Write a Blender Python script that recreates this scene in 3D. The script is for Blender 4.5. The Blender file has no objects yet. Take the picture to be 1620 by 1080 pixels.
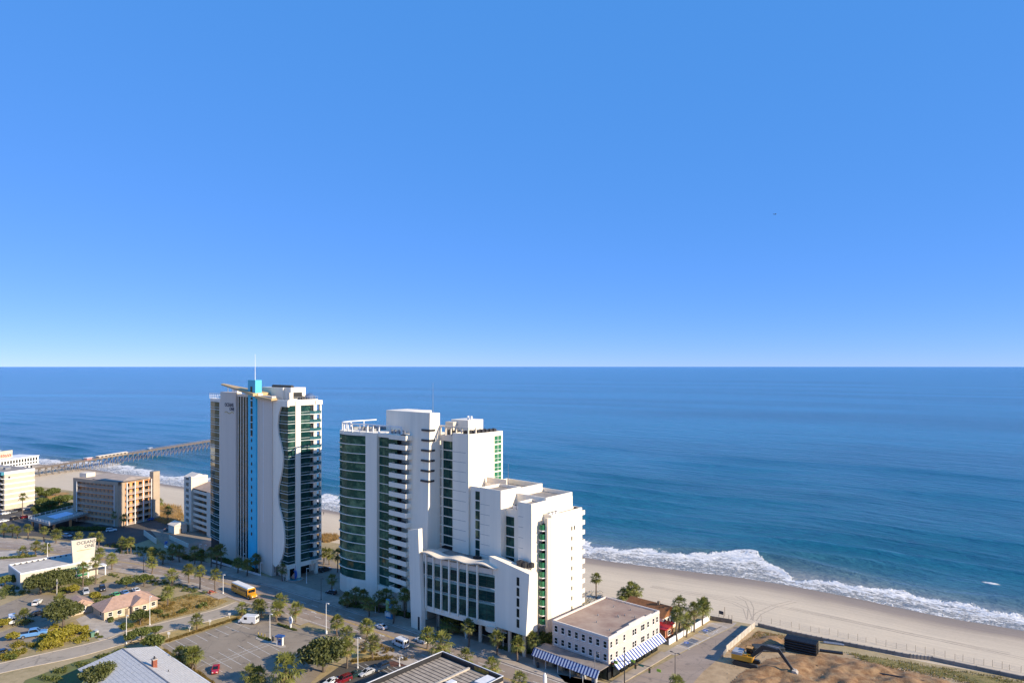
import bpy, bmesh, math, random
from mathutils import Vector, Matrix, noise
random.seed(7)
C = bpy.context.scene.collection
scn = bpy.context.scene
# ---------------------------------------------------------------- camera, sky, sun
H = 82.0; F = 1080.0; HZ = 579.0
cam_d = bpy.data.cameras.new('camera'); cam = bpy.data.objects.new('camera', cam_d); C.objects.link(cam)
cam.location = (0, 0, H); cam.rotation_euler = (math.pi/2, 0, 0)
cam_d.lens = 24; cam_d.sensor_width = 36; cam_d.shift_y = 39/1620.0
cam_d.clip_start = 1; cam_d.clip_end = 120000
scn.camera = cam
SUN_EL = math.radians(25); SV = Vector((0.894, -0.448, 0)).normalized()
SUN_AZ = math.atan2(SV.x, SV.y)
w = bpy.data.worlds.new('World'); scn.world = w; w.use_nodes = True
nt = w.node_tree; bg = nt.nodes['Background']
sky = nt.nodes.new('ShaderNodeTexSky'); sky.sky_type = 'NISHITA'; sky.sun_disc = False
sky.sun_elevation = SUN_EL; sky.sun_rotation = SUN_AZ
sky.altitude = 0; sky.air_density = 0.45; sky.dust_density = 0.0; sky.ozone_density = 6.0
grade = nt.nodes.new('ShaderNodeVectorMath'); grade.operation = 'MULTIPLY_ADD'      # one even tint over the whole sky
grade.inputs[1].default_value = (.50, .34, .38); grade.inputs[2].default_value = (0.25, 1.28, 3.4)
nt.links.new(sky.outputs[0], grade.inputs[0]); nt.links.new(grade.outputs[0], bg.inputs[0]); bg.inputs[1].default_value = 0.13
sd = bpy.data.lights.new('sun', 'SUN'); sun = bpy.data.objects.new('sun', sd); C.objects.link(sun)
sd.energy = 4.8; sd.angle = math.radians(0.53); sd.color = (1.0, 0.85, 0.64)
tosun = Vector((SV.x*math.cos(SUN_EL), SV.y*math.cos(SUN_EL), math.sin(SUN_EL)))
sun.rotation_euler = tosun.to_track_quat('Z', 'Y').to_euler()
scn.view_settings.view_transform = 'Standard'; scn.view_settings.look = 'None'
scn.view_settings.exposure = 0.6; scn.view_settings.gamma = 1.0
scn.render.engine = 'CYCLES'

# ---------------------------------------------------------------- helpers
SEA = -2.5
def G(x, y, h=0.0):
    """ground point seen at photo pixel x,y on the level plane z=h"""
    Z = (H-h)*F/(y-HZ)
    return Vector(((x-810)/F*Z, Z, h))
UX, UY = 0.664, 0.748                      # street grid: u towards the sea, v along the street to the left
def uv(v, u, z=0.0): return Vector((u*UX - v*UY, u*UY + v*UX, z))
def vu(p): return (-p.x*UY + p.y*UX, p.x*UX + p.y*UY)
def v_at(x, u):                             # v on the plane u=const seen in photo column x
    k = (x-810)/F; Z = u/(UY+UX*k); return Z*(UX-UY*k)
def z_at(x, y, u):                          # height on the plane u=const seen at pixel
    k = (x-810)/F; Z = u/(UY+UX*k); return H-(y-HZ)*Z/F
GRID = -math.atan2(UX, UY)                  # rotation of a local frame whose x runs right along the street, y to the sea

def node_mat(name):
    m = bpy.data.materials.new(name); m.use_nodes = True
    return m, m.node_tree, m.node_tree.nodes['Principled BSDF']
def N(nt, typ, **kw):
    n = nt.nodes.new(typ)
    for k, v in kw.items():
        if k.startswith('i_'): n.inputs[k[2:].replace('_', ' ')].default_value = v
        else: setattr(n, k, v)
    return n
MATS = {}
def mat(name, col, rough=0.7, var=0.12, scale=0.6, bump=0.0, bscale=8.0, metal=0.0, col2=None, spec=None, rnd=0.0, streak=False):
    if name in MATS: return MATS[name]
    m, nt, b = node_mat(name); L = nt.links.new
    tc = N(nt, 'ShaderNodeTexCoord')
    geo = N(nt, 'ShaderNodeNewGeometry')
    nz = N(nt, 'ShaderNodeTexNoise', i_Scale=scale, i_Detail=6.0, i_Roughness=0.65)
    if streak:      # rain streaks run down the wall
        mp = N(nt, 'ShaderNodeMapping'); mp.inputs['Scale'].default_value = (1, 1, .05); L(geo.outputs['Position'], mp.inputs[0]); L(mp.outputs[0], nz.inputs['Vector'])
    else: L(geo.outputs['Position'], nz.inputs['Vector'])
    mx = N(nt, 'ShaderNodeMix', data_type='RGBA')
    c2 = col2 if col2 else tuple(c*(1-2.2*var) for c in col)
    c1 = col if col2 else tuple(min(1, c*(1+var*.6)) for c in col)
    mx.inputs['A'].default_value = (*c1, 1); mx.inputs['B'].default_value = (*c2, 1)
    rp = N(nt, 'ShaderNodeMapRange'); rp.inputs['From Min'].default_value = .35; rp.inputs['From Max'].default_value = .7
    L(nz.outputs['Fac'], rp.inputs['Value']); L(rp.outputs[0], mx.inputs['Factor'])
    out = mx.outputs['Result']
    if rnd:
        oi = N(nt, 'ShaderNodeObjectInfo'); hs = N(nt, 'ShaderNodeHueSaturation')
        mr = N(nt, 'ShaderNodeMapRange'); mr.inputs['To Min'].default_value = 1-rnd; mr.inputs['To Max'].default_value = 1+rnd
        L(oi.outputs['Random'], mr.inputs['Value']); L(mr.outputs[0], hs.inputs['Value']); L(out, hs.inputs['Color']); out = hs.outputs['Color']
    L(out, b.inputs['Base Color'])
    b.inputs['Roughness'].default_value = rough; b.inputs['Metallic'].default_value = metal
    if spec is not None: b.inputs['Specular IOR Level'].default_value = spec
    if bump:
        n2 = N(nt, 'ShaderNodeTexNoise', i_Scale=bscale, i_Detail=4.0); L(geo.outputs['Position'], n2.inputs['Vector'])
        bp = N(nt, 'ShaderNodeBump', i_Strength=bump, i_Distance=0.1); L(n2.outputs['Fac'], bp.inputs['Height']); L(bp.outputs[0], b.inputs['Normal'])
    MATS[name] = m; return m

class MB:
    def __init__(s): s.v = []; s.f = []
    def add(s, vs, fs):
        o = len(s.v); s.v += [tuple(p) for p in vs]; s.f += [tuple(i+o for i in f) for f in fs]; return s
    def box(s, x0, x1, y0, y1, z0, z1):
        if x0 > x1: x0, x1 = x1, x0
        if y0 > y1: y0, y1 = y1, y0
        return s.add([(x0,y0,z0),(x1,y0,z0),(x1,y1,z0),(x0,y1,z0),(x0,y0,z1),(x1,y0,z1),(x1,y1,z1),(x0,y1,z1)],
                     [(0,3,2,1),(4,5,6,7),(0,1,5,4),(1,2,6,5),(2,3,7,6),(3,0,4,7)])
    def prism(s, poly, z0, z1):
        a = sum(poly[i][0]*poly[(i+1)%len(poly)][1]-poly[(i+1)%len(poly)][0]*poly[i][1] for i in range(len(poly)))
        if a < 0: poly = poly[::-1]
        n = len(poly)
        zz0 = z0 if callable(z0) else (lambda x, y: z0); zz1 = z1 if callable(z1) else (lambda x, y: z1)
        vs = [(p[0], p[1], zz0(p[0], p[1])) for p in poly]+[(p[0], p[1], zz1(p[0], p[1])) for p in poly]
        return s.add(vs, [tuple(range(n))[::-1], tuple(range(n, 2*n))]+[(i, (i+1)%n, n+(i+1)%n, n+i) for i in range(n)])
    def vprism(s, poly, axis, a0, a1):
        """polygon in (t,z) extruded along an axis: axis 'y' -> t is x"""
        n = len(poly)
        if axis == 'y': vs = [(p[0], a0, p[1]) for p in poly]+[(p[0], a1, p[1]) for p in poly]
        else: vs = [(a0, p[0], p[1]) for p in poly]+[(a1, p[0], p[1]) for p in poly]
        return s.add(vs, [tuple(range(n)), tuple(range(n, 2*n))[::-1]]+[(i, n+i, n+(i+1)%n, (i+1)%n) for i in range(n)])
    def tube(s, p, q, r, n=6, r2=None):
        p = Vector(p); q = Vector(q); r2 = r if r2 is None else r2
        d = (q-p).normalized(); a = d.orthogonal().normalized(); b = d.cross(a)
        vs = []
        for c, rr in ((p, r), (q, r2)):
            for i in range(n):
                t = 2*math.pi*i/n; vs.append(c+(a*math.cos(t)+b*math.sin(t))*rr)
        return s.add(vs, [(i, (i+1)%n, n+(i+1)%n, n+i) for i in range(n)]+[tuple(range(n))[::-1], tuple(range(n, 2*n))])
    def lathe(s, prof, n=10, c=(0, 0, 0)):
        vs = []
        for r, z in prof:
            for i in range(n):
                t = 2*math.pi*i/n; vs.append((c[0]+r*math.cos(t), c[1]+r*math.sin(t), c[2]+z))
        fs = [(k*n+i, k*n+(i+1)%n, (k+1)*n+(i+1)%n, (k+1)*n+i) for k in range(len(prof)-1) for i in range(n)]
        return s.add(vs, fs+[tuple(range(n))[::-1], tuple(range((len(prof)-1)*n, len(prof)*n))])
    def loft(s, rings):
        n = len(rings[0]); vs = [p for r in rings for p in r]
        fs = [(k*n+i, k*n+(i+1)%n, (k+1)*n+(i+1)%n, (k+1)*n+i) for k in range(len(rings)-1) for i in range(n)]
        return s.add(vs, fs+[tuple(range(n))[::-1], tuple(range((len(rings)-1)*n, len(rings)*n))])
    def ribbon(s, A, B):
        n = len(A); return s.add(list(A)+list(B), [(i, i+1, n+i+1, n+i) for i in range(n-1)])
    def mesh(s, name, m):
        me = bpy.data.meshes.new(name); me.from_pydata(s.v, [], s.f); me.materials.append(m); me.update(); return me
    def build(s, name, m, parent=None, smooth=False):
        me = s.mesh(name, m)
        bm = bmesh.new(); bm.from_mesh(me); bmesh.ops.recalc_face_normals(bm, faces=bm.faces)
        bm.to_mesh(me); bm.free()
        if smooth: me.shade_smooth()
        return link(name, me, parent)
def link(name, me, parent=None):
    o = bpy.data.objects.new(name, me); C.objects.link(o); o.parent = parent; return o
def tag(o, label, cat, group=None):
    o['label'] = label; o['category'] = cat
    if group: o['group'] = group
    return o
def thing(name, label, cat, loc=(0, 0, 0), rz=0, group=None):
    o = bpy.data.objects.new(name, None); C.objects.link(o); o.empty_display_size = .5
    o.location = loc; o.rotation_euler = (0, 0, rz); return tag(o, label, cat, group)
KIDS = {}
def kids(o):
    return [c for c in C.objects if c.parent == o]
def proto_tree(o):
    ks = kids(o); return (o, [(k, kids(k)) for k in ks])
def dup(tree, loc, rz, label, group=None, scale=1, cat=None, swap=None):
    o, ks = tree
    r = o.copy(); C.objects.link(r); r.location = loc; r.rotation_euler = (0, 0, rz); r.scale = (scale,)*3
    r['label'] = label
    if cat: r['category'] = cat
    if group: r['group'] = group
    for k, gs in ks:
        c = k.copy(); C.objects.link(c); c.parent = r
        if swap and k.data.name in swap: c.data = swap[k.data.name]
        for g in gs:
            d = g.copy(); C.objects.link(d); d.parent = c
    return r
def struct(o): o['kind'] = 'structure'; return o
ORD = ['first', 'second', 'third', 'fourth', 'fifth', 'sixth', 'seventh', 'eighth', 'ninth', 'tenth', 'eleventh', 'twelfth', 'thirteenth', 'fourteenth', 'fifteenth']

# ---------------------------------------------------------------- materials
WHITE = mat('white_stucco', (0.90, 0.81, 0.66), 0.75, 0.04, 0.35, 0.05, 3, streak=True)
CREAM = mat('cream_stucco', (0.74, 0.65, 0.52), 0.8, 0.05, 0.4, streak=True)
LAV = mat('pale_grey_stucco', (0.84, 0.75, 0.63), 0.8, 0.035, 0.35, streak=True)
GREYW = mat('grey_stucco', (0.70, 0.61, 0.51), 0.8, 0.035, 0.3, streak=True)
BLUE = mat('azure_paint', (0.02, 0.50, 0.74), 0.5, 0.05, 0.3)
TAN = mat('tan_panel', (0.55, 0.38, 0.18), 0.6, 0.08, 0.5)
ROOFG = mat('roof_gravel', (0.30, 0.27, 0.24), 0.95, 0.2, 0.5, 0.2, 6)
DARK = mat('dark_metal', (0.03, 0.03, 0.033), 0.5, 0.1, 1)
BLACK = mat('black_recess', (0.012, 0.014, 0.016), 0.6, 0.1, 1)
STEEL = mat('galvanised_steel', (0.35, 0.36, 0.37), 0.45, 0.1, 1, metal=0.6)
WPAINT = mat('white_paint', (0.78, 0.77, 0.74), 0.5, 0.05, 1)
CONC = mat('concrete', (0.46, 0.40, 0.33), 0.9, 0.14, 0.35, 0.1, 5)
PAVE = mat('pavement', (0.42, 0.35, 0.28), 0.9, 0.12, 0.3, 0.1, 5)
RUBBER = mat('tyre_rubber', (0.015, 0.015, 0.016), 0.85, 0.1, 1)
BROWNW = mat('weathered_wood', (0.27, 0.21, 0.15), 0.9, 0.2, 0.8)
LINE = mat('road_marking_white', (0.62, 0.60, 0.56), 0.8, 0.2, 1.5)
YLINE = mat('road_marking_yellow', (0.55, 0.36, 0.08), 0.8, 0.2, 1.5)
REDP = mat('red_paint', (0.45, 0.02, 0.02), 0.4, 0.05, 1)
MULCH = mat('red_mulch', (0.13, 0.055, 0.035), 0.95, 0.2, 2, 0.4, 10)
BARK = mat('palm_bark', (0.17, 0.13, 0.10), 0.95, 0.25, 3, 0.4, 12)

def glass(name, col, cur_refl=(0.25, 0.27, 0.2), cur_refl_amt=0.45, rough=0.06, sc=(0.5, 0.5, 0.33)):
    m, nt, b = node_mat(name); L = nt.links.new
    geo = N(nt, 'ShaderNodeNewGeometry'); mp = N(nt, 'ShaderNodeMapping'); mp.inputs['Scale'].default_value = sc
    L(geo.outputs['Position'], mp.inputs[0])
    wn = N(nt, 'ShaderNodeTexNoise', i_Scale=1.0, i_Detail=3.0, i_Roughness=0.7); L(mp.outputs[0], wn.inputs['Vector'])
    oi = N(nt, 'ShaderNodeObjectInfo')
    ad = N(nt, 'ShaderNodeMath', operation='ADD'); L(wn.outputs['Fac'], ad.inputs[0])
    m2 = N(nt, 'ShaderNodeMath', operation='MULTIPLY'); L(oi.outputs['Random'], m2.inputs[0]); m2.inputs[1].default_value = 0.18; L(m2.outputs[0], ad.inputs[1])
    rp = N(nt, 'ShaderNodeMapRange'); rp.inputs['From Min'].default_value = .56; rp.inputs['From Max'].default_value = .82; rp.inputs['To Max'].default_value = cur_refl_amt
    L(ad.outputs[0], rp.inputs['Value'])
    mx = N(nt, 'ShaderNodeMix', data_type='RGBA'); mx.inputs['A'].default_value = (*col, 1); mx.inputs['B'].default_value = (*cur_refl, 1)
    L(rp.outputs[0], mx.inputs['Factor']); L(mx.outputs['Result'], b.inputs['Base Color'])
    b.inputs['Roughness'].default_value = rough; b.inputs['IOR'].default_value = 1.36; b.inputs['Specular Tint'].default_value = (0.45, 0.9, 0.75, 1)
    n2 = N(nt, 'ShaderNodeTexNoise', i_Scale=0.35, i_Detail=1.0); L(geo.outputs['Position'], n2.inputs['Vector'])
    bp = N(nt, 'ShaderNodeBump', i_Strength=0.06, i_Distance=0.3); L(n2.outputs['Fac'], bp.inputs['Height']); L(bp.outputs[0], b.inputs['Normal'])
    MATS[name] = m; return m
GGREEN = glass('green_glass', (0.016, 0.07, 0.05), (0.17, 0.27, 0.15), .85, sc=(.22, .22, .3))  # lighter green patches put reflections into the colour, along with curtains
GTEAL = glass('teal_glass', (0.008, 0.036, 0.036), (0.06, 0.14, 0.10), .7, sc=(.3, .3, .33))
GBRIGHT = glass('bright_green_glass', (0.03, 0.16, 0.08), (0.12, 0.28, 0.14))
GDARK = glass('dark_window_glass', (0.01, 0.013, 0.015), (0.10, 0.10, 0.09))
GCAR = mat('car_glass', (0.012, 0.014, 0.016), 0.08, 0.05, 1)
# ---------------------------------------------------------------- coast: sea, beach, ground
PAIRS = [((1620,998),(1620,1074)), ((1478,973),(1460,1046)), ((1322,940),(1300,1012)), ((1184,915.6),(1190,987)), ((1078,902),(1090,972)),
         ((927,882),(950,950)), ((700,842),(735,900)), ((520,807),(550,862)), ((288,770),(300,815)), ((245,763),(250,800)), ((157,744),(112,776)), ((42,732),(20,764))]
shore = [G(*a, SEA) for a, b in PAIRS]; land = [G(*b, 0) for a, b in PAIRS]
def ext(pts, first, last):
    a = pts[0]+(pts[0]-pts[2]).normalized()*first; b = pts[-1]+(pts[-1]-pts[-4]).normalized()*last
    a1 = pts[0]+(a-pts[0])*.13; b1 = pts[-1]+(b-pts[-1])*.13
    return [a+(a-pts[0])*6, a, a1]+pts+[b1, b, b+(b-pts[-1])*6]
shore = ext(shore, 300, 400); land = ext(land, 300, 400)
def catmull(pts, n):
    out = []
    for i in range(len(pts)-1):
        p0 = pts[max(i-1, 0)]; p1 = pts[i]; p2 = pts[i+1]; p3 = pts[min(i+2, len(pts)-1)]
        k = n if 2 < i < len(pts)-4 else n//2
        for j in range(k):
            t = j/k
            if i < 3 or i > len(pts)-5: out.append(p1.lerp(p2, t)); continue
            out.append(0.5*((2*p1)+(p2-p0)*t+(2*p0-5*p1+4*p2-p3)*t*t+(3*p1-p0-3*p2+p3)*t**3))
    return out+[pts[-1]]
SH = catmull(shore, 44); LA = catmull(land, 44); NC = len(SH)
for p in SH: p.z = SEA
arc = [0.0]
for i in range(1, NC): arc.append(arc[-1]+(SH[i]-SH[i-1]).length)
arc0 = arc[66]
def fan(i):
    s = arc[i]-arc0
    a = 30.0
    if s < 0: a += min(70, -s/25.0)
    L = arc[-1]-arc0-2600
    if s > 500: a -= min(95, (s-500)/22.0)
    return Vector((math.sin(math.radians(a)), math.cos(math.radians(a)), 0))
def swell(s, d):
    z = 0.0
    for k, d0 in enumerate((34, 52, 76, 104, 138, 175, 216, 262, 312, 370)):
        n = noise.noise(Vector((s/85.0, k*7.3, 1.7))); n2 = noise.noise(Vector((s/60.0, k*3.1, 9.2)))
        c = d0+9*n2; A = max(0.0, 0.45+1.2*n)*(1.7 if k < 4 else 1.1)*math.exp(-k*0.05)
        x = d-c; wd = (3.2 if x < 0 else 7.0)+k*0.5
        z += A*math.exp(-(x/wd)**2)
    return z
ds = [-3, -1.5, 0]+[i*0.9 for i in range(1, 70)]+[63+i*2.2 for i in range(1, 70)]+[217+i*6 for i in range(1, 40)]
d = ds[-1]; st = 8
while d < 90000: st *= 1.22; d += st; ds.append(d)
mb = MB(); uvs = []
for i in range(NC):
    D = fan(i); s = arc[i]-arc0
    for d in ds:
        p = SH[i]+D*d
        z = SEA+(swell(s, d)*min(1, max(0, (d-8)/20)) if d < 480 and -400 < s < 1500 else 0)+(0.0 if d > 0 else 0.0)
        mb.v.append((p.x, p.y, z)); uvs.append((s, d))
R = len(ds)
for i in range(NC-1):
    for j in range(R-1): mb.f.append((i*R+j, i*R+j+1, (i+1)*R+j+1, (i+1)*R+j))
def set_uv(me, uvs):
    l = me.uv_layers.new(name='UVMap')
    vi = [0]*len(me.loops); me.loops.foreach_get('vertex_index', vi)
    flat = []
    for k in vi: flat += uvs[k]
    l.data.foreach_set('uv', flat)

def sea_mat():
    m, nt, b = node_mat('sea_water'); L = nt.links.new
    uvn = N(nt, 'ShaderNodeUVMap'); sp = N(nt, 'ShaderNodeSeparateXYZ'); L(uvn.outputs[0], sp.inputs[0])
    S, Dd = sp.outputs[0], sp.outputs[1]
    def math_(op, a, bb=None, c=None):
        n = N(nt, 'ShaderNodeMath', operation=op)
        for k, q in enumerate((a, bb, c)):
            if q is None: continue
            if isinstance(q, (int, float)): n.inputs[k].default_value = q
            else: L(q, n.inputs[k])
        return n.outputs[0]
    def mr(val, a, bb, lo=0.0, hi=1.0, smooth=True):
        n = N(nt, 'ShaderNodeMapRange'); n.interpolation_type = 'SMOOTHSTEP' if smooth else 'LINEAR'
        L(val, n.inputs['Value'])
        for k, q in (('From Min', a), ('From Max', bb), ('To Min', lo), ('To Max', hi)):
            if isinstance(q, (int, float)): n.inputs[k].default_value = q
            else: L(q, n.inputs[k])
        return n.outputs[0]
    def nz(sx, sy, detail=4.0, rough=0.55, off=0.0, typ='ShaderNodeTexNoise', **kw):
        mp = N(nt, 'ShaderNodeMapping'); mp.inputs['Scale'].default_value = (sx, sy, 1); mp.inputs['Location'].default_value = (off, off*.7, 0)
        L(uvn.outputs[0], mp.inputs[0]); n = N(nt, typ, i_Scale=1.0, **kw)
        if typ == 'ShaderNodeTexNoise': n.inputs['Detail'].default_value = detail; n.inputs['Roughness'].default_value = rough
        L(mp.outputs[0], n.inputs['Vector']); return n
    # depth colour: sandy shallows, teal, deep blue
    cr = N(nt, 'ShaderNodeValToRGB'); t = mr(Dd, 0, 1400, smooth=False); L(t, cr.inputs[0])
    e = cr.color_ramp.elements; e[0].position = 0.0; e[0].color = (0.36, 0.34, 0.29, 1); e[1].position = 1.0; e[1].color = (0.02, 0.15, 0.25, 1)
    for p, c in ((0.011, (0.28, 0.29, 0.27, 1)), (0.019, (0.12, 0.20, 0.22, 1)), (0.028, (0.04, 0.14, 0.18, 1)), (0.05, (0.010, 0.125, 0.18, 1)), (0.25, (0.018, 0.15, 0.24, 1))):
        q = e.new(p); q.color = c
    patch = nz(0.0011, 0.0035, 4, 0.6, 3.0)
    mx = N(nt, 'ShaderNodeMix', data_type='RGBA', blend_type='MULTIPLY'); mx.inputs['Factor'].default_value = 1
    L(cr.outputs[0], mx.inputs['A'])
    g = N(nt, 'ShaderNodeCombineColor'); pv = mr(patch.outputs['Fac'], .3, .7, .75, 1.25); [L(pv, g.inputs[k]) for k in range(3)]
    L(g.outputs[0], mx.inputs['B'])
    # foam: outer breaker edge wanders along the shore, lace inside
    wn = nz(0.016, 0.0, 3, 0.55, 5.3); outer = mr(wn.outputs['Fac'], .3, .7, 16.0, 36.0)
    def hump(c, w_, amp):
        q = math_('DIVIDE', math_('SUBTRACT', S, c), w_); return math_('MULTIPLY', math_('EXPONENT', math_('MULTIPLY', math_('MULTIPLY', q, q), -1.0)), amp)
    outer = math_('ADD', outer, math_('ADD', hump(arc[210]-arc0, 17.0, 17.0), hump(arc[172]-arc0, 13.0, -9.0)))     # one breaker running ahead, a lull beside it
    wob = nz(0.12, 0.05, 5, 0.65, 11.0); wv = mr(wob.outputs['Fac'], .25, .75, -6.0, 6.0, False)
    dd = math_('ADD', Dd, wv)
    inside = mr(math_('SUBTRACT', outer, dd), -0.5, 1.5)
    rel = math_('DIVIDE', dd, outer)
    lace = nz(0.55, 1.0, 6, 0.72, 2.0); lace2 = nz(0.13, 0.32, 4, 0.6, 8.0)
    lf = math_('ADD', math_('MULTIPLY', lace.outputs['Fac'], 0.62), math_('MULTIPLY', lace2.outputs['Fac'], 0.38))
    thr = mr(rel, 0.1, 1.0, 0.50, 0.38)
    lacem = mr(math_('SUBTRACT', lf, thr), -0.02, 0.07)
    foam = math_('MULTIPLY', inside, lacem)
    edge = math_('MULTIPLY', mr(rel, 0.80, 0.94), inside)
    foam = math_('MAXIMUM', foam, math_('MULTIPLY', edge, mr(lf, .36, .5)))
    # second bore line
    l2 = math_('ABSOLUTE', math_('SUBTRACT', rel, 0.42)); foam = math_('MAXIMUM', foam, math_('MULTIPLY', mr(l2, 0.09, 0.0), mr(lf, .40, .52)))
    swash = math_('MULTIPLY', mr(math_('ABSOLUTE', math_('SUBTRACT', dd, 1.6)), 1.3, 0.3), mr(lf, .42, .5)); foam = math_('MAXIMUM', foam, swash)
    # stray whitecaps
    cap = nz(0.03, 0.10, 2, 0.5, 21.0); capm = math_('MULTIPLY', mr(cap.outputs['Fac'], .78, .82), mr(Dd, 120, 60)); foam = math_('MAXIMUM', foam, capm)
    sx_ = math_('DIVIDE', math_('SUBTRACT', S, 4.0), 3.2); sy_ = math_('DIVIDE', math_('SUBTRACT', Dd, 53.0), 1.5)      # a lone small breaker
    lone = mr(math_('ADD', math_('ADD', math_('MULTIPLY', sx_, sx_), math_('MULTIPLY', sy_, sy_)), math_('MULTIPLY', lf, 3.0)), 2.5, 1.9); foam = math_('MAXIMUM', foam, lone)
    fm = N(nt, 'ShaderNodeMix', data_type='RGBA'); L(foam, fm.inputs['Factor']); L(mx.outputs['Result'], fm.inputs['A']); fm.inputs['B'].default_value = (0.78, 0.77, 0.74, 1)
    L(fm.outputs['Result'], b.inputs['Base Color'])
    ro = mr(foam, 0, 1, 0.16, 0.9); L(ro, b.inputs['Roughness']); b.inputs['IOR'].default_value = 1.33
    # ripples
    h1 = nz(0.05, 0.16, 6, 0.62, 1.0); h2 = nz(0.012, 0.045, 3, 0.5, 4.0); h3 = nz(0.5, 0.9, 3, 0.6, 7.0)
    hh = math_('ADD', math_('ADD', math_('MULTIPLY', h1.outputs['Fac'], 4.2), math_('MULTIPLY', h2.outputs['Fac'], 4.5)), math_('MULTIPLY', h3.outputs['Fac'], 0.35))
    hh = math_('ADD', hh, math_('MULTIPLY', foam, 0.5))
    bp = N(nt, 'ShaderNodeBump', i_Strength=1.0, i_Distance=1.0); L(hh, bp.inputs['Height']); L(bp.outputs[0], b.inputs['Normal'])
    return m
me = mb.mesh('sea', sea_mat()); set_uv(me, uvs); me.shade_smooth()
struct(link('sea', me))

# beach sheet: from the dune line down under the water
def sand_mat():
    m, nt, b = node_mat('beach_sand'); L = nt.links.new
    uvn = N(nt, 'ShaderNodeUVMap'); sp = N(nt, 'ShaderNodeSeparateXYZ'); L(uvn.outputs[0], sp.inputs[0])
    def nz(sx, sy, det, off):
        mp = N(nt, 'ShaderNodeMapping'); mp.inputs['Scale'].default_value = (sx, sy, 1); mp.inputs['Location'].default_value = (off, off, 0)
        L(uvn.outputs[0], mp.inputs[0]); n = N(nt, 'ShaderNodeTexNoise', i_Scale=1.0, i_Detail=det, i_Roughness=0.6); L(mp.outputs[0], n.inputs['Vector']); return n.outputs['Fac']
    a = nz(0.03, 0.9, 5, 1); g = nz(0.9, 1.2, 4, 5); wob = nz(0.03, 0.05, 3, 9)
    cr = N(nt, 'ShaderNodeValToRGB')
    ad = N(nt, 'ShaderNodeMath', operation='MULTIPLY_ADD'); L(wob, ad.inputs[0]); ad.inputs[1].default_value = 10.0; L(sp.outputs[1], ad.inputs[2])
    mr = N(nt, 'ShaderNodeMapRange'); mr.inputs['From Min'].default_value = -60; mr.inputs['From Max'].default_value = 10; L(ad.outputs[0], mr.inputs['Value']); L(mr.outputs[0], cr.inputs[0])
    e = cr.color_ramp.elements; e[0].position = 0; e[0].color = (0.60, 0.49, 0.345, 1); e[1].position = 1; e[1].color = (0.22, 0.175, 0.13, 1)
    for p, c in ((0.55, (0.64, 0.525, 0.37, 1)), (0.72, (0.52, 0.42, 0.30, 1)), (0.82, (0.33, 0.255, 0.185, 1))):
        q = e.new(p); q.color = c
    ml = N(nt, 'ShaderNodeMix', data_type='RGBA', blend_type='MULTIPLY'); ml.inputs['Factor'].default_value = 1; L(cr.outputs[0], ml.inputs['A'])
    m3 = N(nt, 'ShaderNodeMapRange'); m3.inputs['From Min'].default_value = .3; m3.inputs['From Max'].default_value = .7; m3.inputs['To Min'].default_value = .80; m3.inputs['To Max'].default_value = 1.1
    av = N(nt, 'ShaderNodeMath', operation='MULTIPLY_ADD'); L(g, av.inputs[0]); av.inputs[1].default_value = 0.35
    m4 = N(nt, 'ShaderNodeMath', operation='MULTIPLY'); L(a, m4.inputs[0]); m4.inputs[1].default_value = 0.65; L(m4.outputs[0], av.inputs[2])
    L(av.outputs[0], m3.inputs['Value']); cc = N(nt, 'ShaderNodeCombineColor'); [L(m3.outputs[0], cc.inputs[k]) for k in range(3)]
    L(cc.outputs[0], ml.inputs['B']); L(ml.outputs['Result'], b.inputs['Base Color'])
    rr = N(nt, 'ShaderNodeMapRange'); rr.inputs['From Min'].default_value = -9; rr.inputs['From Max'].default_value = -2; rr.inputs['To Min'].default_value = .95; rr.inputs['To Max'].default_value = .7
    L(ad.outputs[0], rr.inputs['Value']); L(rr.outputs[0], b.inputs['Roughness'])
    bp = N(nt, 'ShaderNodeBump', i_Strength=0.5, i_Distance=0.25); L(av.outputs[0], bp.inputs['Height']); L(bp.outputs[0], b.inputs['Normal'])
    return m
rows = [0, .02, .06, .12, .2, .3, .4, .5, .6, .7, .8, .9, 1.0]
mb = MB(); uvs = []
for i in range(NC):
    W = (SH[i]-LA[i]).length; s = arc[i]-arc0
    for t in rows:
        p = LA[i].lerp(SH[i], t); z = SEA*(t**1.15)+0.02
        if t > .03 and t < .95: z += 0.10*noise.noise(Vector((s/9, t*W/3.0, 0)))
        mb.v.append((p.x, p.y, z)); uvs.append((s, (t-1)*W))
    p = SH[i]+fan(i)*60; mb.v.append((p.x, p.y, SEA-3)); uvs.append((s, 60))
R = len(rows)+1
for i in range(NC-1):
    for j in range(R-1): mb.f.append((i*R+j, i*R+j+1, (i+1)*R+j+1, (i+1)*R+j))
SAND = sand_mat(); me = mb.mesh('beach', SAND); set_uv(me, uvs); me.shade_smooth(); struct(link('beach', me))

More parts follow.
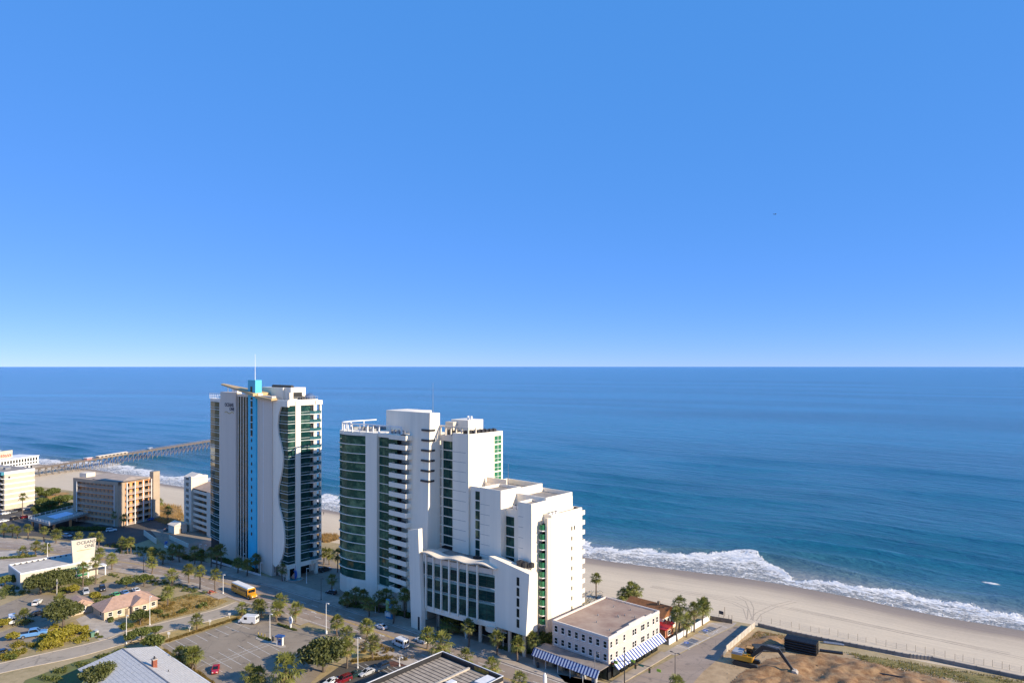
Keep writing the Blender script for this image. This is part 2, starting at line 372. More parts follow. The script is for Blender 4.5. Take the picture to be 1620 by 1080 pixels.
# inland ground sheet
def ground_mat():
    m, nt, b = node_mat('town_ground'); L = nt.links.new
    geo = N(nt, 'ShaderNodeNewGeometry')
    n1 = N(nt, 'ShaderNodeTexNoise', i_Scale=0.05, i_Detail=5.0, i_Roughness=0.6); n2 = N(nt, 'ShaderNodeTexNoise', i_Scale=0.6, i_Detail=6.0, i_Roughness=0.7)
    L(geo.outputs['Position'], n1.inputs['Vector']); L(geo.outputs['Position'], n2.inputs['Vector'])
    c1 = N(nt, 'ShaderNodeValToRGB'); e = c1.color_ramp.elements
    e[0].position = .3; e[0].color = (0.15, 0.14, 0.05, 1); e[1].position = .75; e[1].color = (0.50, 0.39, 0.23, 1); q = e.new(.5); q.color = (0.35, 0.27, 0.14, 1)
    mx = N(nt, 'ShaderNodeMath', operation='MULTIPLY_ADD'); L(n1.outputs['Fac'], mx.inputs[0]); mx.inputs[1].default_value = .55
    m2 = N(nt, 'ShaderNodeMath', operation='MULTIPLY'); L(n2.outputs['Fac'], m2.inputs[0]); m2.inputs[1].default_value = .45; L(m2.outputs[0], mx.inputs[2])
    L(mx.outputs[0], c1.inputs[0]); L(c1.outputs[0], b.inputs['Base Color']); b.inputs['Roughness'].default_value = .95
    bp = N(nt, 'ShaderNodeBump', i_Strength=0.5, i_Distance=0.2); L(n2.outputs['Fac'], bp.inputs['Height']); L(bp.outputs[0], b.inputs['Normal'])
    return m
GROUND = ground_mat()
mb = MB()
inl = [0, 15, 60, 200, 700, 2500, 12000]
for i in range(NC):
    D = (SH[i]-LA[i]); D.z = 0; D.normalize(); D = (D+Vector((0.5, 0.866, 0))*2).normalized()
    for t in inl: p = LA[i]-D*t; mb.v.append((p.x, p.y, 0.02 if t == 0 else -0.03))
R = len(inl)
for i in range(NC-1):
    for j in range(R-1): mb.f.append((i*R+j, i*R+j+1, (i+1)*R+j+1, (i+1)*R+j))
me = mb.mesh('ground', GROUND); struct(link('ground', me))
# distant headland behind the left edge is open water: nothing to build

# ---------------------------------------------------------------- roads
def asphalt(name, c, c2, streak=0.0):
    m, nt, b = node_mat(name); L = nt.links.new
    geo = N(nt, 'ShaderNodeNewGeometry')
    n1 = N(nt, 'ShaderNodeTexNoise', i_Scale=0.12, i_Detail=5.0, i_Roughness=0.65); n2 = N(nt, 'ShaderNodeTexNoise', i_Scale=2.5, i_Detail=4.0, i_Roughness=0.7)
    mp = N(nt, 'ShaderNodeMapping'); mp.vector_type = 'POINT'; mp.inputs['Rotation'].default_value = (0, 0, -GRID); mp.inputs['Scale'].default_value = (0.25 if streak else 1, 2.0 if streak else 1, 1)
    L(geo.outputs['Position'], mp.inputs[0]); L(mp.outputs[0], n1.inputs['Vector']); L(geo.outputs['Position'], n2.inputs['Vector'])
    a = N(nt, 'ShaderNodeMath', operation='MULTIPLY_ADD'); L(n1.outputs['Fac'], a.inputs[0]); a.inputs[1].default_value = .65
    m2 = N(nt, 'ShaderNodeMath', operation='MULTIPLY'); L(n2.outputs['Fac'], m2.inputs[0]); m2.inputs[1].default_value = .35; L(m2.outputs[0], a.inputs[2])
    cr = N(nt, 'ShaderNodeValToRGB'); e = cr.color_ramp.elements; e[0].position = .35; e[0].color = (*c, 1); e[1].position = .65; e[1].color = (*c2, 1)
    L(a.outputs[0], cr.inputs[0]); b.inputs['Roughness'].default_value = .88
    n3 = N(nt, 'ShaderNodeTexNoise', i_Scale=0.32, i_Detail=3.0); L(geo.outputs['Position'], n3.inputs['Vector'])      # oil and tar stains
    s3 = N(nt, 'ShaderNodeMapRange'); s3.inputs['From Min'].default_value = .60; s3.inputs['From Max'].default_value = .72; s3.inputs['To Max'].default_value = .55; L(n3.outputs['Fac'], s3.inputs['Value'])
    vo = N(nt, 'ShaderNodeTexVoronoi', i_Scale=0.14, feature='DISTANCE_TO_EDGE'); wv = N(nt, 'ShaderNodeVectorMath', operation='MULTIPLY_ADD'); L(n2.outputs['Color'], wv.inputs[0]); wv.inputs[1].default_value = (1.5, 1.5, 0); L(geo.outputs['Position'], wv.inputs[2]); L(wv.outputs[0], vo.inputs['Vector'])
    s4 = N(nt, 'ShaderNodeMapRange'); s4.inputs['From Min'].default_value = .012; s4.inputs['From Max'].default_value = .0; s4.inputs['To Max'].default_value = .5; L(vo.outputs['Distance'], s4.inputs['Value'])
    mxs = N(nt, 'ShaderNodeMath', operation='MAXIMUM'); L(s3.outputs[0], mxs.inputs[0]); L(s4.outputs[0], mxs.inputs[1])
    mxc = N(nt, 'ShaderNodeMix', data_type='RGBA'); L(mxs.outputs[0], mxc.inputs['Factor']); L(cr.outputs[0], mxc.inputs['A']); mxc.inputs['B'].default_value = (.06, .055, .05, 1); L(mxc.outputs['Result'], b.inputs['Base Color'])
    bp = N(nt, 'ShaderNodeBump', i_Strength=0.25, i_Distance=0.05); L(n2.outputs['Fac'], bp.inputs['Height']); L(bp.outputs[0], b.inputs['Normal'])
    return m
ASPH = asphalt('boulevard_asphalt', (0.25, 0.195, 0.15), (0.36, 0.285, 0.225), 1)
ASPL = asphalt('lot_asphalt', (0.235, 0.19, 0.14), (0.32, 0.262, 0.195))
ASPD = asphalt('dark_asphalt', (0.06, 0.053, 0.045), (0.10, 0.088, 0.074))
ASPG = asphalt('lane_asphalt', (0.33, 0.275, 0.205), (0.42, 0.35, 0.265))
DRYG = mat('dry_lawn', (0.48, 0.33, 0.12), 0.95, 0.2, 0.5, 0.5, 8, col2=(0.26, 0.20, 0.07))
LAWN = mat('green_lawn', (0.13, 0.16, 0.04), 0.95, 0.2, 0.5, 0.5, 8, col2=(0.15, 0.13, 0.05))
DIRT = mat('brown_dirt', (0.20, 0.10, 0.04), 0.97, 0.2, 0.5, 1.0, 2.5, col2=(0.40, 0.25, 0.12))
SANDD = mat('pale_sandy_dirt', (0.46, 0.33, 0.19), 0.97, 0.2, 0.3, 0.6, 2, col2=(0.28, 0.19, 0.10))

# the boulevard as a cubic through kerb points
FK = [(-330,826),(-120,842),(0,856),(95,863),(193,876),(289,892),(340,903),(400,918),(452,932),(525,955),(618,985),(720,1020),(816,1053),(900,1081),(985,1110),(1080,1142),(1300,1215)]
NK = [(-420,842),(-180,862),(0,881),(80,887),(160,896),(231,907),(300,922),(340,936),(369,948),(446,970),(529,998),(577,1016),(640,1040),(720,1070),(800,1100),(900,1140),(1150,1240)]
def smooth(px, n=8):
    pts = [G(*p) for p in px]; out = []
    for i in range(len(pts)-1):
        p0 = pts[max(i-1, 0)]; p1 = pts[i]; p2 = pts[i+1]; p3 = pts[min(i+2, len(pts)-1)]
        for j in range(n):
            t = j/n; out.append(0.5*((2*p1)+(p2-p0)*t+(2*p0-5*p1+4*p2-p3)*t*t+(3*p1-p0-3*p2+p3)*t**3))
    return out+[pts[-1]]
FKW = smooth(FK); NKW = smooth(NK)
def atz(L, z): return [(p[0], p[1], z) for p in L]
def lerpl(A, B, t, z): return [(a.x+(b.x-a.x)*t, a.y+(b.y-a.y)*t, z) for a, b in zip(A, B)]
def off(A, dist, z=0.0):
    out = []
    for i, p in enumerate(A):
        t = (A[min(i+1, len(A)-1)]-A[max(i-1, 0)]).normalized(); nrm = Vector((-t.y, t.x, 0)); q = p+nrm*dist; out.append(Vector((q.x, q.y, z)))
    return out
boul = struct(MB().ribbon(atz(FKW, 0.0), atz(NKW, 0.0)).build('boulevard', ASPH))
def poly(name, px, z, m, kind='structure', parent=None, raw=False):
    pts = px if raw else [G(*p) for p in px]
    mb = MB(); mb.add([(p[0], p[1], z) for p in pts], [tuple(range(len(pts)))])
    o = mb.build(name, m, parent)
    me = o.data
    if me.polygons[0].normal.z < 0: me.flip_normals()
    if kind: o['kind'] = kind
    return o
def slab(name, px, z, m, raw=False, th=0.3):
    pts = px if raw else [G(*p) for p in px]
    return struct(MB().prism([(p[0], p[1]) for p in pts], z-th, z).build(name, m))
# pavements along the boulevard (kerb step)
def kerbwalk(name, A, w0, w1, z, m, gaps=()):
    A0 = off(A, w0); A1 = off(A, w1); mb = MB(); n = len(A)
    run = []
    def flush(r):
        if len(r) < 2: return
        a = [A0[i] for i in r]; b = [A1[i] for i in r]
        mb.ribbon(atz(a, z), atz(b, z)); mb.ribbon(atz(a, -.05), atz(a, z)); mb.ribbon(atz(b, z), atz(b, -.05))
    for i in range(n):
        if any(g0 <= i <= g1 for g0, g1 in gaps): flush(run); run = []
        else: run.append(i)
    flush(run)
    return struct(mb.build(name, m))
sgn = 1 if off(FKW, 1)[40].y > FKW[40].y else -1
kerbwalk('pavement_seaward', FKW, 0, sgn*6.0, 0.13, PAVE)
kerbwalk('kerb_seaward', FKW, -sgn*0.35, 0, 0.135, CONC)
# indices on NKW where the side street joins: photo x 369..446
def idx(A, x):
    return min(range(len(A)), key=lambda i: abs(810+F*A[i].x/A[i].y-x))
j0, j1 = idx(NKW, 362), idx(NKW, 404); k0, k1 = idx(NKW, 500), idx(NKW, 540)
kerbwalk('pavement_landward', NKW, 0, -sgn*3.2, 0.13, PAVE, ((j0, j1), (k0, k1)))
kerbwalk('kerb_landward', NKW, sgn*0.3, 0, 0.135, CONC, ((j0, j1), (k0, k1)))
# lane lines
def lines(name, A, B, t, w, m, dash=None, i0=0, i1=None):
    mb = MB(); i1 = i1 or len(A)-1; L = [Vector(p) for p in lerpl(A, B, t, 0.006)]
    a = off(L, w/2); b = off(L, -w/2)
    for i in range(i0, i1):
        if dash and (i % dash): continue
        mb.ribbon(atz(a[i:i+2], .006), atz(b[i:i+2], .006))
    o = mb.build(name, m, boul); return o
# resample kerbs to a common parameter so that markings keep their lane
def resamp(A, n):
    L = [0]
    for i in range(1, len(A)): L.append(L[-1]+(A[i]-A[i-1]).length)
    out = []; k = 0
    for j in range(n):
        s = L[-1]*j/(n-1)
        while k < len(A)-2 and L[k+1] < s: k += 1
        t = (s-L[k])/max(1e-6, L[k+1]-L[k]); out.append(A[k].lerp(A[k+1], t))
    return out
FR = resamp(FKW, 160); NR = resamp(NKW, 160)
for t, m_, d_ in ((0.06, LINE, None), (0.30, LINE, 2), (0.485, YLINE, None), (0.515, YLINE, None), (0.70, LINE, 2), (0.94, LINE, None)):
    lines('lane_line', FR, NR, t, 0.24, m_, d_)
# turn arrows in the middle lane
def arrow(px, py, rz):
    p = G(px, py); mb = MB()
    mb.add([(-.12, -1.6, 0), (.12, -1.6, 0), (.12, .4, 0), (-.12, .4, 0)], [(0, 1, 2, 3)]); mb.add([(-.5, .4, 0), (.5, .4, 0), (0, 1.5, 0)], [(0, 1, 2)])
    mb.add([(.12, -.5, 0), (.9, .1, 0), (.9, .4, 0), (.12, -.1, 0)], [(0, 1, 2, 3)])
    o = mb.build('turn_arrow', LINE, boul); o.location = (p.x, p.y, 0.007); o.rotation_euler = (0, 0, rz)
arrow(496, 968, GRID+1.6); arrow(604, 1004, GRID-1.6)
# brick crossing band
x0, x1 = idx(FKW, 462), idx(FKW, 478)
# side street, lower left
SU = [(-120,1078),(0,1049),(155,1014),(195,1000),(270,981),(340,964),(374,951)]
SLo = [(-120,1098),(0,1064),(115,1040),(195,1018),(255,1000),(340,979),(400,963)]
SUW = smooth(SU, 6); SLW = smooth(SLo, 6)
side = struct(MB().ribbon(atz(SUW, -.004), atz(SLW, -.004)).build('side_street', ASPG))
kerbwalk('kerb_side_street', SLW, 0, -sgn*0.3, 0.1, CONC); kerbwalk('kerb_side_street_far', SUW, 0, sgn*0.3, 0.1, CONC)
# parking lot by the side street
lot = poly('parking_lot', [(256,1020),(379,981),(420,977),(446,973),(470,992),(505,999),(535,1001),(548,1012),(500,1030),(520,1052),(470,1100),(390,1110),(330,1076),(290,1054)], 0.004, ASPL)
lot2 = poly('parking_lot_front', [(470,1100),(545,1048),(612,1040),(652,1056),(640,1110)], 0.003, ASPD)
def stripe(px0, px1, wd, m, parent, z=0.012, z0=0):
    a = G(*px0); b = G(*px1); d = (b-a).normalized(); n = Vector((-d.y, d.x, 0))*wd/2
    return MB().add([(p.x, p.y, z) for p in (a+n, b+n, b-n, a-n)], [(0, 1, 2, 3)]).build('painted_line', m, parent)
# stall lines: along the hedge edge and along the double row
E0, E1 = Vector((262, 1017)), Vector((372, 985))
for k in range(8):
    t = k/7; p = E0.lerp(E1, t); stripe((p.x, p.y), (p.x+17+6*t, p.y+11-2*t), .14, LINE, lot)
M0, M1 = Vector((330, 1050)), Vector((420, 1017))
for dy in (0, 2.6): stripe((M0.x+dy*2, M0.y+dy), (M1.x+dy*2, M1.y+dy), .14, LINE, lot)
for k in range(7):
    p = M0.lerp(M1, k/6); stripe((p.x-14, p.y-8), (p.x+22, p.y+12), .14, LINE, lot)
for k in range(3): stripe((311+k*8, 1056+k*3.6), (323+k*8, 1050+k*3.6), .14, LINE, lot)
for k in range(5): stripe((562+k*15, 1048+k*1.5), (588+k*15, 1062+k*1.5), .14, LINE, lot2)
# left car parks
poly('sales_office_car_park', [(-60,965),(0,958),(48,938),(98,942),(130,926),(185,919),(250,915),(256,924),(232,938),(190,944),(130,944),(104,962),(84,986),(40,990),(0,986),(-60,1000)], 0.001, ASPL)
poly('back_yard_drive', [(-60,1004),(0,1000),(40,985),(84,984),(60,1012),(20,1024),(-60,1040)], 0.004, ASPL)
poly('house_drive', [(120,979),(150,966),(165,978),(195,985),(200,998),(158,1012),(138,1000)], 0.003, CONC)
poly('hotel_forecourt', [(-80,872),(0,872),(40,868),(140,885),(180,903),(150,916),(118,915),(28,935),(-60,930)], 0.002, CONC)
poly('motel_car_park', [(-80,800),(60,795),(110,800),(150,830),(250,815),(275,822),(260,845),(190,868),(140,860),(60,848),(0,846),(-80,838)], 0.002, ASPD)
poly('ramp_deck', [(238,838),(285,835),(335,834),(350,850),(340,872),(300,880),(262,866)], 0.006, ASPL)
poly('tower_forecourt', [(427,908),(456,900),(520,880),(545,905),(545,945),(520,956),(470,938),(440,926)], 0.005, ASPL)
poly('resort_drive', [(520,956),(560,930),(640,945),(850,1005),(875,1030),(880,1066),(820,1052),(720,1018),(618,983)], 0.004, ASPL)
poly('hedge_lawn', [(259,1017),(381,978),(400,968),(376,969),(340,981),(256,1003),(220,1013)], 0.006, DRYG)
poly('corner_lawn', [(225,962),(300,938),(335,943),(362,950),(335,962),(265,979),(200,996),(185,990)], 0.005, DRYG)
poly('long_green_bed', [(264,947),(322,934),(336,936),(270,951)], 0.012, LAWN)
poly('kerb_island_lawn', [(560,1035),(580,1028),(600,1034),(586,1044),(556,1050)], 0.011, DRYG)
poly('foreground_lawn', [(40,1075),(118,1046),(190,1030),(250,1030),(330,1110),(0,1130)], 0.003, LAWN)
# cross street to the beach
cs = poly('beach_street', [(890,1140),(963,1092),(1020,1063),(1124,1009),(1163,990),(1182,985),(1193,990),(1150,1030),(1112,1062),(1070,1110),(1040,1140)], 0.008, ASPH)
slab('corner_pavement', [(882,1066),(961,1082),(1046,1030),(1062,1034),(985,1080),(962,1094),(900,1086)], 0.13, PAVE)
slab('beach_parking_apron', [(1050,1032),(1105,1000),(1122,984),(1166,984),(1160,990),(1123,1008),(1068,1036)], 0.02, PAVE, th=.1)
for a, b in (((1101,1000),(1124,1007)), ((1113,993),(1136,1000)), ((1094,1005),(1110,1012)), ((1082,1012),(1105,1019)), ((1070,1020),(1092,1027)), ((1125,985),(1150,992)), ((1086,1026),(1124,1007)), ((1112,1004),(1142,990)),
             ((1108,998),(1120,1005)), ((1118,998),(1128,1003)), ((1121,1000),(1142,990)), ((1126,1003),(1136,996))):
    stripe(a, b, .24, YLINE if a[0] in (1101, 1094, 1108) else LINE, cs, z=.03)
bp1 = poly('disabled_bay', [(1104,999),(1122,990),(1134,993),(1117,1002)], 0.026, mat('blue_bay', (0.13, 0.15, 0.19), 0.8, 0.2, 1), parent=cs, kind=None)
bp2 = poly('disabled_bay', [(1076,1019),(1094,1009),(1106,1013),(1089,1023)], 0.026, MATS['blue_bay'], parent=cs, kind=None)
for p in ((1116, 996.5), (1086, 1016)):
    a = G(*p); o = MB().lathe([(.75, 0), (.75, .002)], 12).build('wheelchair_symbol', mat('symbol_blue', (0.03, 0.12, 0.5), 0.6, 0.1), cs); o.location = (a.x, a.y, .032)
    o = MB().box(-.12, .12, -.45, .3, 0, .002).box(-.35, .35, -.5, -.36, 0, .002).box(-.3, .12, -.1, .05, 0, .002).build('wheelchair_figure', LINE, cs); o.location = (a.x, a.y, .036); o.rotation_euler = (0, 0, GRID)
# building site soil, gently humped
def mound(name, px, z, m, amp, seed, step=2.0, rough=13):
    P = [G(*p) for p in px]; xs = [p.x for p in P]; ys = [p.y for p in P]
    def inside(x, y):
        c = False; n = len(P)
        for i in range(n):
            a, b = P[i], P[(i+1) % n]
            if (a.y > y) != (b.y > y) and x < (b.x-a.x)*(y-a.y)/(b.y-a.y)+a.x: c = not c
        return c
    def edge(x, y):
        best = 1e9; q = Vector((x, y, 0))
        for i in range(len(P)):
            a, b = P[i], P[(i+1) % len(P)]; ab = b-a; t = max(0, min(1, (q-a).dot(ab)/ab.length_squared)); best = min(best, (q-a-ab*t).length)
        return best
    nx = int((max(xs)-min(xs))/step)+2; ny = int((max(ys)-min(ys))/step)+2; mb = MB(); ix = {}
    for i in range(nx):
        for j in range(ny):
            x = min(xs)+i*step; y = min(ys)+j*step
            if inside(x, y):
                e = min(1, edge(x, y)/6.0)
                h = amp*e*(0.45+noise.fractal(Vector((x/rough, y/rough, seed)), 1.0, 2.0, 4)*0.9)
                ix[i, j] = len(mb.v); mb.v.append((x, y, z+max(-.02, h)))
    for (i, j) in ix:
        if (i+1, j) in ix and (i, j+1) in ix and (i+1, j+1) in ix: mb.f.append((ix[i, j], ix[i+1, j], ix[i+1, j+1], ix[i, j+1]))
    o = mb.build(name, m, None, True); return struct(o)
poly('building_site', [(1150,1030),(1196,990),(1222,994),(1300,1012),(1460,1046),(1620,1074),(1760,1110),(1700,1200),(1100,1200),(1075,1100),(1112,1062)], 0.0, SANDD)
mound('dirt_mound', [(1150,1031),(1198,996),(1255,1006),(1270,1020),(1240,1030),(1190,1026),(1165,1033)], 0.01, DIRT, 1.4, 3, .8, 5)
mound('excavated_soil', [(1215,1040),(1290,1030),(1400,1050),(1500,1075),(1560,1120),(1500,1180),(1180,1180),(1140,1090),(1170,1062)], 0.012, DIRT, 1.5, 5, .8, 7)
mound('grassy_bank', [(1330,1028),(1420,1044),(1620,1078),(1720,1110),(1600,1095),(1460,1064),(1380,1050)], 0.02, mat('scrubby_bank', (0.30, 0.22, 0.08), .95, .2, .35, .7, 3, col2=(0.12, 0.13, 0.035)), 1.0, 8, 1.0, 5)
# dune grass behind the beach
for k, px in enumerate(([(232,806),(250,796),(288,801),(292,822),(262,830),(240,822)], [(505,846),(532,846),(540,852),(520,858),(505,858)], [(60,778),(112,778),(112,790),(90,800),(56,790)])):
    mound('dune', px, 0.02, mat('dune_grass', (0.40, 0.22, 0.07), .95, .2, .4, .6, 3, col2=(0.22, 0.15, 0.05)), 1.6, 12+k, 2.0)

mound('spoil_heap', [(1160,1075),(1200,1062),(1240,1072),(1250,1095),(1180,1110)], .02, DIRT, 1.4, 21, .8, 4)
mound('spoil_ridge', [(1290,1052),(1330,1048),(1375,1062),(1390,1085),(1320,1085)], .3, DIRT, 1.2, 33, .8, 4)
# ---------------------------------------------------------------- building helpers
class Fr:
    """local frame on the street grid: local x = V0-v (right), y = u-U0 (seaward)"""
    def __init__(s, V0, U0): s.V0 = V0; s.U0 = U0
    def p(s, v, u): return (s.V0-v, u-s.U0)
    def box(s, mb, v0, v1, u0, u1, z0, z1): return mb.box(s.V0-v0, s.V0-v1, u0-s.U0, u1-s.U0, z0, z1)
    def B(s, name, m, par, v0, v1, u0, u1, z0, z1): return s.box(MB(), v0, v1, u0, u1, z0, z1).build(name, m, par)
    def loc(s): return uv(s.V0, s.U0)
def band_mesh(name, pts, th, z0, z1, m):
    """polyline wall of thickness th (to the left of travel), z0..z1"""
    P = [Vector((p[0], p[1], 0)) for p in pts]; I = []
    for i, p in enumerate(P):
        t = (P[min(i+1, len(P)-1)]-P[max(i-1, 0)]).normalized(); I.append(p+Vector((-t.y, t.x, 0))*th)
    n = len(P); mb = MB()
    vs = [(p.x, p.y, z0) for p in P]+[(p.x, p.y, z1) for p in P]+[(p.x, p.y, z0) for p in I]+[(p.x, p.y, z1) for p in I]
    fs = []
    for i in range(n-1):
        fs += [(i, i+1, n+i+1, n+i), (2*n+i+1, 2*n+i, 3*n+i, 3*n+i+1), (n+i, n+i+1, 3*n+i+1, 3*n+i), (i+1, i, 2*n+i, 2*n+i+1)]
    fs += [(0, n, 3*n, 2*n), (n-1, 2*n+n-1, 3*n+n-1, n+n-1)]
    mb.add(vs, fs); me = mb.mesh(name, m)
    bm = bmesh.new(); bm.from_mesh(me); bmesh.ops.recalc_face_normals(bm, faces=bm.faces); bm.to_mesh(me); bm.free()
    return me
def repeat(name, me, par, zs, xy=(0, 0)):
    r = []
    for z in zs:
        o = link(name, me, par); o.location = (xy[0], xy[1], z); r.append(o)
    return r
def boxmesh(name, m, x0, x1, y0, y1, z0, z1):
    me = MB().box(x0, x1, y0, y1, z0, z1).mesh(name, m); return me
def roofring(fr, par, v0, v1, u0, u1, z, ht, th=.35, m=None, fill=True):
    m = m or WHITE; mb = MB()
    a, b = min(v0, v1), max(v0, v1)
    fr.box(mb, a, b, u0, u0+th, z, z+ht); fr.box(mb, a, b, u1-th, u1, z, z+ht)
    fr.box(mb, a, a+th, u0+th, u1-th, z, z+ht); fr.box(mb, b-th, b, u0+th, u1-th, z, z+ht)
    mb.build('parapet', m, par)
    if fill: fr.B('roof', ROOFG, par, a+th, b-th, u0+th, u1-th, z-.02, z+.05)
def rooftop_units(fr, par, spots, m=None):
    for v, u, z, w, d, h in spots:
        mb = MB(); fr.box(mb, v-w/2, v+w/2, u-d/2, u+d/2, z, z+h)
        o = mb.build('rooftop_unit', m or STEEL, par)
        mb = MB(); x, y = fr.p(v, u); mb.lathe([(min(w, d)*.32, 0), (min(w, d)*.32, .15)], 8, (x, y, z+h)); mb.build('fan', DARK, o)

# ---------------------------------------------------------------- white stepped resort
fr = Fr(160, 145)
RS = thing('resort_tower', 'white stepped beachfront resort tower with green glass bands and a wavy-roofed podium', 'tower', fr.loc(), GRID)
def RB(name, m, v0, v1, u0, u1, z0, z1): return fr.B(name, m, RS, v0, v1, u0, u1, z0, z1)
FH = 3.2
vA, vB = v_at(598, 147), v_at(580, 147)
nose = [(vB, 147.0), (vB+2.5, 146.2), (vB+5.5, 145.4), (vB+9, 145.0), (vB+12.5, 145.3), (vB+15, 146.2), (vB+16.8, 148.4), (vB+17.6, 152), (vB+17.6, 158), (vB+16, 163), (vB+12, 166.5), (vB, 168)]
npx = [fr.p(*q) for q in nose]
inner = [fr.p(vB+(q[0]-vB)*.965, 156+(q[1]-156)*.94) for q in nose]
MB().prism(inner, .1, 57.6).build('core_wall', BLACK, RS)
def outset(k): return [fr.p(vB+(q[0]-vB)*(1+k*.012) if q[0] > vB else vB, 156+(q[1]-156)*(1+k*.012)) for q in nose]
MB().prism(outset(0.6), 0, 6.0).build('base_wall', WHITE, RS)
MB().prism(outset(0.6), 57.2, 58.5).build('parapet', WHITE, RS)
front = npx[::-1]
pm = band_mesh('pane', front, -.12, 0.2, FH-.22, GGREEN); sm = band_mesh('slab_edge', outset(1.2)[::-1], -.3, -.13, .13, WHITE)
repeat('window_band', pm, RS, [6+k*FH for k in range(16)]); repeat('slab_edge', sm, RS, [6+k*FH for k in range(1, 16)])
tm = band_mesh('transom', [(p[0], p[1]-.05) for p in front], -.08, 1.0, 1.07, mat('mullion_green', (0.02, 0.05, 0.04), .5, .1)); repeat('transom', tm, RS, [6+k*FH for k in range(16)])
for k in range(1, 24):
    t = k/24*7; i = int(t); a = Vector(npx[i]); b = Vector(npx[min(i+1, len(npx)-1)]); q = a.lerp(b, t-i)
    MB().box(q.x-.06, q.x+.06, q.y-.09, q.y+.03, 6.2, 57.2).build('mullion', mat('mullion_green', (0.02, 0.05, 0.04), .5, .1), RS)
RB('wall', WHITE, vA, vB, 146.5, 167.5, 0, 58.6)
# second glass bay and balconies
vG = v_at(628, 147.6)
RB('core_wall', BLACK, vG, vA, 148.2, 166, 0, 57.4)
RB('parapet', WHITE, vG-2, vA, 147.0, 150, 57.4, 58.6); RB('base_wall', WHITE, vG-4, vA, 146.7, 160, 0, 6.0)
x0, y0 = fr.p(vA, 147.6); x1, _ = fr.p(vG, 147.6)
pm = boxmesh('pane', GGREEN, x0, x1, y0, y0+.2, .2, FH-.2); sm = boxmesh('slab_edge', WHITE, x0, x1, y0-.12, y0+.5, -.12, .12)
repeat('window_band', pm, RS, [6+k*FH for k in range(16)]); repeat('slab_edge', sm, RS, [6+k*FH for k in range(1, 16)])
for k in range(1, 6): MB().box(x0+(x1-x0)*k/6-.05, x0+(x1-x0)*k/6+.05, y0-.08, y0, 6.2, 57.3).build('mullion', MATS['mullion_green'], RS)
vR = v_at(648, 150)
RB('wall', CREAM, vR-2, vG, 149.6, 166, 0, 58.6)
b0, b1 = v_at(615, 145.2), v_at(642, 145.2)
def balcony_mesh(nm, m, L, d, h, t=.16):
    mb = MB(); mb.box(0, L, 0, d, -.25, 0); mb.box(0, L, 0, t, 0, h); mb.box(0, t, t, d, 0, h); mb.box(L-t, L, t, d, 0, h); return mb.mesh(nm, m)
bx, by = fr.p(b0, 145.2)
bm_ = balcony_mesh('balcony', WHITE, b0-b1, 4.4, 1.35)
repeat('balcony', bm_, RS, [6.4+k*FH for k in range(17)], (bx, by))
for k in range(1, 17):     # furniture glimpsed over the parapets
    if k % 2 or k > 9:
        MB().box(bx+(b0-b1)*.62, bx+(b0-b1)*.85, by+.5, by+1.1, 6.4+k*FH, 6.4+k*FH+1.62).build('balcony_chair', DARK, RS)
# roof terrace with white pergola frame
RB('roof', ROOFG, vR, vB+14, 150, 165, 58.3, 58.45)
mb = MB()
rim = [fr.p(*q) for q in ((vR+2, 148.2), (vA, 147.4), (vB, 147.4), (vB+6, 145.2), (vB+11, 145.2), (vB+15, 147.2), (vB+16.5, 152), (vB+15.5, 163))]
for a, b in zip(rim, rim[1:]):
    mb.tube((*a, 61.3), (*b, 61.3), .28, 4); mb.tube((*a, 58.4), (*a, 61.3), .3, 4)
    m_ = ((a[0]+b[0])/2, (a[1]+b[1])/2); mb.tube((*m_, 58.4), (*m_, 61.3), .22, 4)
mb.build('pergola_frame', WPAINT, RS)
rooftop_units(fr, RS, [(vB+8+random.uniform(-7, 5), 150+random.uniform(0, 12), 58.45, random.uniform(1.2, 2.4), random.uniform(1, 2), random.uniform(.9, 1.9)) for k in range(12)]
              +[(vA-3-k*2, 150.6, 58.45, 1.4, 1.2, 1.3) for k in range(4)], STEEL)
# tall core slab and leaning fin
RB('core_wall', WHITE, v_at(649, 156), v_at(611, 156), 156, 166, 0, 66.0)
fv0, fv1 = 167.3, v_at(650, 148.6)
MB().vprism([(147.0-145, 0), (147.2-145, 26), (148.3-145, 66.8), (152.6-145, 66.6), (152.6-145, 0)], 'x', 160-fv0, 160-fv1).build('fin_wall', WHITE, RS)
for k in range(6):
    z = 60.8-k*3.3; f_ = 147.2+(z-26)/40.8*1.1
    mb = MB(); fr.box(mb, fv0-.35, fv0+3.6, f_-.45, f_+.1, z, z+.6); fr.box(mb, fv0-.35, fv0-.02, f_+.1, f_+2.2, z, z+.6); mb.build('louvre', DARK, RS)
x, y = fr.p(170, 152); MB().tube((x, y, 66.5), (x, y, 76.5), .09, 5, .04).build('mast', STEEL, RS)
# right hand tower B1
vb1 = 153.3; vg0, vg1 = 160.6, 167.3
RB('wall', WHITE, vb1, vg0, 152, 168, 0, 59.6)
RB('core_wall', BLACK, vg0, vg1, 153.4, 167.5, 0, 57.6); RB('parapet', CREAM, vg0, vg1, 152.3, 167.4, 57.6, 59.5)
x0, y0 = fr.p(vg1-1.1, 153); x1, _ = fr.p(vg0, 153)
pm = boxmesh('pane', GTEAL, x0, x1, y0, y0+.2, .16, 2.92); sm = boxmesh('slab_edge', WHITE, x0-1.2, x1, y0-.25, y0+.4, -.14, .14)
zs = [23.6+k*3.1 for k in range(11)]
repeat('window_band', pm, RS, zs); repeat('slab_edge', sm, RS, zs)
pm = boxmesh('pane', GTEAL, x0-1.05, x0-.32, y0+.1, y0+.3, .16, 2.92); repeat('side_window', pm, RS, zs)
MB().box(x0-.3, x0+.25, y0-.4, y0+.4, 23, 57.6).build('pier_column', WHITE, RS)
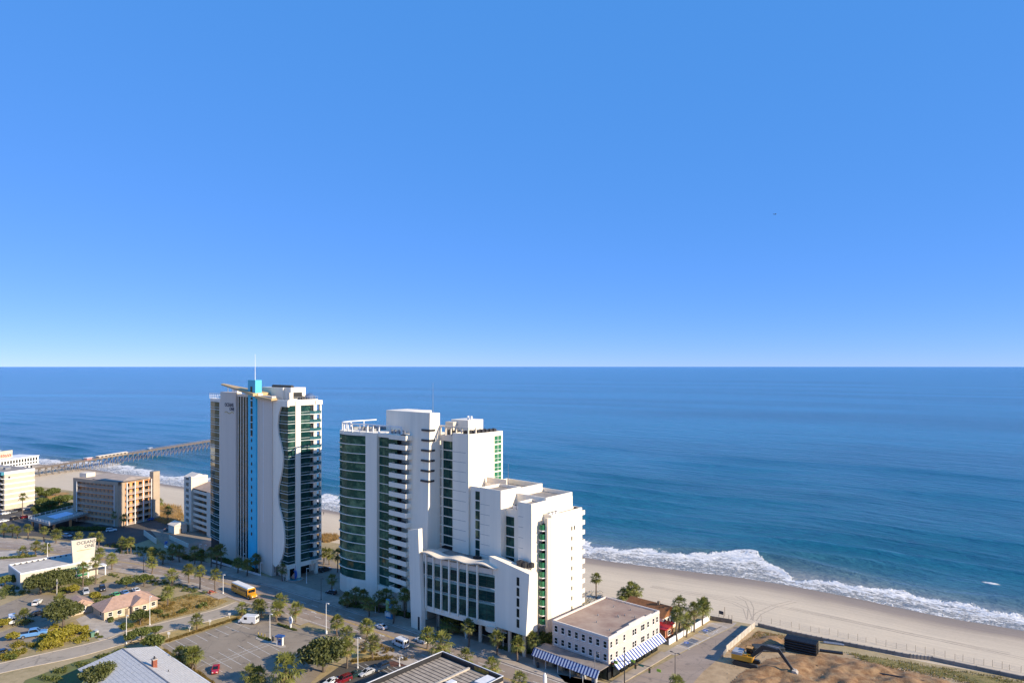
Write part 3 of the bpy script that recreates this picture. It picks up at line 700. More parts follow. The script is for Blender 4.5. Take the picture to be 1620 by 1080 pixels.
for k in (1, 2, 3): MB().box(x0+(x1-x0)*k/4-.05, x0+(x1-x0)*k/4+.05, y0-.06, y0, 23.6, 57.4).build('mullion', MATS['mullion_green'], RS)
GROOVE = mat('shadow_joint', (0.30, 0.29, 0.28), .9, .05)
x0, y0 = fr.p(vg0, 152); x1, _ = fr.p(vb1, 152)
gm = boxmesh('score_line', GROOVE, x0+.2, x1-1.2, y0-.012, y0+.01, -.06, .06); repeat('score_line', gm, RS, [26.6+k*3.1 for k in range(10)])
# lit end of B1: five corner windows
wu0, wu1 = 164.0, 167.3
for k in range(5):
    z = 44.6+k*2.98; o = RB('window', GBRIGHT, vb1-.04, vb1+.1, wu0, wu1, z, z+2.5)
    mb = MB(); fr.box(mb, vb1-.1, vb1, (wu0+wu1)/2-.07, (wu0+wu1)/2+.07, z, z+2.5); fr.box(mb, vb1-.1, vb1, wu0, wu1, z+1.0, z+1.12); mb.build('window_frame', WPAINT, o)
roofring(fr, RS, vb1, vg0, 152, 168, 59.6, .9)
mb = MB()
for v_, u_ in ((166.8, 152.6), (164.5, 152.6), (162, 152.6), (159.5, 152.6), (157, 152.6), (154, 152.6), (154, 156)):
    fr.box(mb, v_-.2, v_+.2, u_-.2, u_+.2, 59.5, 62.2)
fr.box(mb, 153.8, 167.0, 152.4, 152.9, 62.2, 62.6); fr.box(mb, 153.8, 154.3, 152.9, 157, 62.2, 62.6); mb.build('pergola_frame', CREAM, RS)
RB('penthouse', WHITE, 158.5, 166.5, 157, 164, 59.5, 64.3); RB('penthouse', CREAM, 163.5, 167.2, 155, 157.6, 59.5, 63.6)
rooftop_units(fr, RS, [(155.5, 154.5+k*1.9, 60.0, 1.5, 1.3, 1.2) for k in range(7)]+[(157.5, 155+k*2.2, 60, 1.3, 1.3, 1.1) for k in range(5)]+[(161.5, 154.5, 59.6, 2, 2, 1.4), (164, 154.2, 59.6, 1.2, 1.2, 1.5)], DARK)
for k in range(2): x, y = fr.p(160+k*1.5, 160); MB().lathe([(.35, 0), (.35, 1.2)], 8, (x, y, 64.3)).build('vent', WPAINT, RS)
# B2
RB('wall', WHITE, 137.7, 153.1, 152.6, 170, 0, 42.9); roofring(fr, RS, 137.8, 153, 159.2, 169.9, 42.9, 1.6, .4)
b2a = v_at(759, 150)
RB('wall', WHITE, 137.6, b2a, 150, 159, 0, 44.0); roofring(fr, RS, 137.6, b2a, 150, 159, 44.0, .9, .3)
RB('parapet', WHITE, b2a, 153, 152.5, 153.2, 42.9, 44.2); RB('roof_box', CREAM, 144, 152.5, 159.5, 160, 43, 46.2)
x0, y0 = fr.p(v_at(758, 152.5), 152.5); x1 = x0+2.0
x0 -= 1.6; x1 = x0+1.9
pm = boxmesh('pane', GTEAL, x0, x1, y0-.03, y0+.2, .15, 2.75); repeat('window', pm, RS, [21.8+k*3.05 for k in range(7)])
sl = boxmesh('slab_edge', WPAINT, x0, x1, y0-.09, y0+.1, -.12, .12); repeat('sill', sl, RS, [21.8+k*3.05 for k in range(8)])
x0, y0 = fr.p(b2a, 150); x1, _ = fr.p(137.6, 150)
gm = boxmesh('score_line', GROOVE, x0+.1, x0+4.2, y0-.012, y0+.01, -.05, .05); repeat('score_line', gm, RS, [24.6+k*3.05 for k in range(6)])
x, y = fr.p(140, 156); MB().tube((x, y, 44.8), (x, y, 52), .08, 5, .04).build('mast', STEEL, RS)
# notch, B3, B4
vn0, vn1 = 131.2, 137.7
RB('wall', WHITE, vn0, vn1, 152.4, 157.2, 0, 38.9); roofring(fr, RS, vn0+.1, vn1-.15, 152.4, 157, 38.9, .5, .25)
x0, y0 = fr.p(v_at(799.5, 152.4), 152.4); x1, _ = fr.p(v_at(813.5, 152.4), 152.4)
pm = boxmesh('pane', GTEAL, x0, x1, y0-.04, y0+.2, .15, 2.8); repeat('window', pm, RS, [22+k*3.05 for k in range(5)])
sl = boxmesh('slab_edge', WPAINT, x0-.05, x1+.05, y0-.12, y0+.1, -.13, .13); repeat('sill', sl, RS, [22+k*3.05 for k in range(6)])
RB('window_jamb', CREAM, v_at(799, 152.4)+.05, v_at(799, 152.4)+1.6, 152.0, 152.5, 8, 38.5)
for q in range(2): MB().box(x0+(x1-x0)*(q+1)/3-.04, x0+(x1-x0)*(q+1)/3+.04, y0-.07, y0-.03, 22.1, 37.1).build('mullion', MATS['mullion_green'], RS)
RB('wall', WHITE, 126, vn1, 157, 170.1, 0, 42.0); roofring(fr, RS, 126.05, vn1-.05, 157.1, 170.05, 42.0, 1.2, .35)
RB('wall', WHITE, 126.1, vn0, 150.5, 157.4, 0, 41.6); roofring(fr, RS, 126.1, vn0, 150.5, 157.0, 41.6, .8, .3)
x0, y0 = fr.p(vn0, 150.5)
gm = boxmesh('score_line', GROOVE, x0+.1, x0+2.0, y0-.012, y0+.01, -.05, .05); repeat('score_line', gm, RS, [26+k*3.05 for k in range(5)])
RB('wall', WHITE, 123, 128, 155.8, 171, 0, 38.0); roofring(fr, RS, 123.02, 126.0, 155.9, 170.95, 38.0, .7, .3)
RB('roof', ROOFG, 123.4, 125.9, 156.3, 170.6, 38.02, 38.1)
RB('corner_column', CREAM, 123, 123.8, 154.0, 155.9, 0, 38.0)
RB('niche_wall', GTEAL, 123.8, 126.1, 155.4, 155.9, 8, 36)
for k in range(11):
    z = 7.2+k*2.72
    mb = MB(); pts = [fr.p(126.0, 153.9), fr.p(125.2, 153.2), fr.p(124.3, 153.3), fr.p(123.75, 154.2)]
    me = band_mesh('balcony_glass', pts, .06, .15, 1.75, GBRIGHT); o = link('balcony', me, RS); o.location = (0, 0, z)
    mb.prism([fr.p(126.05, 155.7), fr.p(126.05, 153.8), fr.p(125.2, 153.05), fr.p(124.3, 153.15), fr.p(123.7, 154.1), fr.p(123.85, 155.7)], -.15, .15); s_ = mb.build('balcony_slab', WPAINT, o)
for k in range(9):
    z = 8.6+k*3.0
    for du in ((0,) if k < 8 else (0, 1.3)):
        o = RB('window', BLACK, 122.97, 123.1, 165.4+du, 166.0+du, z, z+1.2)
mb = MB()
L_ = 6.5; bme = balcony_mesh('balcony', WHITE, L_, 1.7, 1.1)
o_ = fr.p(123.15, 172.7)
for k in range(10):
    o = link('balcony', bme, RS); o.location = (o_[0], o_[1], 9.5+k*3.0); o.rotation_euler = (0, 0, math.pi)
rooftop_units(fr, RS, [(135.8-k*1.6, 154.6, 38.95, 1.2, 1.2, 1.1) for k in range(4)]+[(124.8, 157+k*1.6, 38.1, 1.1, 1.1, .9) for k in range(3)], WPAINT)
RB('sea_wall_inner', mat('parapet_shade_tone', (0.10, 0.09, 0.08), .8, .1), 123.4, 125.7, 170.3, 170.6, 38.1, 38.65)  # dark strip paints the shade on the seaward parapet's inner face
# podium with ribbed glass front
PL = Vector((162.3, 141.0)); PR = Vector((135.3, 145.0))
body = [fr.p(162.3, 141.5), fr.p(149, 142.6), fr.p(135.3, 145.5), fr.p(135.3, 152.4), fr.p(167, 152.4)]
MB().prism(body, 7.2, 22.4).build('podium_wall', GREYW, RS)
MB().prism([fr.p(163, 141), fr.p(149, 142.2), fr.p(135.0, 144.9), fr.p(135.0, 146), fr.p(163, 142.6)], 6.0, 7.6).build('podium_soffit', WHITE, RS)
def fac(t, o_=0.0):   # along the podium front, gentle bow
    v_ = PL.x+(PR.x-PL.x)*t; u_ = PL.y+(PR.y-PL.y)*t-1.0*math.sin(math.pi*t)*0.6-o_
    return fr.p(v_, u_)
cols = [0.0, .06, .175, .295, .41, .535, .66, .79, 1.0]
for r, (za, zb) in enumerate(((7.8, 12.4), (13.3, 16.3), (17.4, 20.6))):
    for i in range(len(cols)-1):
        a = fac(cols[i]+.005); b = fac(cols[i+1]-.005)
        o = link('window', band_mesh('pane', [a, b], .12, za, zb, GTEAL), RS)
        d = Vector((b[0]-a[0], b[1]-a[1], 0)).normalized()*.0
        for q in (1, 2, 3):
            if q < 3:
                z = za+(zb-za)*q/3; me = band_mesh('glazing_bar', [fac(cols[i]+.006, .06), fac(cols[i+1]-.006, .06)], .05, z-.04, z+.04, MATS['mullion_green']); link('glazing_bar', me, o)
        t_ = (cols[i]+cols[i+1])/2; me = band_mesh('glazing_bar', [fac(t_-.002, .06), fac(t_+.002, .06)], .05, za, zb, MATS['mullion_green']); link('glazing_bar', me, o)
        link('spandrel', band_mesh('spandrel', [fac(cols[i]+.005, .05), fac(cols[i+1]-.005, .05)], .2, zb, zb+.55, mat('pale_glass_spandrel', (0.22, 0.34, 0.32), .25, .1, 1)), RS)
for i in range(1, len(cols)-1):
    a = fac(cols[i]-.008, .55); b = fac(cols[i]+.008, .55)
    link('rib', band_mesh('rib', [a, b], .7, 7.0, 23.6, WHITE), RS)
link('frieze', band_mesh('frieze', [fac(.02, .1), fac(.35, .1), fac(.65, .1), fac(.97, .1)], .3, 21.4, 22.9, GREYW), RS)
# rippling canopy roof
mb = MB(); rings = []
for k in range(41):
    t = -.09+1.13*k/40; z = 23.9+.36*math.sin(t*math.pi*5.2)+.15*math.cos(t*9); a = fac(t, 1.3); b = fac(t, -2.6)
    rings.append([(*a, z-.1), (*b, z), (*b, z+.4), (*a, z+.2)])
mb.loft(rings).build('canopy_roof', CREAM, RS, False)
RB('roof', ROOFG, 136, 162, 146, 152.3, 22.4, 22.5)
rooftop_units(fr, RS, [(146, 148.6, 22.5, 2.2, 1.4, 1.6), (129, 149, 24.3, 1.6, 1.6, 1.6), (127.6, 149.3, 24.2, 1.4, 1.4, 1.5), (126, 150.4, 24.2, 1.2, 1.2, 1.3)], DARK)
# left blade
bl0, bl1 = v_at(648, 140), v_at(664, 140)
MB().vprism([(160-bl0, z_at(648, 838, 140)), (160-bl1, z_at(664, 836, 140)), (160-v_at(664, 140)+.5, 22), (160-v_at(669, 140), 7), (160-v_at(669, 140), .0), (160-v_at(653, 140), .0)], 'y', 139.4-145, 141.0-145).build('blade_wall', WHITE, RS)
RB('door', BLACK, v_at(661, 139.3), v_at(663.5, 139.3), 139.3, 139.41, .1, 4.2)
# right sloping wall block
q = [(137.6, 26.5), (122.2, 24.2), (123.5, 6.7), (136.8, 6.5)]
fv = [(160-v_, 0.0, z) for v_, z in q]; bk = [(160-max(v_, 123.4), 5.0, z-(1.0 if i < 2 else 0)) for i, (v_, z) in enumerate(q)]
MB().add(fv+bk, [(0, 1, 2, 3), (4, 7, 6, 5), (0, 4, 5, 1), (1, 5, 6, 2), (2, 6, 7, 3), (3, 7, 4, 0)]).build('sloped_wall', WHITE, RS)
xs_ = 160-v_at(819.5, 145)
for k in range(5):
    z = 8.4+k*2.95; o = MB().box(xs_-.5, xs_+.5, -.03, .1, z, z+2.35).build('window', GDARK, RS); MB().box(xs_-.03, xs_+.03, -.06, -.03, z, z+2.35).build('mullion', MATS['mullion_green'], o)
# recessed dark ground floor with columns
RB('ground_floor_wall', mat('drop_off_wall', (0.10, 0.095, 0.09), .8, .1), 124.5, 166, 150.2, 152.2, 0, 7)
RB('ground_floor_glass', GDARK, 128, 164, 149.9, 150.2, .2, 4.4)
for v_ in (160.5, 154.5, 148, 142, 136.5, 131, 125.5):
    x, y = fr.p(v_, 145.8 if v_ > 140 else 146.6); MB().lathe([(.55, 0), (.55, 6.7)], 10, (x, y, 0)).build('column', CREAM, RS)
x, y = fr.p(146, 144.9); MB().lathe([(3.4, 4.6), (3.4, 6.3)], 16, (x+9, y+2.6, 0)).build('round_canopy', CREAM, RS)

# ---------------------------------------------------------------- tower with wavy wall and azure fin
fo = Fr(265, 138)
OT = thing('wave_tower', 'grey and teal glass hotel tower with wavy wall and azure blue fin', 'tower', fo.loc(), GRID)
def OB(name, m, v0, v1, u0, u1, z0, z1): return fo.B(name, m, OT, v0, v1, u0, u1, z0, z1)
U = 138.0
vD = v_at(455, U)
vs_ = lambda x, u=U: v_at(x, u)
def u_on_v(x, v):
    k = (x-810)/F; Z = v/(UX-UY*k); return Z*(UY+UX*k)
vL = vs_(351.5)
OB('core_wall', BLACK, vD+.5, vL, 138.6, 150.5, 6.1, 66.8); OB('core_wall', GREYW, vD+5, vL+6, 140, 151, 0, 7)
roofz = 68.9
OB('roof_slab', WHITE, vD, vL, 138.2, 151.2, 66.8, 68.3); roofring(fo, OT, vD, vL, 138.2, 151.2, 68.3, .7, .3)
# street-facing wave wall
wave = [(444.4,643),(440.4,656),(439,671),(440,686),(443.7,701),(446.9,717),(447.4,727),(446.7,738),(444.4,752),(440.7,768),(439.4,783),(440.7,799),(444.4,814),(447.8,829),(449.3,844),(449.6,858),(448,873),(445,884),(440,893),(436,897)]
wp = [(265-vs_(455, 137.6), z_at(455, 634, 137.6)), (265-vs_(430, 137.6), z_at(430, 634, 137.6)), (265-vs_(428.6, 137.6), 0.0), (265-vs_(431.5, 137.6), 0.0), (265-vs_(431.5, 137.6), 5.0)]
wl = [(265-vs_(x, 137.6), z_at(x, y, 137.6)) for x, y in wave]
poly_w = [wp[1], wp[2], wp[3], (wp[3][0], 4.6)]+wl[::-1]+[(265-vs_(455, 137.6), wl[0][1]), wp[0]]
MB().vprism(poly_w, 'y', -.4, .35).build('wave_wall', WHITE, OT)
OFH = 3.36; ozs = [6.1+k*OFH for k in range(18)]
ul = [fo.p(vs_(437, 138.2), 138.2), fo.p(vD+.05, 138.2), fo.p(vD+.05, 141.2)]
pm = band_mesh('pane', ul, .15, .15, OFH-.12, GTEAL); repeat('window_band', pm, OT, ozs)
ol = [fo.p(vs_(437, 138.1), 138.1), fo.p(vD-.07, 138.1), fo.p(vD-.07, 141.2)]
THIN = mat('pale_slab_line', (0.55, 0.60, 0.58), .6, .05)
sm = band_mesh('slab_edge', ol, .2, -.10, .12, THIN); sm2 = band_mesh('rail_line', ol, .2, .95, 1.08, THIN)
repeat('slab_edge', sm, OT, ozs[1:]); repeat('rail_line', sm2, OT, ozs)
# seaward flank
c0, c1 = 141.2, 143.4     # column
OB('flank_column', WHITE, vD-.35, vD+1, c0, c1, 4.4, 68.6)
OB('flank_column', WHITE, vD-.35, vD+.6, c0, c1, 0, 4.4)
l2 = [fo.p(vD+.05, c1), fo.p(vD+.05, 147.6)]
pm = band_mesh('pane', l2, .15, .15, OFH-.12, GTEAL); repeat('window_band', pm, OT, ozs)
sm = band_mesh('slab_edge', [fo.p(vD-.07, c1), fo.p(vD-.07, 147.6)], .2, -.10, .12, THIN); repeat('slab_edge', sm, OT, ozs[1:])
sm2 = band_mesh('rail_line', [fo.p(vD-.07, c1), fo.p(vD-.07, 147.6)], .2, .95, 1.08, THIN); repeat('rail_line', sm2, OT, ozs)
# curved sea balconies
bc = [fo.p(vD-.1, 147.5), fo.p(vD-.75, 149.0), fo.p(vD-.75, 151.2), fo.p(vD-.1, 152.6), fo.p(vD+1.2, 153.1), fo.p(vD+8, 153.1)]
bg_ = band_mesh('balcony_glass', bc, .06, .1, 1.25, mat('balcony_glass_blue', (0.03, 0.12, 0.14), .1, .1)); 
bs = MB().prism(bc+[fo.p(vD+8, 150.6), fo.p(vD+.4, 147.5)], -.2, .1).mesh('balcony_slab', WPAINT)
for z in ozs:
    o = link('balcony', bg_, OT); o.location = (0, 0, z); link('balcony_slab', bs, o)
    MB().box(265-vD-.3, 265-vD+.02, 9.7, 10.0, z+.1, z+OFH-.2).build('glass_door', GTEAL, o).location = (0, 0, -z)
OB('balcony_pier', WHITE, vD-.2, vD+.6, 149.2, 150.6, 4.4, 67)
OB('balcony_fin', WHITE, vD+.1, vD+1.0, 152.2, 152.9, 5, 68.4)
OB('roof_slab', WHITE, vD-.5, vD+8, 150.0, 153.0, 66.9, 68.5)
# soffit beam and pillars
MB().prism([fo.p(vs_(441, 137.7), 137.7), fo.p(vD-.2, 137.7), fo.p(vD-.2, 148), fo.p(vD+2, 153), fo.p(vD+9, 153), fo.p(vD+9, 141)], 4.4, 6.1).build('soffit', WHITE, OT)
for v_, u_ in ((vD+.9, 138.6), (vD+.8, 150.8), (vD+6, 152)): OB('pillar', WHITE, v_-.6, v_+.6, u_-.5, u_+.5, 0, 4.4)
OB('lobby_glass', GDARK, vD+4.4, vD+5, 141, 150, .1, 4.4); OB('kiosk_window', BLACK, vs_(431), vs_(433.5), 138.34, 138.45, 1.2, 4.0)
# plain stucco wall, pale edge strip, azure fin
OB('stucco_wall', GREYW, vs_(430.2, 137.2), vs_(409, 137.2), 137.2, 139, 0, 70.2)
OB('wall_joint', WPAINT, vs_(416.8, 137.18), vs_(416.2, 137.18), 137.15, 137.21, 20, 69.5)
OB('edge_strip', LAV, vs_(409, 137.1), vs_(405, 137.1), 137.0, 139, 0, 71)
bv0, bv1 = vs_(405, 136.4), vs_(392.5, 136.4)
OB('azure_fin', BLUE, bv0, bv1, 136.4, 139.5, 0, z_at(397, 628, 136.4))
zt = z_at(398, 601, 136.4)
OB('azure_fin_top', mat('sunlit_azure', (0.08, 0.50, 0.66), .5, .05), bv0+.4, bv1, 136.3, u_on_v(414, bv0+.4), z_at(397, 628, 136.4), zt)  # lighter cyan than the fin below: sunlight put into the colour
bvm = (bv0+bv1)/2+.3
for k in range(7):
    za = z_at(397, 612+k*11.5, 136.3)-2.2; OB('slot_window', GDARK, bvm-.75, bvm+.75, 136.22 if za > 69 else 136.33, 136.5, za, za+2.45)
    OB('slot_sill', WPAINT, bvm-.8, bvm+.8, 136.15 if za > 69 else 136.28, 136.4, za-.25, za)
for k in range(14):
    z = z_at(397, 684+k*12.3, 136.3); x, y = fo.p(bvm, 136.33)
    mb = MB(); mb.vprism([(x+.5*math.cos(t*math.pi/6), z+.75*math.sin(t*math.pi/6)) for t in range(12)], 'y', y, y+.2); mb.build('porthole', BLACK, OT)
x, y = fo.p(bvm+.2, 138); MB().tube((x, y, zt-.1), (x, y, zt+10.5), .14, 6, .05).build('spire', WPAINT, OT)
# striped glazing
sv0, sv1 = vs_(391.8, 137.6), vs_(374.3, 137.6)
OB('stripe_glass', GDARK, sv0, sv1, 138.0, 138.6, 3, z_at(382, 627, 138)); OB('stripe_header', LAV, sv0, sv1, 137.85, 139, z_at(382, 627, 138), 70.4)
for x in (376.8, 380.8, 384.8, 389.2): OB('stripe_fin', LAV, vs_(x+.4, 137.9), vs_(x-.5, 137.9), 137.88, 138.1, 2, z_at(382, 626, 138))
# sign wall
zsg = z_at(360, 620, 137.2)
OB('sign_wall', GREYW, sv1, vL, 137.2, 139.5, 0, zsg)
OB('sign_wall_edge', LAV, vL, vL+.7, 137.1, 140, 0, 67.6)
def text(body, size, m, name='lettering', ext=.06):
    cu = bpy.data.curves.new(name, 'FONT'); cu.body = body; cu.size = size; cu.extrude = ext; cu.align_x = 'LEFT'; cu.resolution_u = 2
    ob = bpy.data.objects.new('tmp_text', cu); C.objects.link(ob); dg = bpy.context.evaluated_depsgraph_get()
    me = bpy.data.meshes.new_from_object(ob.evaluated_get(dg)); bpy.data.objects.remove(ob); me.materials.clear(); me.materials.append(m); return me
def place_text(body, size, m, par, x, y, z, rz=0, tilt=math.pi/2, sx=1.0):
    o = link('lettering', text(body, size, m), par); o.location = (x, y, z); o.rotation_euler = (tilt, 0, rz); o.scale = (sx, 1, 1); return o
NAVY = mat('navy_letter', (0.01, 0.03, 0.07), .5, .05)
yt = fo.p(0, 137.1)[1]
def fit_text(body, xa, xb, ya, yb):      # lettering between two photo columns of the sign wall
    x0 = fo.p(vs_(xa, 137.1), 0)[0]; x1 = fo.p(vs_(xb, 137.1), 0)[0]; xm = (xa+xb)/2; z0 = z_at(xm, yb, 137.1); z1 = z_at(xm, ya, 137.1)
    o = link('lettering', text(body, (z1-z0)/.72, NAVY, 'lettering', .04), OT); wd = max(v.co.x for v in o.data.vertices); o.location = (x0, yt, z0); o.rotation_euler = (math.pi/2, 0, 0); o.scale = ((x1-x0)/wd, 1, 1)
fit_text('OCEANS', 355.3, 369.2, 637, 643); fit_text('ONE', 362.8, 370.6, 644, 649.5)
xt = fo.p(vs_(355.5, 137.1), 0)[0]
GOLD = mat('gold_letter', (0.5, 0.36, 0.08), .5, .05)
mb = MB(); rings = []
for k in range(25):
    t = k/24; x = xt+(fo.p(vs_(369.5, 137.1), 0)[0]-xt)*t; z = z_at(362, 652.5, 137.1)+.35*math.sin(t*9.4); rings.append([(x, yt-.05, z-.14), (x, yt+.02, z-.14), (x, yt+.02, z+.14), (x, yt-.05, z+.14)])
mb.loft(rings).build('gold_wave', GOLD, OT)
# far left glazed bay
lg = [fo.p(vs_(333, 139.4), 139.4), fo.p(vs_(340, 138.4), 138.4), fo.p(vs_(347, 138.1), 138.1), fo.p(vL+.5, 138.2)]
MB().prism([(p[0], p[1]+.3) for p in lg]+[fo.p(vL+.5, 150), fo.p(vs_(333, 139.4), 150)], 0, 66.3).build('core_wall', BLACK, OT)
MB().prism([(p[0], p[1]-.12) for p in lg]+[fo.p(vL+.5, 150.2), fo.p(vs_(333, 139.4)+.2, 150.2)], 66.3, 67.6).build('parapet', LAV, OT)
pm = band_mesh('pane', lg, .15, .15, OFH-.12, GTEAL); sm = band_mesh('slab_edge', [(p[0], p[1]-.1) for p in lg], .2, -.10, .12, THIN); sm2 = band_mesh('rail_line', [(p[0], p[1]-.1) for p in lg], .2, .95, 1.08, THIN)
repeat('window_band', pm, OT, [5.8+k*OFH for k in range(18)]); repeat('slab_edge', sm, OT, [5.8+k*OFH for k in range(18)]); repeat('rail_line', sm2, OT, [5.8+k*OFH for k in range(18)])
mb = MB()
for i in range(8):
    a = fo.p(vL+1+i*1.9, 139.2); mb.tube((*a, 67.5), (*a, 69.9), .12, 4)
mb.tube((*fo.p(vL+1, 139.2), 69.9), (*fo.p(vL+15, 139.4), 69.9), .14, 4); mb.tube((*fo.p(vL+1, 139.2), 68.7), (*fo.p(vL+15, 139.4), 68.7), .08, 4); mb.build('roof_railing', WPAINT, OT)
# slanting tan canopy blade
wl0 = (vs_(346, 134), z_at(346, 607, 134)); wl1 = (vs_(404, 136), z_at(404, 622, 136)); wl2 = (vs_(434, 137), z_at(434, 631, 137))
def blade(a, b, w0, w1, ua):
    mb = MB(); rings = []
    for k in range(9):
        t = k/8; v_ = a[0]+(b[0]-a[0])*t; z = a[1]+(b[1]-a[1])*t; w = w0+(w1-w0)*t; x, y = fo.p(v_, ua)
        th = .4+.11*w; rings.append([(x, y, z-th), (x, y+w, z-th*.6), (x, y+w, z+.15), (x, y, z-.02)])
    return mb.loft(rings)
blade(wl0, wl1, 1.2, 7.0, 135).build('canopy_blade', TAN, OT); blade((bv0-.4, wl1[1]-.9), wl2, 6.0, 2.4, 135.8).build('canopy_blade', TAN, OT)
x, y = fo.p(vs_(358, 137.5), 138.2); MB().tube((x, y, zsg), (x, y, zsg+3.4), .15, 5).build('canopy_strut', STEEL, OT)
# penthouse, plant and dome
OB('penthouse', WHITE, vs_(476, 143.5)+12, vs_(416, 143.5), 142.8, 150.4, 68.4, 73.4)
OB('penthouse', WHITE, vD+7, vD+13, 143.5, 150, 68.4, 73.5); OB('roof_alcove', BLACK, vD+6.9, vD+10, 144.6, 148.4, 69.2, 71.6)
OB('lift_box', CREAM, vD+3.8, vD+5.2, 141, 142.2, 68.9, 71.6)
rooftop_units(fo, OT, [(vD+9+k*1.7, 145, 73.4, 1.2, 1.2, .9) for k in range(9)]+[(vD+2+k*1.4, 146+k*.7, 69, 1.1, 1.1, 1.0) for k in range(5)], DARK)
rooftop_units(fo, OT, [(vs_(372, 142), 142, 70, 2.0, 2, 2.6), (vs_(377, 142), 142, 70, 2.0, 2, 2.6)], WPAINT)
x, y = fo.p(vD+2.6, 149.2); MB().lathe([(2.3, 0), (2.2, .7), (1.8, 1.4), (1.1, 2.0), (.3, 2.3)], 16, (x, y, 69)).build('dome', mat('dome_blue', (0.08, 0.14, 0.26), .5, .1), OT, True)
mb = MB()
for k in range(12): a = fo.p(vD+.1, 139+k*1.1); mb.tube((*a, 69), (*a, 70.1), .06, 4)
mb.tube((*fo.p(vD+.1, 139), 70.1), (*fo.p(vD+.1, 151.1), 70.1), .06, 4); mb.build('roof_railing', STEEL, OT)
# ---------------------------------------------------------------- beige corner building with striped awnings
def stripe_mat(name, c1, c2, period, axis):
    m, nt, b = node_mat(name); L = nt.links.new
    tc = N(nt, 'ShaderNodeTexCoord'); sp = N(nt, 'ShaderNodeSeparateXYZ'); L(tc.outputs['Object'], sp.inputs[0])
    mm = N(nt, 'ShaderNodeMath', operation='MULTIPLY'); L(sp.outputs[axis], mm.inputs[0]); mm.inputs[1].default_value = 1/period
    fc = N(nt, 'ShaderNodeMath', operation='FRACT'); L(mm.outputs[0], fc.inputs[0]); gt = N(nt, 'ShaderNodeMath', operation='GREATER_THAN'); L(fc.outputs[0], gt.inputs[0]); gt.inputs[1].default_value = .5
    mx = N(nt, 'ShaderNodeMix', data_type='RGBA'); mx.inputs['A'].default_value = (*c1, 1); mx.inputs['B'].default_value = (*c2, 1); L(gt.outputs[0], mx.inputs['Factor'])
    L(mx.outputs['Result'], b.inputs['Base Color']); b.inputs['Roughness'].default_value = .85; return m
BEIGE = mat('beige_render', (0.60, 0.50, 0.43), 0.85, 0.06, 0.4); BEIGEW = mat('beige_trim', (0.68, 0.60, 0.52), 0.8, 0.05, 0.4)
BROOF = mat('stained_flat_roof', (0.36, 0.28, 0.22), 0.95, 0.15, 0.16, 0.1, 4, col2=(0.22, 0.14, 0.11))
bo = uv(99.2, 149.7)
BG = thing('corner_building', 'three storey beige building with flat roof and blue striped awnings', 'building', bo, GRID)
W_, D_ = 18.6, 26.3
MB().box(-W_, 0, .0, D_, 4.4, 10.9).build('wall', BEIGE, BG); MB().box(-W_+.6, -.5, .5, D_-.4, 0, 4.4).build('shop_interior', BLACK, BG)
MB().box(-W_+.35, -.35, .35, D_-.35, 10.9, 10.96).build('roof', BROOF, BG)
mb = MB(); mb.box(-W_, 0, 0, .35, 10.9, 11.4).box(-W_, 0, D_-.35, D_, 10.9, 11.4).box(-W_, -W_+.35, .35, D_-.35, 10.9, 11.4)
for a, b, z in ((.35, 4, 11.4), (4, 10, 11.7), (10, 18, 12.1), (18, 22, 11.7), (22, D_-.35, 11.4)): mb.box(-.35, 0, a, b, 10.9, z)
mb.build('parapet', BEIGEW, BG)
for z in (7.3, 7.75): MB().box(-W_-.1, .1, -.1, .0, z, z+.14).build('string_course', BEIGEW, BG); MB().box(0, .1, 0, D_, z, z+.14).build('string_course', BEIGEW, BG)
MB().box(-W_-.15, .15, -.15, 0, 10.8, 11.0).build('cornice', BEIGEW, BG); MB().box(0, .15, 0, D_, 10.7, 10.9).build('cornice', BEIGEW, BG)
def window(par, x, z, w, h, face, y=0.0, fm=None, gm=None):
    fm = fm or WPAINT; gm = gm or GDARK
    if face == 'f':
        o = MB().box(x-w/2-.12, x+w/2+.12, y-.06, y+.05, z-.12, z+h+.12).build('window', fm, par); MB().box(x-w/2, x+w/2, y-.09, y-.03, z, z+h).build('pane', gm, o)
        MB().box(x-w/2, x+w/2, y-.12, y-.05, z+h*.48, z+h*.53).build('glazing_bar', fm, o); MB().box(x-w/2-.2, x+w/2+.2, y-.2, y, z-.22, z-.1).build('sill', fm, o)
    else:
        o = MB().box(y-.05, y+.06, x-w/2-.12, x+w/2+.12, z-.12, z+h+.12).build('window', fm, par); MB().box(y+.03, y+.09, x-w/2, x+w/2, z, z+h).build('pane', gm, o)
        MB().box(y+.05, y+.12, x-w/2, x+w/2, z+h*.48, z+h*.53).build('glazing_bar', fm, o); MB().box(y, y+.2, x-w/2-.2, x+w/2+.2, z-.22, z-.1).build('sill', fm, o)
    return o
for k in range(8):
    x = -W_+1.3+k*(W_-2.4)/7
    for z in (5.2, 8.5): window(BG, x, z, .95, 1.6, 'f')
for y in (1.1, 3.7, 7.4, 12.0, 13.1, 16.4, 17.4, 19.8, 22.8, 24.8):
    for z in (5.2, 8.5): window(BG, y, z, .85, 1.5, 's')
AWN = stripe_mat('blue_striped_awning', (0.72, 0.72, 0.72), (0.03, 0.06, 0.2), .95, 0); AWN2 = stripe_mat('side_striped_awning', (0.72, 0.72, 0.72), (0.05, 0.09, 0.28), 1.3, 1)
MB().box(-W_-2.6, .3, -4.6, -.02, 4.15, 4.35).build('canopy_roof', mat('canopy_felt', (0.26, 0.22, 0.19), .95, .15, .4), BG)
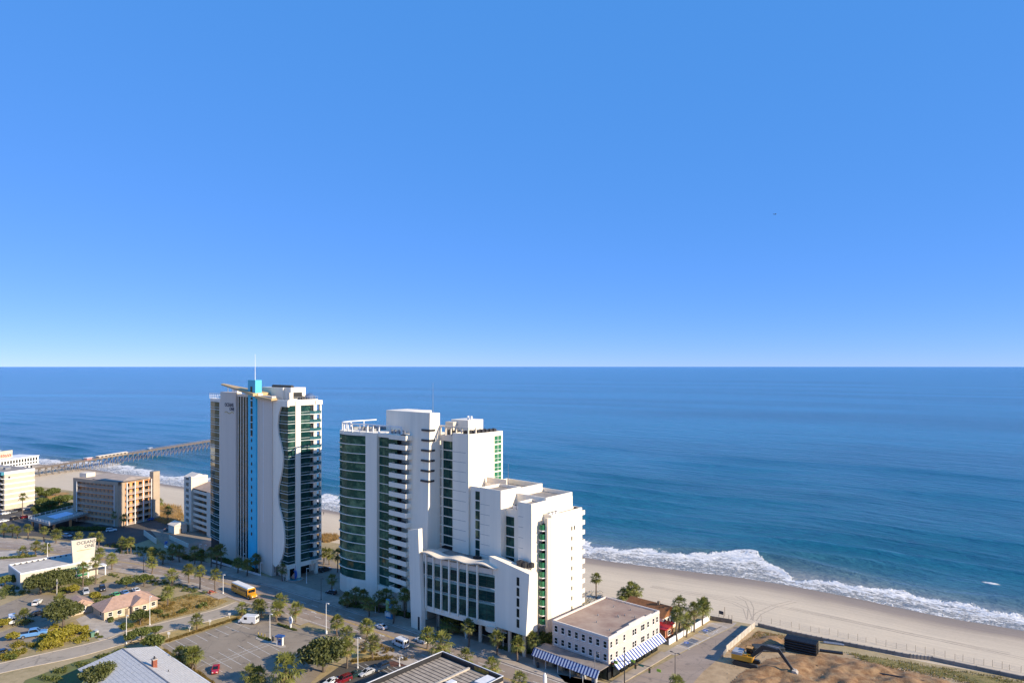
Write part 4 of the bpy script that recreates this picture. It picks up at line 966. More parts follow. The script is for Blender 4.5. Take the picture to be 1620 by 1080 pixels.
MB().add([(-W_-2.8, -4.5, 4.4), (.3, -4.5, 4.4), (.3, -5.9, 2.7), (-W_-2.8, -5.9, 2.7), (-W_-2.8, -4.5, 4.3), (.3, -4.5, 4.3), (.3, -5.85, 2.6), (-W_-2.8, -5.85, 2.6)], [(0, 1, 2, 3), (4, 7, 6, 5), (0, 3, 7, 4), (1, 5, 6, 2), (3, 2, 6, 7), (0, 4, 5, 1)]).build('awning', AWN, BG)
MB().add([(.1, 1, 5.0), (.1, D_, 5.0), (2.3, D_, 3.3), (2.3, 1, 3.3), (.1, 1, 4.9), (.1, D_, 4.9), (2.25, D_, 3.2), (2.25, 1, 3.2)], [(0, 1, 2, 3), (4, 7, 6, 5), (0, 3, 7, 4), (1, 5, 6, 2), (3, 2, 6, 7), (0, 4, 5, 1)]).build('awning', AWN2, BG)
for k in range(5):
    x = -W_+2+k*3.6; MB().box(x-1.5, x+1.5, -.2, -.05, .3, 3.4).build('shop_window', GDARK, BG)
    MB().box(x-.9, x+.5, -3.4, -2.6, .13, 1.6).build('display_rack', mat('rack%d' % k, random.choice([(0.4, 0.12, 0.1), (0.1, 0.25, 0.4), (0.5, 0.35, 0.2), (0.4, 0.4, 0.38)]), .8, .2, 3), BG)
for k in range(6): MB().box(.0, .06, 2+k*4, 5.2+k*4, .3, 2.9).build('shop_window', GDARK, BG)
for k in range(6): x = -W_-2.2+k*4.1; MB().tube((x, -5.4, 0), (x, -5.4, 3.0), .07, 6).build('canopy_post', WPAINT, BG)
for k in range(9):
    x, y = -random.uniform(2, 16), random.uniform(3, 23); MB().lathe([(.16, 0), (.16, .5)], 7, (x, y, 10.95)).build('roof_vent', STEEL, BG)
# brown-roofed house and red kiosk by the beach
def hiproof(mb, x0, x1, y0, y1, z0, z1, hip0, hip1, axis='x'):
    if axis == 'x':
        ym = (y0+y1)/2; vs = [(x0, y0, z0), (x1, y0, z0), (x1, y1, z0), (x0, y1, z0), (x0+hip0, ym, z1), (x1-hip1, ym, z1)]
        fs = [(0, 1, 5, 4), (1, 2, 5), (2, 3, 4, 5), (3, 0, 4), (0, 3, 2, 1)]
    else:
        xm = (x0+x1)/2; vs = [(x0, y0, z0), (x1, y0, z0), (x1, y1, z0), (x0, y1, z0), (xm, y0+hip0, z1), (xm, y1-hip1, z1)]
        fs = [(0, 1, 4), (1, 2, 5, 4), (2, 3, 5), (3, 0, 4, 5), (0, 3, 2, 1)]
    return mb.add(vs, fs)
BRN = mat('brown_shingle', (0.26, 0.11, 0.04), .9, .15, 1.2, .4, 6)
h = thing('beach_house', 'brown-roofed beach house with white gable behind the beige building', 'house', uv(104.4, 187.3), GRID)
MB().box(-14, 0, 0, 8.8, 0, 4.8).build('wall', WHITE, h); hiproof(MB(), -14.5, .5, -.5, 9.3, 4.8, 7.4, 0.2, 0.2).build('roof', BRN, h)
for k in range(4): window(h, 1.3+k*2.0, 1.6, 1.2, 2.4, 's')
MB().box(-4, -3.3, 3.6, 4.3, 6.9, 8.2).build('chimney', BROWNW, h)
h = thing('kiosk', 'small kiosk with bright red roof beside the beige building', 'kiosk', uv(101.5, 183.5), GRID)
MB().box(-5, 0, 0, 5, 0, 2.9).build('wall', mat('terracotta', (0.42, 0.16, 0.08), .85, .1), h); MB().add([(-5.4, -.4, 2.9), (.4, -.4, 2.9), (.4, 5.4, 3.6), (-5.4, 5.4, 3.6), (-5.4, -.4, 3.1), (.4, -.4, 3.1), (.4, 5.4, 3.8), (-5.4, 5.4, 3.8)], [(0, 3, 2, 1), (4, 5, 6, 7), (0, 1, 5, 4), (1, 2, 6, 5), (2, 3, 7, 6), (3, 0, 4, 7)]).build('roof', REDP, h)
window(h, 2.4, 1.0, 1.6, 1.2, 's'); MB().box(-3.4, -2.4, -.05, .05, .05, 2.2).build('door', BROWNW, h)
# walls and fences
def wall_run(name, label, A, B, hgt, th, m, n=0, cat='wall', pm=None):
    d = B-A; L_ = Vector((d.x, d.y, 0)).length; o = thing(name, label, cat, (A.x, A.y, 0), math.atan2(d.y, d.x))
    k = max(1, n)
    for i in range(k): MB().box(L_*i/k+.05, L_*(i+1)/k-.05, -th/2, th/2, 0, hgt).build('panel', m, o)
    for i in range(k+1): MB().box(L_*i/k-.1, L_*i/k+.1, -th/2-.05, th/2+.05, 0, hgt+.12).build('post', pm or m, o)
    return o
wall_run('garden_wall', 'white boundary wall beside the beach parking bays', uv(98.9, 181), uv(98.7, 207), 1.7, .2, WPAINT, 9)
wall_run('site_hoarding', 'white panel hoarding between beach street and building site', G(1149, 1031), G(1194, 992), 1.9, .1, mat('dusty_hoarding', (0.50, 0.45, 0.38), .8, .15, .6), 8, 'fence')
wall_run('hoarding_return', 'short grey hoarding stub at the landward end of the site fence', G(1141, 1042), G(1149, 1031), 1.2, .1, STEEL, 3, 'fence')
wall_run('dune_fence', 'weathered wooden slat fence at the end of the beach parking bays', G(1122, 980), G(1158, 986), 1.3, .08, BROWNW, 24, 'fence')
for i, (a, b) in enumerate((((1200, 990), (1252, 1003)), ((1252, 1003), (1300, 1013)), ((1300, 1013), (1440, 1040)), ((1440, 1040), (1475, 1044)), ((1475, 1044), (1700, 1092)))):
    wall_run('sea_wall', ['grey retaining wall beside the hoarding corner', 'grey retaining wall beyond the black pipe stack', 'long grey retaining wall between sand and building site', 'kinked grey retaining wall section with a rubble gap', 'grey retaining wall running out of frame at right'][i], G(*a), G(*b), 1.0, .5, mat('grey_block', (0.22, 0.20, 0.18), .9, .15, .5), 6 if i != 2 else 12)
# silt fence posts on the sand
sf = thing('silt_fence', 'sparse wire and post sand fence along the edge of the beach', 'fence', G(1205, 985), 0)
o0 = G(1205, 985); prev = None
for k in range(30):
    t = k/29; p = G(1205+t*440, 982+t*86)-o0; p += Vector((random.uniform(-.4, .4), random.uniform(-.4, .4), 0)); hh = random.uniform(1.3, 2.0)
    MB().tube(p-Vector((0, 0, .5)), p+Vector((random.uniform(-.1, .1), 0, hh)), .05, 5).build('post', BROWNW, sf)
    if prev is not None and k % 4 != 0:
        mb = MB()
        for zz in (.3, .7, 1.1): mb.tube(prev+Vector((0, 0, zz)), p+Vector((0, 0, zz)), .018, 4)
        mb.build('wire', STEEL, sf)
    prev = p
# ---------------------------------------------------------------- foreground flat-roofed building
f2 = Fr(119, 119)
FB = thing('flat_roof_building', 'flat ribbed roof with black parapet in the foreground', 'building', f2.loc(), GRID)
f2.B('wall', mat('tan_wall', (0.40, 0.32, 0.24), .85, .1), FB, 108.4, 129.5, 70, 119, 0, 7.9)
PANEL = mat('roof_panel_tan', (0.40, 0.33, 0.25), .9, .15, .6)
for k in range(34):
    u0 = 117.9-k*1.3
    f2.B('roof_panel', PANEL, FB, 119.0, 128.9, u0-1.0, u0, 7.9, 8.05); f2.B('roof_panel', PANEL, FB, 108.9, 118.4, u0-1.0, u0, 7.9, 8.04)
    f2.B('roof_seam', mat('dark_seam', (0.06, 0.045, 0.035), .9, .1), FB, 109, 128.9, u0-1.3, u0-1.0, 7.9, 7.97)
f2.B('ridge_curb', mat('pale_curb', (0.5, 0.44, 0.36), .85, .12), FB, 118.4, 119, 72, 118, 7.9, 8.4)
BLKP = mat('black_parapet', (0.022, 0.022, 0.024), .6, .2)
for a, b, c, d in ((108.4, 129.5, 118.4, 119), (129.0, 129.5, 70, 118.4), (108.4, 108.9, 70, 118.4)): f2.B('parapet', BLKP, FB, a, b, c, d, 7.9, 9.0)
for a, b, c, d in ((108.3, 129.6, 118.85, 119.1), (129.3, 129.6, 70, 118.85), (108.3, 108.6, 70, 118.85)): f2.B('coping', WPAINT, FB, a, b, c, d, 9.0, 9.08)
f2.B('sign_panel', mat('amber_panel', (0.40, 0.25, 0.02), .6, .3, 1.5, col2=(0.03, 0.025, 0.02)), FB, 112.6, 117.3, 118.3, 118.39, 8.1, 8.95)
f2.B('rooftop_unit', WPAINT, FB, 109.2, 112.2, 113.2, 117.6, 8.0, 8.7); f2.B('rooftop_unit', WPAINT, FB, 114.8, 116.4, 108, 110, 8.0, 9.0)
# ---------------------------------------------------------------- grey shingled house, foreground left
SHIN = mat('grey_shingle', (0.60, 0.57, 0.52), .9, .1, 1.5, .5, 7)
GH = thing('shingled_house', 'large grey shingle roof with red brick chimney in the lower left', 'house', uv(185, 67.3), GRID)
MB().box(-16.4, 16.4, -8.6, 8.6, 0, 3.4).build('wall', CREAM, GH)
hiproof(MB(), -17.2, 17.2, -9.6, 9.6, 3.4, 6.7, 3.4, .2).build('roof', SHIN, GH)
for k in range(12):
    for s in (-1, 1):
        y = s*(9.3-k*.78); z = 3.4+(9.6-abs(y))/9.6*3.3
        MB().box(-17.1+(9.6-abs(y))/9.6*3.3, 17.15, y-.03, y+.03, z, z+.035).build('shingle_course', SHIN, GH)
MB().box(-13.9, 17.2, -.15, .15, 6.66, 6.78).build('ridge_cap', mat('ridge_dark', (0.2, 0.2, 0.21), .9, .1), GH)
MB().box(16.9, 17.3, -9.8, 9.8, 3.1, 3.4).build('fascia', WPAINT, GH); MB().box(-17.4, 17.3, 9.55, 9.85, 3.2, 3.45).build('gutter', WPAINT, GH)
o = MB().box(2.4, 3.5, 1.2, 2.2, 5.6, 8.0).build('chimney', mat('red_brick', (0.30, 0.09, 0.05), .9, .2, 3), GH); MB().box(2.3, 3.6, 1.1, 2.3, 8.0, 8.2).build('cap', CONC, o); MB().lathe([(.22, 0), (.18, .6)], 7, (2.95, 1.7, 8.2)).build('flue', DARK, o)
for x in (7, -3): MB().lathe([(.1, 0), (.1, .6)], 6, (x, 3.5, 5.4)).build('vent_pipe', DARK, GH)
# ---------------------------------------------------------------- tan house and its outbuilding
TILE = mat('tan_tile', (0.44, 0.29, 0.22), .9, .12, .8, .5, 6); TWALL = mat('cream_house_wall', (0.58, 0.47, 0.34), .85, .08, .5)
TH = thing('tan_house', 'single storey cream house with pinkish tan tiled roof and gable dormers', 'house', uv(244.5, 77.3), GRID)
MB().box(-10, 0, 0, 16.4, 0, 2.9).build('wall', TWALL, TH); hiproof(MB(), -10.7, .7, -.8, 17.2, 2.9, 5.6, 5.0, 4.5, 'y').build('roof', TILE, TH)
hiproof(MB(), -6, 2.0, 7.5, 13.5, 2.95, 5.2, 3.5, .15).build('porch_roof', TILE, TH); MB().box(.01, 1.6, 8, 13, 0, 2.9).build('porch_wall', TWALL, TH)
for y in (1.8, 4.6): window(TH, y, 1.0, 1.1, 1.2, 's')
for y in (9.2, 11.6): window(TH, y, 1.0, 1.1, 1.2, 's', 1.6)
window(TH, 15, 1.0, 1.1, 1.2, 's'); window(TH, -3, 1, 1.1, 1.2, 'f'); MB().box(.0, .07, 6.2, 7.2, .05, 2.2).build('door', BROWNW, TH)
for k in range(9):
    y = 0+k*2; 
for k in range(8):
    x = .55-k*.62; z = 2.93+k*.305; MB().box(x-.03, x+.03, -.6+k*.5, 17.0-k*.5, z, z+.05).build('tile_course', TILE, TH)
SD = thing('garden_outbuilding', 'small tan-roofed outbuilding with white window beside the tan house', 'shed', uv(256.8, 71.5), GRID)
MB().box(-6, 0, 0, 6.2, 0, 3.0).build('wall', TWALL, SD); hiproof(MB(), -6.5, .5, -.5, 6.7, 3.0, 4.9, .2, .2, 'x').build('roof', TILE, SD)
hiproof(MB(), -2.6, 1.1, 2.2, 5.0, 3.0, 4.3, .2, .1, 'x').build('dormer_roof', TILE, SD); window(SD, 3.5, .9, 1.0, 1.5, 's'); MB().box(-3.6, -2.6, -.06, .05, .05, 2.1).build('door', BROWNW, SD)
# ---------------------------------------------------------------- white sales office with sign wall
fs_ = Fr(301, 67.5)
SO = thing('sales_office', 'long low white office with tall flared white sign wall on its roof', 'building', fs_.loc(), GRID)
OFW = mat('office_white', (0.58, 0.53, 0.45), .8, .06, .4)
fs_.B('wall', OFW, SO, 301, 318, 67.5, 93, 0, 5.6); roofring(fs_, SO, 301, 318, 67.5, 93, 5.6, .5, .4, WPAINT, False)
fs_.B('roof', mat('pale_membrane', (0.52, 0.47, 0.40), .9, .1, .3), SO, 301.4, 317.6, 67.9, 92.6, 5.6, 5.66)
mb = MB(); mb.vprism([(17.2, 5.6), (24.4, 5.6), (25.2, 14.2), (16.6, 14.6)], 'x', -2.0, -.9); mb.build('sign_wall', OFW, SO)
fs_.B('buttress', WHITE, SO, 303, 312, 91.3, 92, 5.6, 8.5)
o = place_text('OCEANS', 1.7, NAVY, SO, -.86, 18.3, 12.7, math.pi/2); place_text('ONE', 1.7, NAVY, SO, -.86, 21.0, 11.1, math.pi/2)
MB().box(-.88, -.82, 18.4, 23.5, 10.3, 10.45).build('gold_line', GOLD, SO)
for k in range(4): fs_.B('green_window', GBRIGHT, SO, 300.9, 301.05, 81.5+k*2.1, 83.3+k*2.1, .6, 4.6)
for k in range(3): fs_.B('window_rail', WPAINT, SO, 300.85, 300.95, 81.4, 89.9, 1.5+k*1.3, 1.62+k*1.3)
fs_.B('canopy', WPAINT, SO, 297.5, 301, 88, 95, 3.6, 4.0); 
for u_ in (88.4, 94.4): fs_.B('canopy_post', WPAINT, SO, 297.6, 298, u_, u_+.4, 0, 3.6)
for k in range(5): fs_.B('window', GDARK, SO, 300.94, 301.05, 69+k*2.4, 70.4+k*2.4, 1.2, 2.8)
for k in range(12): fs_.B('roof_vent', DARK, SO, 316.4, 316.9, 69+k*1.9, 69.5+k*1.9, 5.66, 6.1)
# ---------------------------------------------------------------- orange motel
RZ = -math.radians(24)
ORG = mat('orange_stucco', (0.80, 0.36, 0.14), .85, .1, .4); TAUPE = mat('taupe_stucco', (0.44, 0.34, 0.24), .85, .08, .3); RAIL = mat('pale_rail', (0.64, 0.52, 0.41), .7, .1)
MO = thing('orange_motel', 'seven storey orange motel with railed galleries and taupe end piers', 'hotel', G(186.8, 833), RZ)
MB().box(-34, -.6, 1.7, 18.5, 0, 22).build('wall', ORG, MO); 
for x0, x1 in ((-35, -32.4), (-2.6, 0.0)): MB().box(x0, x1, -.1, 1.9, 0, 22.7).build('pier', TAUPE, MO)
MB().box(-35, 0, -.15, 1.8, 21.0, 22.75).build('top_band', TAUPE, MO)
MB().box(-2.5, .0, 1.9, 4, 0, 22.7).build('pier', TAUPE, MO)
gx = MB().box(-32.4, -2.6, 0, 1.7, -.15, .12).mesh('gallery_slab', RAIL)
gr = MB()
for zz in (.4, .75, 1.1): gr.box(-32.4, -2.6, 0, .06, zz, zz+.09)
for q in range(60): gr.box(-32.4+q*.5, -32.35+q*.5, 0, .06, .1, 1.1)
gr = gr.mesh('railing', RAIL)
gy = MB().box(-.6, 1.2, 4, 18.6, -.15, .12).mesh('gallery_slab', RAIL)
gs = MB()
for zz in (.4, .75, 1.1): gs.box(1.14, 1.2, 4, 18.6, zz, zz+.09)
for q in range(30): gs.box(1.14, 1.2, 4+q*.5, 4.05+q*.5, .1, 1.1)
gs = gs.mesh('railing', RAIL)
for k in range(7):
    z = 3.1*k+.2
    for me_, rr in ((gx, gr), (gy, gs)):
        o = link('gallery', me_, MO); o.location = (0, 0, z); link('railing', rr, o)
    for j in range(9):
        MB().box(-30.8+j*3.2, -29.8+j*3.2, 1.62, 1.72, z+.12, z+2.2).build('door', mat('peach_door', (0.62, 0.40, 0.24), .7, .1), MO); MB().box(-29.4+j*3.2, -28.2+j*3.2, 1.64, 1.72, z+.9, z+2.2).build('window', mat('curtained_window', (0.30, 0.25, 0.2), .4, .3, 1.5), MO)
    for j in range(4): MB().box(-.62, -.5, 4.8+j*3.6, 6.8+j*3.6, z+.15, z+2.4).build('glass_door', GDARK, MO)
for x in (-32.2, -2.8): MB().box(x-.2, x+.2, -.2, .1, 0, 21).build('white_post', WPAINT, MO)
for y in (4.0, 8.6, 13.4, 18.2): MB().box(1.1, 1.4, y-.2, y+.2, 0, 22).build('white_post', WPAINT, MO)
MB().box(-.6, 2.2, 18.6, 22.5, 0, 25.5).build('stair_tower', TAUPE, MO)
MB().prism([(-33, 2), (0, 2), (.6, 18), (-33, 18)], 22.0, 22.9).build('roof', mat('pale_roof', (0.42, 0.34, 0.27), .9, .12, .3), MO)
hiproof(MB(), -20, 1.5, .6, 17, 22.9, 24.3, 5, 4).build('hip_roof', MATS['pale_roof'], MO); MB().box(-20.2, 1.7, .4, .6, 22.75, 23.0).build('fascia', mat('slate_fascia', (0.08, 0.08, 0.11), .7, .1), MO)
MB().box(-34.5, -29, 3, 8, 22.9, 25).build('lift_house', CREAM, MO)
# ---------------------------------------------------------------- cream block at the left edge
CB = thing('cream_block', 'cream apartment block with white floor bands at the left edge', 'building', G(7, 807), RZ)
CRW = mat('cream_wall', (0.58, 0.50, 0.38), .85, .06, .3)
MB().box(-45, 0, 0, 16.5, 0, 20.6).build('wall', CRW, CB)
for k in range(7): MB().box(-.02, .06, -.04, 16.6, 2.6+k*2.95, 3.4+k*2.95).build('floor_band', WPAINT, CB)
MB().box(-45, .1, -.1, 16.6, 20.6, 21.8).build('parapet', WPAINT, CB); MB().box(-44.5, -.4, .4, 16.1, 21.8, 21.85).build('roof', ROOFG, CB); MB().box(.0, .08, 2, 3, 17.9, 18.9).build('window', BLACK, CB)
for k in range(7):
    z = 2.95*k+.2; o = MB().box(-45, -.3, -1.5, 0, z-.12, z+.12).build('balcony', WPAINT, CB); MB().box(-45, -.3, -1.5, -1.44, z+.3, z+1.15).build('railing', RAIL, o)
    for j in range(6): MB().box(-6.5-j*6, -1.5-j*6, -.06, .05, z+.2, z+2.4).build('glass_door', GDARK, CB)
MB().box(-45, .0, -1.7, -.1, 20.0, 21.6).build('teal_fascia', mat('teal_fascia', (0.05, 0.25, 0.32), .6, .1), CB)
rl = random.Random(3)
for k in range(6): MB().box(-10-k*5, -8-k*5, 5, 8, 21.85, 23+rl.random()).build('rooftop_unit', STEEL, CB)
# ---------------------------------------------------------------- stair-tower motel left of the wave tower
ST = thing('balcony_motel', 'cream motel with narrow stair tower and orange galleries beside the wave tower', 'hotel', G(296, 838), GRID)
MB().box(-3.6, -1.6, 0, 8, 0, 26.4).build('pier', CREAM, ST); MB().box(2.4, 5.2, -.2, 8, 0, 27.2).build('pier', CREAM, ST); MB().box(-1.6, 2.4, 2.2, 8, 0, 26.5).build('wall', TAUPE, ST)
hiproof(MB(), -3.8, 5.4, -.3, 8.2, 26.5, 28.4, .3, .3).build('roof', CREAM, ST)
bl_ = balcony_mesh('balcony', CREAM, 4.0, 2.2, 1.1)
for k in range(8): 
    o = link('balcony', bl_, ST); o.location = (-1.6, 0, 3.0+k*3.0); MB().box(-1.0, 1.4, 2.1, 2.25, 3.1+k*3.0, 5.3+k*3.0).build('glass_door', BLACK, ST)
MB().box(5.2, 26, 3.6, 14, 0, 21.5).build('wall', ORG, ST); MB().box(20, 26, .8, 3.6, 0, 21.6).build('pier', CREAM, ST); hiproof(MB(), 5, 26.5, .5, 14.5, 21.6, 24.4, 3, 3).build('roof', mat('tan_roof', (0.45, 0.33, 0.24), .9, .1), ST)
for k in range(7):
    z = 2.9*k+2.4; o = MB().box(5.2, 20, .8, 1.0, z-.3, z+1.1).build('gallery_parapet', CREAM, ST); MB().box(5.2, 20, 1.0, 3.6, z-.3, z-.1).build('gallery_slab', CREAM, o)
    for j in range(3): MB().box(7+j*4.5, 8.2+j*4.5, 3.5, 3.62, z, z+2).build('door', BROWNW, ST)
# ---------------------------------------------------------------- raised pool deck
pd0 = G(77.6, 838); PO = thing('pool_deck', 'raised concrete swimming pool deck in front of the orange motel', 'pool deck', pd0, 0)
pp = [G(45, 819.5, 5)-pd0, G(77.6, 828, 5)-pd0, G(144.8, 809, 5)-pd0, G(114, 802.7, 5)-pd0]
MB().prism([(p.x, p.y) for p in pp], 3.9, 5.0).build('deck', CONC, PO)
ctr = sum((p for p in pp), Vector())/4
ins = [ctr+(p-ctr)*.45 for p in pp]; MB().prism([(p.x, p.y) for p in ins], 5.0, 5.06).build('pool_water', mat('pool_water', (0.08, 0.30, 0.48), .08, .1), PO)
for i in range(4):
    a, b = pp[i], pp[(i+1) % 4]; n_ = max(3, int((b-a).length/3))
    for k in range(n_):
        q = a.lerp(b, k/n_); MB().box(q.x-.08, q.x+.08, q.y-.08, q.y+.08, 5, 6.2).build('rail_post', WPAINT, PO)
    mb = MB(); a_ = Vector((a.x, a.y, 6.15)); b_ = Vector((b.x, b.y, 6.15)); mb.tube(a_, b_, .07, 4); mb.tube(a_-Vector((0, 0, .5)), b_-Vector((0, 0, .5)), .05, 4); mb.build('railing', WPAINT, PO)
for i in range(4):
    for t in (.1, .5): q = pp[i].lerp(pp[(i+1) % 4], t); q = ctr+(q-ctr)*.93; MB().box(q.x-.4, q.x+.4, q.y-.4, q.y+.4, 0, 3.9).build('column', ORG, PO)
MB().box(ctr.x+8, ctr.x+11, ctr.y+6, ctr.y+8.4, 5, 7.6).build('pool_hut', ORG, PO)
# ramp walls
wall_run('ramp_wall', 'curved pale ramp wall left of the wave tower forecourt', G(228, 846), G(247, 860), 2.4, .3, CREAM, 3); wall_run('ramp_wall', 'straight pale ramp wall beside the tower shrubs', G(268, 852), G(298, 866), 1.8, .3, CREAM, 4)
wall_run('planter_wall', 'low white planter wall along the pavement of the wave tower', G(336, 888), G(412, 911), .8, .3, WPAINT, 8)
SH_ = thing('ramp_shed', 'small cream shed at the foot of the stair tower', 'shed', G(283, 842), GRID)
MB().box(-5, 2, -3, 3, 0, 4.0).build('wall', CREAM, SH_); hiproof(MB(), -5.4, 2.4, -3.4, 3.4, 4, 5.4, .3, .3).build('roof', CREAM, SH_); MB().box(1.97, 2.06, -.6, .6, .05, 2.2).build('door', BROWNW, SH_)
# ---------------------------------------------------------------- pier
P0 = G(45, 742, 5); P1 = G(332, 697, 5); pdv = (P1-P0).normalized(); P1 = P1+pdv*25
PI_ = thing('fishing_pier', 'long wooden fishing pier on tall piles running out to sea', 'pier', (P0.x, P0.y, 0), math.atan2(pdv.y, pdv.x))
LP = (P1-P0).length
for k in range(int(LP/2.0)):
    MB().box(k*2.0, k*2.0+1.94, -4.2, 4.2, 4.6+.05*(k % 3), 5.0).build('deck_plank', BROWNW, PI_)
pil = MB().tube((0, -3.9, -5), (0, -3.9, 4.6), .26, 6).mesh('pile', mat('pile_wood', (0.20, 0.18, 0.16), .9, .15)); pil2 = MB().tube((0, 3.9, -5), (0, 3.9, 4.6), .26, 6).mesh('pile', MATS['pile_wood'])
brc = MB().tube((0, -3.9, 4.2), (0, 3.9, -1), .12, 4).tube((0, -3.9, -1), (0, 3.9, 4.2), .12, 4).box(-.2, .2, -4.4, 4.4, 4.2, 4.6).mesh('brace', MATS['pile_wood'])
brs = MB().tube((0, -4.1, -1.2), (5.4, -4.1, 4.3), .14, 4).mesh('side_brace', BROWNW)
for k in range(int(LP/5.6)+1):
    for nm, me_ in (('pile', pil), ('pile', pil2), ('brace', brc), ('side_brace', brs)):
        o = link(nm, me_, PI_); o.location = (k*5.6+.5, 0, 0)
for s in (-1, 1):
    mb = MB()
    for zz in (5.5, 6.0): mb.box(0, LP, s*4.1-.05, s*4.1+.05, zz-.06, zz+.06)
    for k in range(int(LP/2.8)): mb.box(k*2.8-.06, k*2.8+.06, s*4.1-.06, s*4.1+.06, 5, 6.05)
    mb.build('railing', BROWNW, PI_)
t_ = thing('pier_shelter', 'long white roofed shelter on the fishing pier', 'shelter', (P0+pdv*62), math.atan2(pdv.y, pdv.x))
MB().box(0, 30, -1.6, 1.6, 0, 1.7).build('wall', CONC, t_); hiproof(MB(), -.5, 30.5, -2.2, 2.2, 1.7, 2.3, .5, .5).build('roof', CREAM, t_)
for k in range(7): MB().box(2+k*4, 4+k*4, -1.68, -1.6, .6, 1.5).build('hatch', DARK, t_)
t_ = thing('pier_stall', 'small pink and white stall on the landward end of the fishing pier', 'stall', (P0+pdv*50), math.atan2(pdv.y, pdv.x))
MB().box(0, 5, -1.5, 1.5, 0, 1.8).build('wall', mat('pink_paint', (0.5, 0.27, 0.27), .7, .1), t_); MB().box(-.4, 5.4, -2, 2, 1.8, 2.0).build('roof', WPAINT, t_)
t_ = thing('pier_bench_shelter', 'tiny white bench shelter halfway along the fishing pier', 'shelter', (P0+pdv*118), math.atan2(pdv.y, pdv.x))
MB().box(0, 3, -1, 1, 0, .5).build('bench', BROWNW, t_); MB().box(-.3, 3.3, -1.3, 1.3, 2.2, 2.4).build('roof', WPAINT, t_); MB().tube((1.5, 0, .5), (1.5, 0, 2.2), .12, 6).build('post', WPAINT, t_)
PH = thing('pier_house', 'white two storey pier house with red lettered roof sign', 'building', (P0.x, P0.y, 0), math.atan2(pdv.y, pdv.x))
MB().box(-52, -1, -4.5, 12, 5, 9).build('wall', WPAINT, PH); MB().box(-52, 3, -6, 12, 9.3, 15).build('wall', WPAINT, PH); MB().box(-52.3, 3.4, -6.4, 12.4, 15, 15.4).build('roof', WPAINT, PH); MB().box(-52, 3.5, -6.5, 12, 9, 9.3).build('deck', WPAINT, PH)
for k in range(15):
    MB().box(.6-k*2.2, 1.9-k*2.2, -6.06, -5.95, 12, 14.2).build('window', GDARK, PH); MB().box(.6-k*2.2, 1.9-k*2.2, -6.06, -5.95, 9.9, 11.2).build('window', GDARK, PH)
    MB().box(-2.4-k*3, -1-k*3, -4.56, -4.45, 6, 8.2).build('window', GDARK, PH)
for k in range(9): MB().box(-4-k*5.5, -3.4-k*5.5, -4, -3.4, -4, 5).build('pile', MATS['pile_wood'], PH)
SG = MB().box(-26, -10, 3.0, 3.4, 15.4, 20.5).build('sign_board', mat('cream_sign', (0.6, 0.55, 0.4), .7, .2, .8), PH)
rr = random.Random(5)
for k in range(9):
    x = -25+k*1.6; mb = MB(); z = 15.8+rr.random()*.4
    pts = [Vector((x+.6*math.sin(q*1.3)+q*.12, 2.85, z+.5*q)) for q in range(5)]
    for a, b in zip(pts, pts[1:]): mb.tube(a, b, .28, 5)
    mb.build('red_script_stroke', REDP, SG)
MB().lathe([(2.2, -.2), (2.2, .2)], 14).build('yellow_disc', mat('yellow_sign', (0.6, 0.55, 0.08), .6, .1), PH).location = (-31, 2.6, 17.6)
[o for o in kids(PH) if o.name.startswith('yellow_disc')][0].rotation_euler = (math.pi/2, 0, 0)
# ---------------------------------------------------------------- vegetation
def leaf_mat(name, c1, c2, scale=0.8, rough=.55, trans=0.25):
    m, nt, b = node_mat(name); L = nt.links.new
    geo = N(nt, 'ShaderNodeNewGeometry'); oi = N(nt, 'ShaderNodeObjectInfo')
    nz = N(nt, 'ShaderNodeTexNoise', i_Scale=scale, i_Detail=4.0); L(geo.outputs['Position'], nz.inputs['Vector'])
    ri = N(nt, 'ShaderNodeMath', operation='MULTIPLY_ADD'); L(geo.outputs['Random Per Island'], ri.inputs[0]); ri.inputs[1].default_value = .5
    mm = N(nt, 'ShaderNodeMath', operation='MULTIPLY'); L(nz.outputs['Fac'], mm.inputs[0]); mm.inputs[1].default_value = .7; L(mm.outputs[0], ri.inputs[2])
    mx = N(nt, 'ShaderNodeMix', data_type='RGBA'); mx.inputs['A'].default_value = (*c1, 1); mx.inputs['B'].default_value = (*c2, 1); L(ri.outputs[0], mx.inputs['Factor'])
    hs = N(nt, 'ShaderNodeHueSaturation'); r2 = N(nt, 'ShaderNodeMapRange'); r2.inputs['To Min'].default_value = .8; r2.inputs['To Max'].default_value = 1.2
    L(oi.outputs['Random'], r2.inputs['Value']); L(r2.outputs[0], hs.inputs['Value']); L(mx.outputs['Result'], hs.inputs['Color']); L(hs.outputs['Color'], b.inputs['Base Color'])
    b.inputs['Roughness'].default_value = rough
    tr = N(nt, 'ShaderNodeBsdfTranslucent'); L(hs.outputs['Color'], tr.inputs['Color']); ms = N(nt, 'ShaderNodeMixShader'); ms.inputs[0].default_value = trans
    L(b.outputs[0], ms.inputs[1]); L(tr.outputs[0], ms.inputs[2]); L(ms.outputs[0], nt.nodes['Material Output'].inputs[0]); return m
PALMG = leaf_mat('palm_leaf', (0.06, 0.085, 0.015), (0.24, 0.24, 0.05)); PALMB = leaf_mat('dead_palm_leaf', (0.20, 0.15, 0.04), (0.38, 0.27, 0.09))
OAKG = leaf_mat('oak_leaf', (0.045, 0.06, 0.015), (0.15, 0.16, 0.045), .5); BUSHY = leaf_mat('yellow_bush_leaf', (0.13, 0.13, 0.012), (0.36, 0.30, 0.035), .6)
BUSHG = leaf_mat('green_bush_leaf', (0.045, 0.07, 0.015), (0.16, 0.18, 0.035), .7); HEDG = leaf_mat('hedge_leaf', (0.10, 0.07, 0.02), (0.26, 0.18, 0.04), .8)
